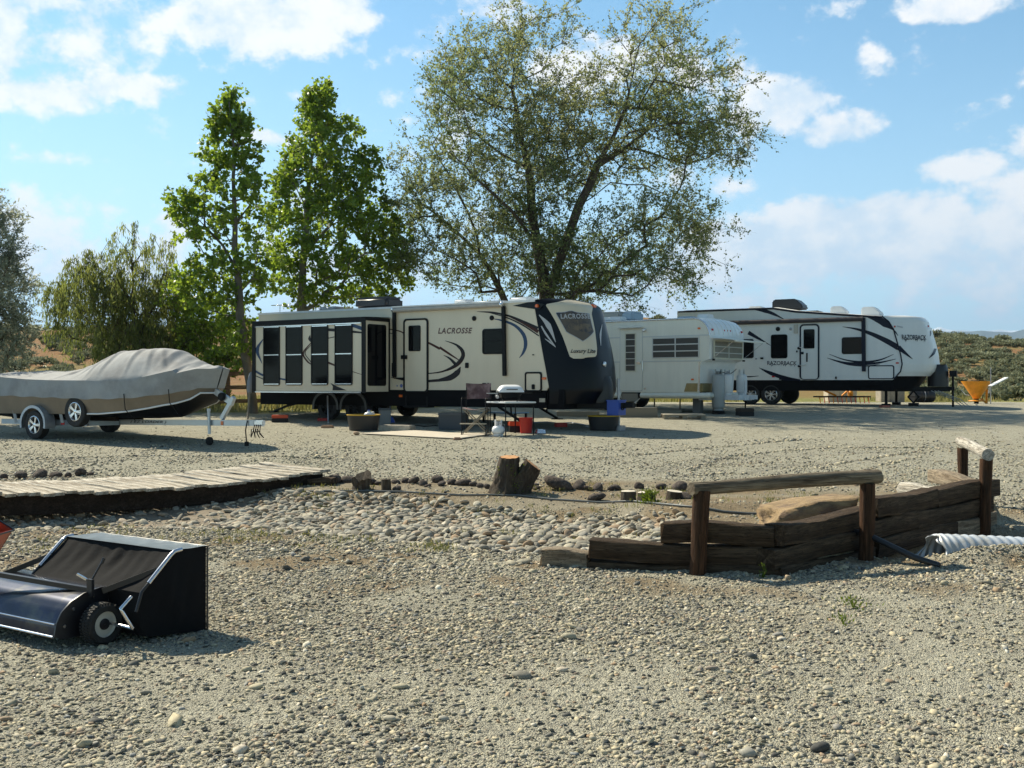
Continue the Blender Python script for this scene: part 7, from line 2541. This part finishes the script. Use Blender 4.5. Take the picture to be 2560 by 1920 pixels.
def tree(name, label, Y, base_px, lobes, limbs_px, n_tips, per_tip, lsize, lmat, sigma, bark, rbase, seed, depth=1.0, aspect=.62, droop=0.0, tint=None, hang=0.0, group=None, cat='tree', bare=0.0, twigs=4, twlen=.6):
    """lobes: (column, row, half width, half height, density[, depth]) of leafy masses as they stand at distance Y"""
    r = np.random.RandomState(seed)
    b = at(*base_px, Y)
    b.z = g(b.x, b.y)
    t = thing(name, label, cat, b, 0, group)
    sc = Y / F
    def L(px, py, dy=0):
        p = at(px, py, Y)
        return np.array((p.x - b.x, dy, p.z - b.z))
    limbs = []
    for line in limbs_px:
        pts = [L(p[0], p[1], p[2] if len(p) > 2 else 0) for p in line]
        out = [pts[0]]
        for p, q in zip(pts[:-1], pts[1:]):
            k = max(1, int(np.linalg.norm(q - p) / .55))
            for i in range(1, k + 1):
                out.append(p + (q - p) * i / k + (r.normal(0, .035, 3) if i < k else 0))
        limbs.append(out)
    w = np.array([l[2] * l[3] * l[4] for l in lobes], float)
    w /= w.sum()
    P, LI = [], []
    for li, l in enumerate(lobes):
        k = int(round(n_tips * w[li]))
        c = L(l[0], l[1])
        dd = l[5] if len(l) > 5 else depth * min(3.0, l[2] * sc * 1.1)
        off = l[6] if len(l) > 6 else r.uniform(-.5, .5) * depth
        for _ in range(k):
            v = r.normal(0, 1, 3)
            v /= np.linalg.norm(v)
            v *= r.rand() ** .42
            P.append(c + np.array((v[0] * l[2] * sc, off + v[1] * dd, v[2] * l[3] * sc)))
            LI.append(li)
    P = np.array(P)
    P[:, 2] = np.maximum(P[:, 2], .25)
    pos, par, nl, tips = grow([(ln, None if i == 0 else 0) for i, ln in enumerate(limbs)], P, seed=seed)
    me, rad = branch_mesh('trunk', pos, par, rbase, bark)
    link('trunk', me, t)
    # fine twigs spray out from every tip and along the thin branches; leaves sit along them
    C_, Tn, Ax, TV, TF = [], [], [], [], []
    thin = [i for i in range(nl, len(pos)) if rad[i] < .04]
    src = [(i, 1.0) for i in tips] + [(i, .6) for i in (r.choice(thin, size=int(len(thin) * .55), replace=False) if thin else [])]
    zmax = max(p[2] for p in pos)
    for i, full in src:
        if r.rand() < bare * (.4 + .9 * pos[i][2] / zmax): continue
        d0 = pos[i] - pos[par[i]]
        d0 = d0 / (np.linalg.norm(d0) + 1e-6)
        tv0 = r.uniform(-.28, .28) + (tint(pos[i], zmax, r) if tint else .5)
        for q in range(max(1, int(round(twigs * full)))):
            d = d0 * .7 + r.normal(0, .62, 3) + np.array((0, 0, .15))
            d /= np.linalg.norm(d)
            L_ = twlen * r.uniform(.55, 1.25)
            P0 = pos[i]
            tq = np.linspace(0, 1, 5)[:, None]
            if hang:
                line = P0 + d * (L_ * .35 * tq ** .7) + np.array((0, 0, -1.0)) * (hang * r.uniform(.5, 1.2) * tq ** 1.5)
            else:
                line = P0 + d * (L_ * tq) + np.array((0, 0, -.10 * L_)) * tq ** 2 + r.normal(0, .02, (5, 3)) * tq
            k = max(2, int(per_tip * r.uniform(.6, 1.3)))
            tt = np.clip(r.uniform(.08, 1.02, k), 0, .999) * 4
            a = tt.astype(int)
            f = (tt - a)[:, None]
            o = line[a] * (1 - f) + line[np.minimum(a + 1, 4)] * f
            o = o + r.uniform(-1, 1, (k, 3)) * lsize * .6
            C_.append(o)
            Tn.append(np.full(k, tv0 + r.uniform(-.12, .12)))
            if hang:
                Ax.append(np.tile((0, 0, -1.3), (k, 1)) + d * .2)
            else:
                Ax.append(np.tile(d, (k, 1)) + r.normal(0, .7, (k, 3)) + np.array((0, 0, -droop)))
            w = max(.004, .03 * lsize)
            ox = np.cross(d, (0, 0, 1.0)); ox = ox / (np.linalg.norm(ox) + 1e-6) * w
            oz = np.array((0, 0, w))
            b0 = len(TV)
            for m_ in range(0, 5, 2):
                sc_ = 1 - .7 * m_ / 4
                TV += [line[m_] + ox * sc_, line[m_] - ox * sc_ * .5 + oz * sc_, line[m_] - ox * sc_ * .5 - oz * sc_]
            for m_ in range(2):
                for c in range(3):
                    TF.append((b0 + m_ * 3 + c, b0 + m_ * 3 + (c + 1) % 3, b0 + m_ * 3 + 3 + (c + 1) % 3, b0 + m_ * 3 + 3 + c))
    C_, Tn, Ax = np.concatenate(C_), np.concatenate(Tn), np.concatenate(Ax)
    keep = C_[:, 2] > .05
    C_, Tn, Ax = C_[keep], Tn[keep], Ax[keep]
    me = leaf_mesh('crown', C_, lsize, lmat, None, aspect, seed, Tn, 0, Ax)
    link('crown', me, t)
    me = fast_mesh('twigs', np.array(TV), np.array(TF))
    me.materials.append(bark)
    tagged(link('twigs', me, t), kind='stuff')
    return t

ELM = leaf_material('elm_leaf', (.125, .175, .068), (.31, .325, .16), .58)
CWL = leaf_material('cottonwood_leaf', (.11, .185, .03), (.26, .36, .065), .58, .42)
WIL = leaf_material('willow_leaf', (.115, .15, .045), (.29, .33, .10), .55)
OLV = leaf_material('silver_leaf', (.17, .20, .14), (.42, .45, .34), .45)
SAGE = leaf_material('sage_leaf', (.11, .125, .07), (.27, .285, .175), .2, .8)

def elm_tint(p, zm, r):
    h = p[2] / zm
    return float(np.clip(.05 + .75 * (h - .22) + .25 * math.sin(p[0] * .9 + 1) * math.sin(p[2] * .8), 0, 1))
tree('elm_tree', 'huge open-crowned elm with dark forked trunk behind the cream trailer', 36.0, (1372, 1010),
     [(1235, 255, 185, 160, 1.25), (1290, 95, 140, 90, .55), (1420, 60, 70, 60, .4), (1180, 150, 90, 80, .5), (1640, 90, 150, 90, .5), (1720, 230, 160, 130, .75), (1440, 330, 170, 150, 1.3), (1770, 350, 120, 70, .95), (1560, 230, 120, 110, .6), (1100, 430, 150, 140, .85), (1045, 520, 75, 90, .8),
      (1650, 330, 170, 90, 1.1), (1640, 560, 190, 90, .95), (1740, 560, 90, 60, .7), (1300, 470, 170, 110, 1.0), (1300, 600, 200, 100, 1.2), (1660, 680, 150, 70, .8), (1480, 660, 170, 90, 1.5), (1150, 650, 120, 80, .8), (1030, 640, 70, 60, .7), (1590, 760, 60, 40, .5), (1410, 720, 90, 40, 1.0), (1300, 720, 120, 40, .8), (1860, 330, 50, 50, .35)],
     [[(1372, 1012), (1370, 900), (1366, 780), (1358, 690), (1345, 620), (1328, 520), (1322, 420), (1300, 330), (1280, 220), (1290, 120)],
      [(1366, 780), (1386, 690), (1410, 620, -.3), (1445, 520, -.5), (1490, 420, -.6), (1530, 350, -.6), (1560, 280, -.5), (1580, 190, -.4), (1600, 110)],
      [(1490, 420), (1570, 360, .5), (1640, 300, .8), (1720, 230, 1.0), (1760, 170, 1.0)],
      [(1530, 350), (1620, 335, -1.0), (1720, 330, -1.3), (1820, 320, -1.4)],
      [(1372, 1010), (1320, 900, .6), (1275, 780, .9), (1250, 720, 1.0), (1220, 660, 1.1), (1160, 590, 1.0), (1090, 530, .8), (1020, 480, .6)],
      [(1445, 520), (1520, 470, -1.0), (1600, 480, -1.3), (1680, 520, -1.5), (1740, 560, -1.5)],
      [(1322, 420), (1250, 370, .8), (1170, 300, 1.0), (1100, 260, 1.0)],
      [(1345, 620), (1280, 540, -1.0), (1200, 470, -1.2), (1130, 400, -1.2)]],
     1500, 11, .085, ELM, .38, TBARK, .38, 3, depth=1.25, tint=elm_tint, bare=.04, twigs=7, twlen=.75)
tree('cottonwood_tree', 'slender cottonwood rising left of the cream trailer', 31.0, (632, 1042),
     [(573, 252, 13, 34, 3.0), (546, 305, 18, 46, 1.9), (598, 318, 24, 50, 1.6), (578, 330, 22, 50, 1.3), (540, 390, 42, 50, 1.0), (604, 405, 40, 52, .9), (632, 360, 14, 26, .7), (500, 470, 48, 42, .8), (600, 480, 60, 50, .9), (462, 508, 55, 38, .9), (555, 560, 80, 45, .6), (640, 570, 40, 55, .5), (480, 560, 60, 45, .7), (590, 650, 90, 60, .5), (520, 690, 70, 55, .7), (640, 690, 50, 50, .7), (560, 760, 70, 45, .7), (470, 700, 50, 60, .6), (600, 850, 40, 60, .5)],
     [[(636, 1045), (626, 960), (612, 880), (600, 790), (594, 680), (588, 560), (583, 440), (578, 330), (573, 255)],
      [(594, 680), (550, 610, .3), (500, 560, .5), (465, 520, .5)], [(588, 560), (545, 520, -.3), (500, 480, -.4)], [(600, 760), (640, 700, -.4), (655, 640, -.4)], [(588, 560), (625, 500, .3), (632, 440, .3)]],
     330, 9, .125, CWL, .24, CBARK, .15, 12, twigs=3.4, twlen=.40, depth=1.0, aspect=.85, droop=.4, group='cottonwoods behind the fence')
tree('cottonwood_tree', 'broad dense cottonwood between the slender one and the elm', 36.5, (755, 1020),
     [(808, 226, 16, 30, 3.0), (780, 258, 18, 32, 2.2), (812, 280, 34, 34, 1.4), (790, 310, 62, 50, 1.1), (872, 318, 36, 22, 1.2), (735, 380, 38, 44, 1), (810, 390, 85, 55, 1.1), (900, 395, 40, 30, .7), (715, 460, 50, 50, 1), (820, 470, 90, 60, 1.1), (930, 440, 50, 50, 1), (700, 530, 60, 40, .8), (800, 560, 100, 60, 1.0), (920, 540, 80, 60, 1), (740, 640, 70, 60, .8), (860, 650, 100, 65, 1.0), (970, 600, 60, 60, .9), (960, 690, 70, 50, .9), (760, 720, 80, 50, .9), (890, 735, 90, 40, .9), (690, 640, 35, 45, .4), (1010, 640, 40, 50, .6)],
     [[(752, 1022), (752, 860), (754, 740), (758, 640), (766, 520), (778, 400), (792, 300), (806, 225)],
      [(758, 640), (820, 560, .4), (880, 480, .6), (930, 430, .7)], [(766, 520), (730, 450, -.4), (718, 400, -.4)], [(754, 740), (840, 690, -.5), (920, 640, -.7), (980, 590, -.7)], [(778, 400), (830, 350, .3), (875, 310, .4)], [(755, 720), (710, 640, .5), (690, 560, .5)]],
     600, 9, .13, CWL, .26, PBARK, .20, 13, twigs=3.6, twlen=.44, depth=1.05, aspect=.85, droop=.4, group='cottonwoods behind the fence')
tree('willow_tree', 'drooping olive green willow behind the covered boat', 33.5, (350, 1020),
     [(165, 720, 70, 45, .8), (225, 660, 60, 45, .9), (320, 610, 60, 50, .6), (395, 620, 40, 60, .45), (260, 720, 110, 60, 1), (170, 790, 60, 60, .7), (350, 720, 110, 70, 1), (300, 800, 110, 60, 1.1), (430, 740, 70, 70, 1.0), (400, 840, 90, 60, 1.1), (280, 870, 60, 50, .9), (460, 820, 60, 70, .9), (340, 900, 90, 50, 1.0), (330, 560, 25, 20, .3)],
     [[(350, 1022), (350, 930), (346, 840), (330, 750), (330, 660), (335, 590)], [(350, 900), (300, 800, .4), (240, 720, .6), (190, 680, .6)], [(346, 840), (400, 760, -.4), (420, 690, -.5)], [(330, 750), (290, 690, -.6), (235, 650, -.6)]],
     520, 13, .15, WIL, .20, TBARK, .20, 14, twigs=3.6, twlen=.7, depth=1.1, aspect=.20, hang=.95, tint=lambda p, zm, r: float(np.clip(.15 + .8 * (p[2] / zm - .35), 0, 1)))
tree('poplar_shrub', 'leafy yellow green poplar suckers below the slender cottonwood', 32.9, (545, 1012),
     [(470, 740, 45, 60, .7), (520, 800, 70, 50, 1), (590, 820, 45, 60, 1), (500, 860, 60, 50, .9), (580, 900, 45, 45, 1.0), (540, 920, 60, 40, .8), (610, 880, 25, 60, .9), (560, 985, 25, 30, .5)],
     [[(545, 1014), (548, 950), (540, 880), (530, 800), (515, 730)], [(548, 960), (580, 900, -.3), (595, 840, -.3)], [(548, 960), (510, 890, .3), (480, 800, .3)]],
     230, 7, .115, CWL, .22, TBARK, .09, 15, twigs=3, twlen=.45, depth=.9, aspect=.8, droop=.3, cat='shrub')
tree('olive_tree', 'grey green Russian olive at the left edge behind the boat stern', 27.5, (-70, 1060),
     [(-40, 560, 80, 60, .9), (20, 640, 50, 60, .8), (-30, 690, 80, 60, 1), (30, 740, 40, 50, .7), (-50, 790, 90, 70, 1), (0, 840, 60, 50, 1), (10, 900, 50, 45, .9), (-150, 650, 120, 140, .9), (-170, 820, 120, 100, 1), (-120, 500, 90, 70, .8), (-270, 560, 110, 130, 1.0), (-300, 720, 110, 100, .8)],
     [[(-70, 1062), (-72, 960), (-80, 860), (-85, 760), (-70, 660), (-60, 560)], [(-80, 880), (-20, 800, -.4), (10, 720, -.5)], [(-85, 760), (-150, 680, .4), (-170, 600, .4)]],
     640, 18, .09, OLV, .22, TBARK, .16, 16, twigs=5, twlen=.55, depth=1.0, aspect=.35)

# ------------------------------------------------------------------ sagebrush on the slope
def sage_mesh(k):
    r = np.random.RandomState(500 + k)
    P, T = [], []
    lob = [(r.uniform(-.38, .38), r.uniform(-.38, .38), r.uniform(.22, .5), r.uniform(.22, .36)) for _ in range(7)]
    for (x, y, z, q) in lob:
        v = r.normal(0, 1, (62, 3))
        v /= np.linalg.norm(v, axis=1)[:, None]
        v *= (r.rand(62) ** .35)[:, None] * q
        v[:, 2] *= .75
        p = v + (x, y, z)
        P.append(p)
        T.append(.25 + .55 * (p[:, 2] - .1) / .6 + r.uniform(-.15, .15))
    P, T = np.concatenate(P), np.concatenate(T)
    P[:, 2] = np.maximum(P[:, 2], .02)
    ax = P * np.array((1, 1, .6)) + np.array((0, 0, .3))
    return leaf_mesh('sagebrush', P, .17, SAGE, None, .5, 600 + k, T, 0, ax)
def sagebrush():
    ms = [sage_mesh(k) for k in range(6)]
    cand = []
    tries = 0
    placed = []
    while len(placed) < 292 and tries < 20000:
        tries += 1
        y = 43 + 86 * NR.rand() ** 1.15
        zone = NR.rand()
        if zone < .46: px = NR.uniform(-40, 560)
        elif zone < .60: px = NR.uniform(560, 2280)
        else: px = NR.uniform(2290, 2600)
        if 560 < px < 2280 and y < 100: continue
        x = (px - 1280) / F * y
        s = NR.uniform(.75, 1.35) * (1.08 if px > 2000 else 1.22)
        if float(wob(np.array(x), np.array(y), .25, 41)) + NR.normal(0, .4) < -.25 and px < 2200: continue
        if any((x - a) ** 2 + (y - b) ** 2 < (.62 * (s + c)) ** 2 for a, b, c in placed): continue
        placed.append((x, y, s))
        left = px < 1280
        o = link('sagebrush', ms[rnd.randrange(6)], None, (x, y, g(x, y) - .04), (0, 0, rnd.uniform(0, 6.3)), (s, s, s * rnd.uniform(.7, 1.0)))
        band = 'lower' if y < 62 else 'middle' if y < 95 else 'uppermost'
        if px < 560: lab, gr = 'grey green sagebrush among rust red grass on the %s slope behind the boat' % band, 'sagebrush on the slope behind the boat'
        elif px > 2280: lab, gr = 'grey green sagebrush on the %s slope right of the white hauler' % band, 'sagebrush on the slope right of the hauler'
        else: lab, gr = 'small sagebrush on the crest seen above the trailer roofs', 'sagebrush along the crest above the roofs'
        tagged(o, lab, 'bush', gr)
sagebrush()
def far_sage():
    n = 1600
    y = 58 + 74 * NR.rand(n) ** .8
    px = np.where(NR.rand(n) < .5, NR.uniform(-350, 570, n), NR.uniform(2280, 2980, n))
    x = (px - 1280) / F * y
    keep = wob(x, y, .3, 43) + NR.normal(0, .35, n) > -.15
    x, y = x[keep], y[keep]
    o = scatter('sagebrush_cover', x, y, NR.uniform(.45, .85, len(x)), [sage_mesh(k) for k in (7, 8, 9)], -.03, .12)
far_sage()
def meadow():
    n = 26000
    y = NR.uniform(31.6, 43.5, n)
    x = NR.uniform(-1, 1, n) * 19
    e = yard_edge(x)
    keep = (y > e + .25) & ((x < 9) | (x > 14.5)) 
    x, y = x[keep], y[keep]
    z = gz(x, y)
    h = .10 + .22 * NR.rand(len(x))
    P = np.stack([x, y, z + h * .45], 1)
    ax = np.tile((0, 0, 2.2), (len(x), 1))
    T = np.clip(.5 + .4 * wob(x, y, .8, 51) + NR.uniform(-.3, .3, len(x)), 0, 1)
    me = leaf_mesh('meadow_grass', P, .30, leaf_material('meadow_blade', (.11, .13, .035), (.42, .37, .15), .35), None, .12, 9, T, 0, ax)
    tagged(link('meadow_grass', me), kind='stuff')
meadow()

# ------------------------------------------------------------------ far hills
def mountains():
    def ridge(name, dist, prof, m, seed, depth):
        r = np.random.RandomState(seed)
        px = np.linspace(1500, 3300, 260)
        k = (px - 1280) / F
        py = np.interp(px, [p[0] for p in prof], [p[1] for p in prof]) + .9 * np.sin(px / 9.0 + seed) * .5 + .8 * np.sin(px / 23.0)
        zt = H + (HY - py) / F * dist
        rows = np.linspace(0, 1, 14)
        V = []
        for q in rows:
            d = dist - depth * (1 - q)
            rug = (np.sin(px / 14 + 3 * q * 5) + np.sin(px / 6.1 + 9 * q)) * .03 * (1 - abs(2 * q - 1)) * zt
            V.append(np.stack([k * d, np.full_like(k, d), -15 + (zt + 15) * (q ** 1.15) + rug], 1))
        for q in (.5, 1.0):
            d = dist + depth * q
            V.append(np.stack([k * d, np.full_like(k, d), zt * (1 - q) - 15 * q], 1))
        V = np.concatenate(V)
        nc, nr = len(px), 16
        rr, cc = np.meshgrid(np.arange(nr - 1), np.arange(nc - 1), indexing='ij')
        i0 = (rr * nc + cc).ravel()
        me = fast_mesh(name, V, np.stack([i0, i0 + 1, i0 + nc + 1, i0 + nc], 1))
        me.shade_smooth()
        me.materials.append(m)
        tagged(link(name, me), kind='structure')
    ridge('hills', 6500, [(1500, 838), (2100, 834), (2330, 827), (2360, 828), (2420, 830), (2450, 827), (2480, 828), (2530, 831), (2560, 824), (2620, 822), (3300, 832)], mat('far_brush', (.055, .075, .065), .95, var=.3, vscale=.004), 2, 2400)
    ridge('mountains', 14000, [(1500, 832), (2250, 826), (2330, 823), (2350, 816), (2366, 823), (2420, 828), (2470, 827), (2500, 822), (2520, 827), (2600, 826), (3300, 830)], mat('far_snow', (.16, .16, .15), .95, col2=(.75, .77, .80), c2scale=.0012, c2amt=.8), 7, 3000)
mountains()
def haze():
    X, Y0, Y1, Z0, Z1 = 16000, -60, 18500, -22, 1150
    m = bpy.data.materials.new('haze')
    m.use_nodes = True
    nt = m.node_tree
    nt.nodes.clear()
    o = nt.nodes.new('ShaderNodeOutputMaterial')
    v = nt.nodes.new('ShaderNodeVolumePrincipled')
    v.inputs['Color'].default_value = (.48, .70, 1.0, 1)
    v.inputs['Density'].default_value = 9e-5
    v.inputs['Anisotropy'].default_value = .2
    nt.links.new(v.outputs[0], o.inputs['Volume'])
    b = MB().box(-X, Y0, Z0, X, Y1, Z1).build('haze', m, None, 0)
    tagged(b, kind='stuff')
HAZE_ON = True
if HAZE_ON:
    haze()
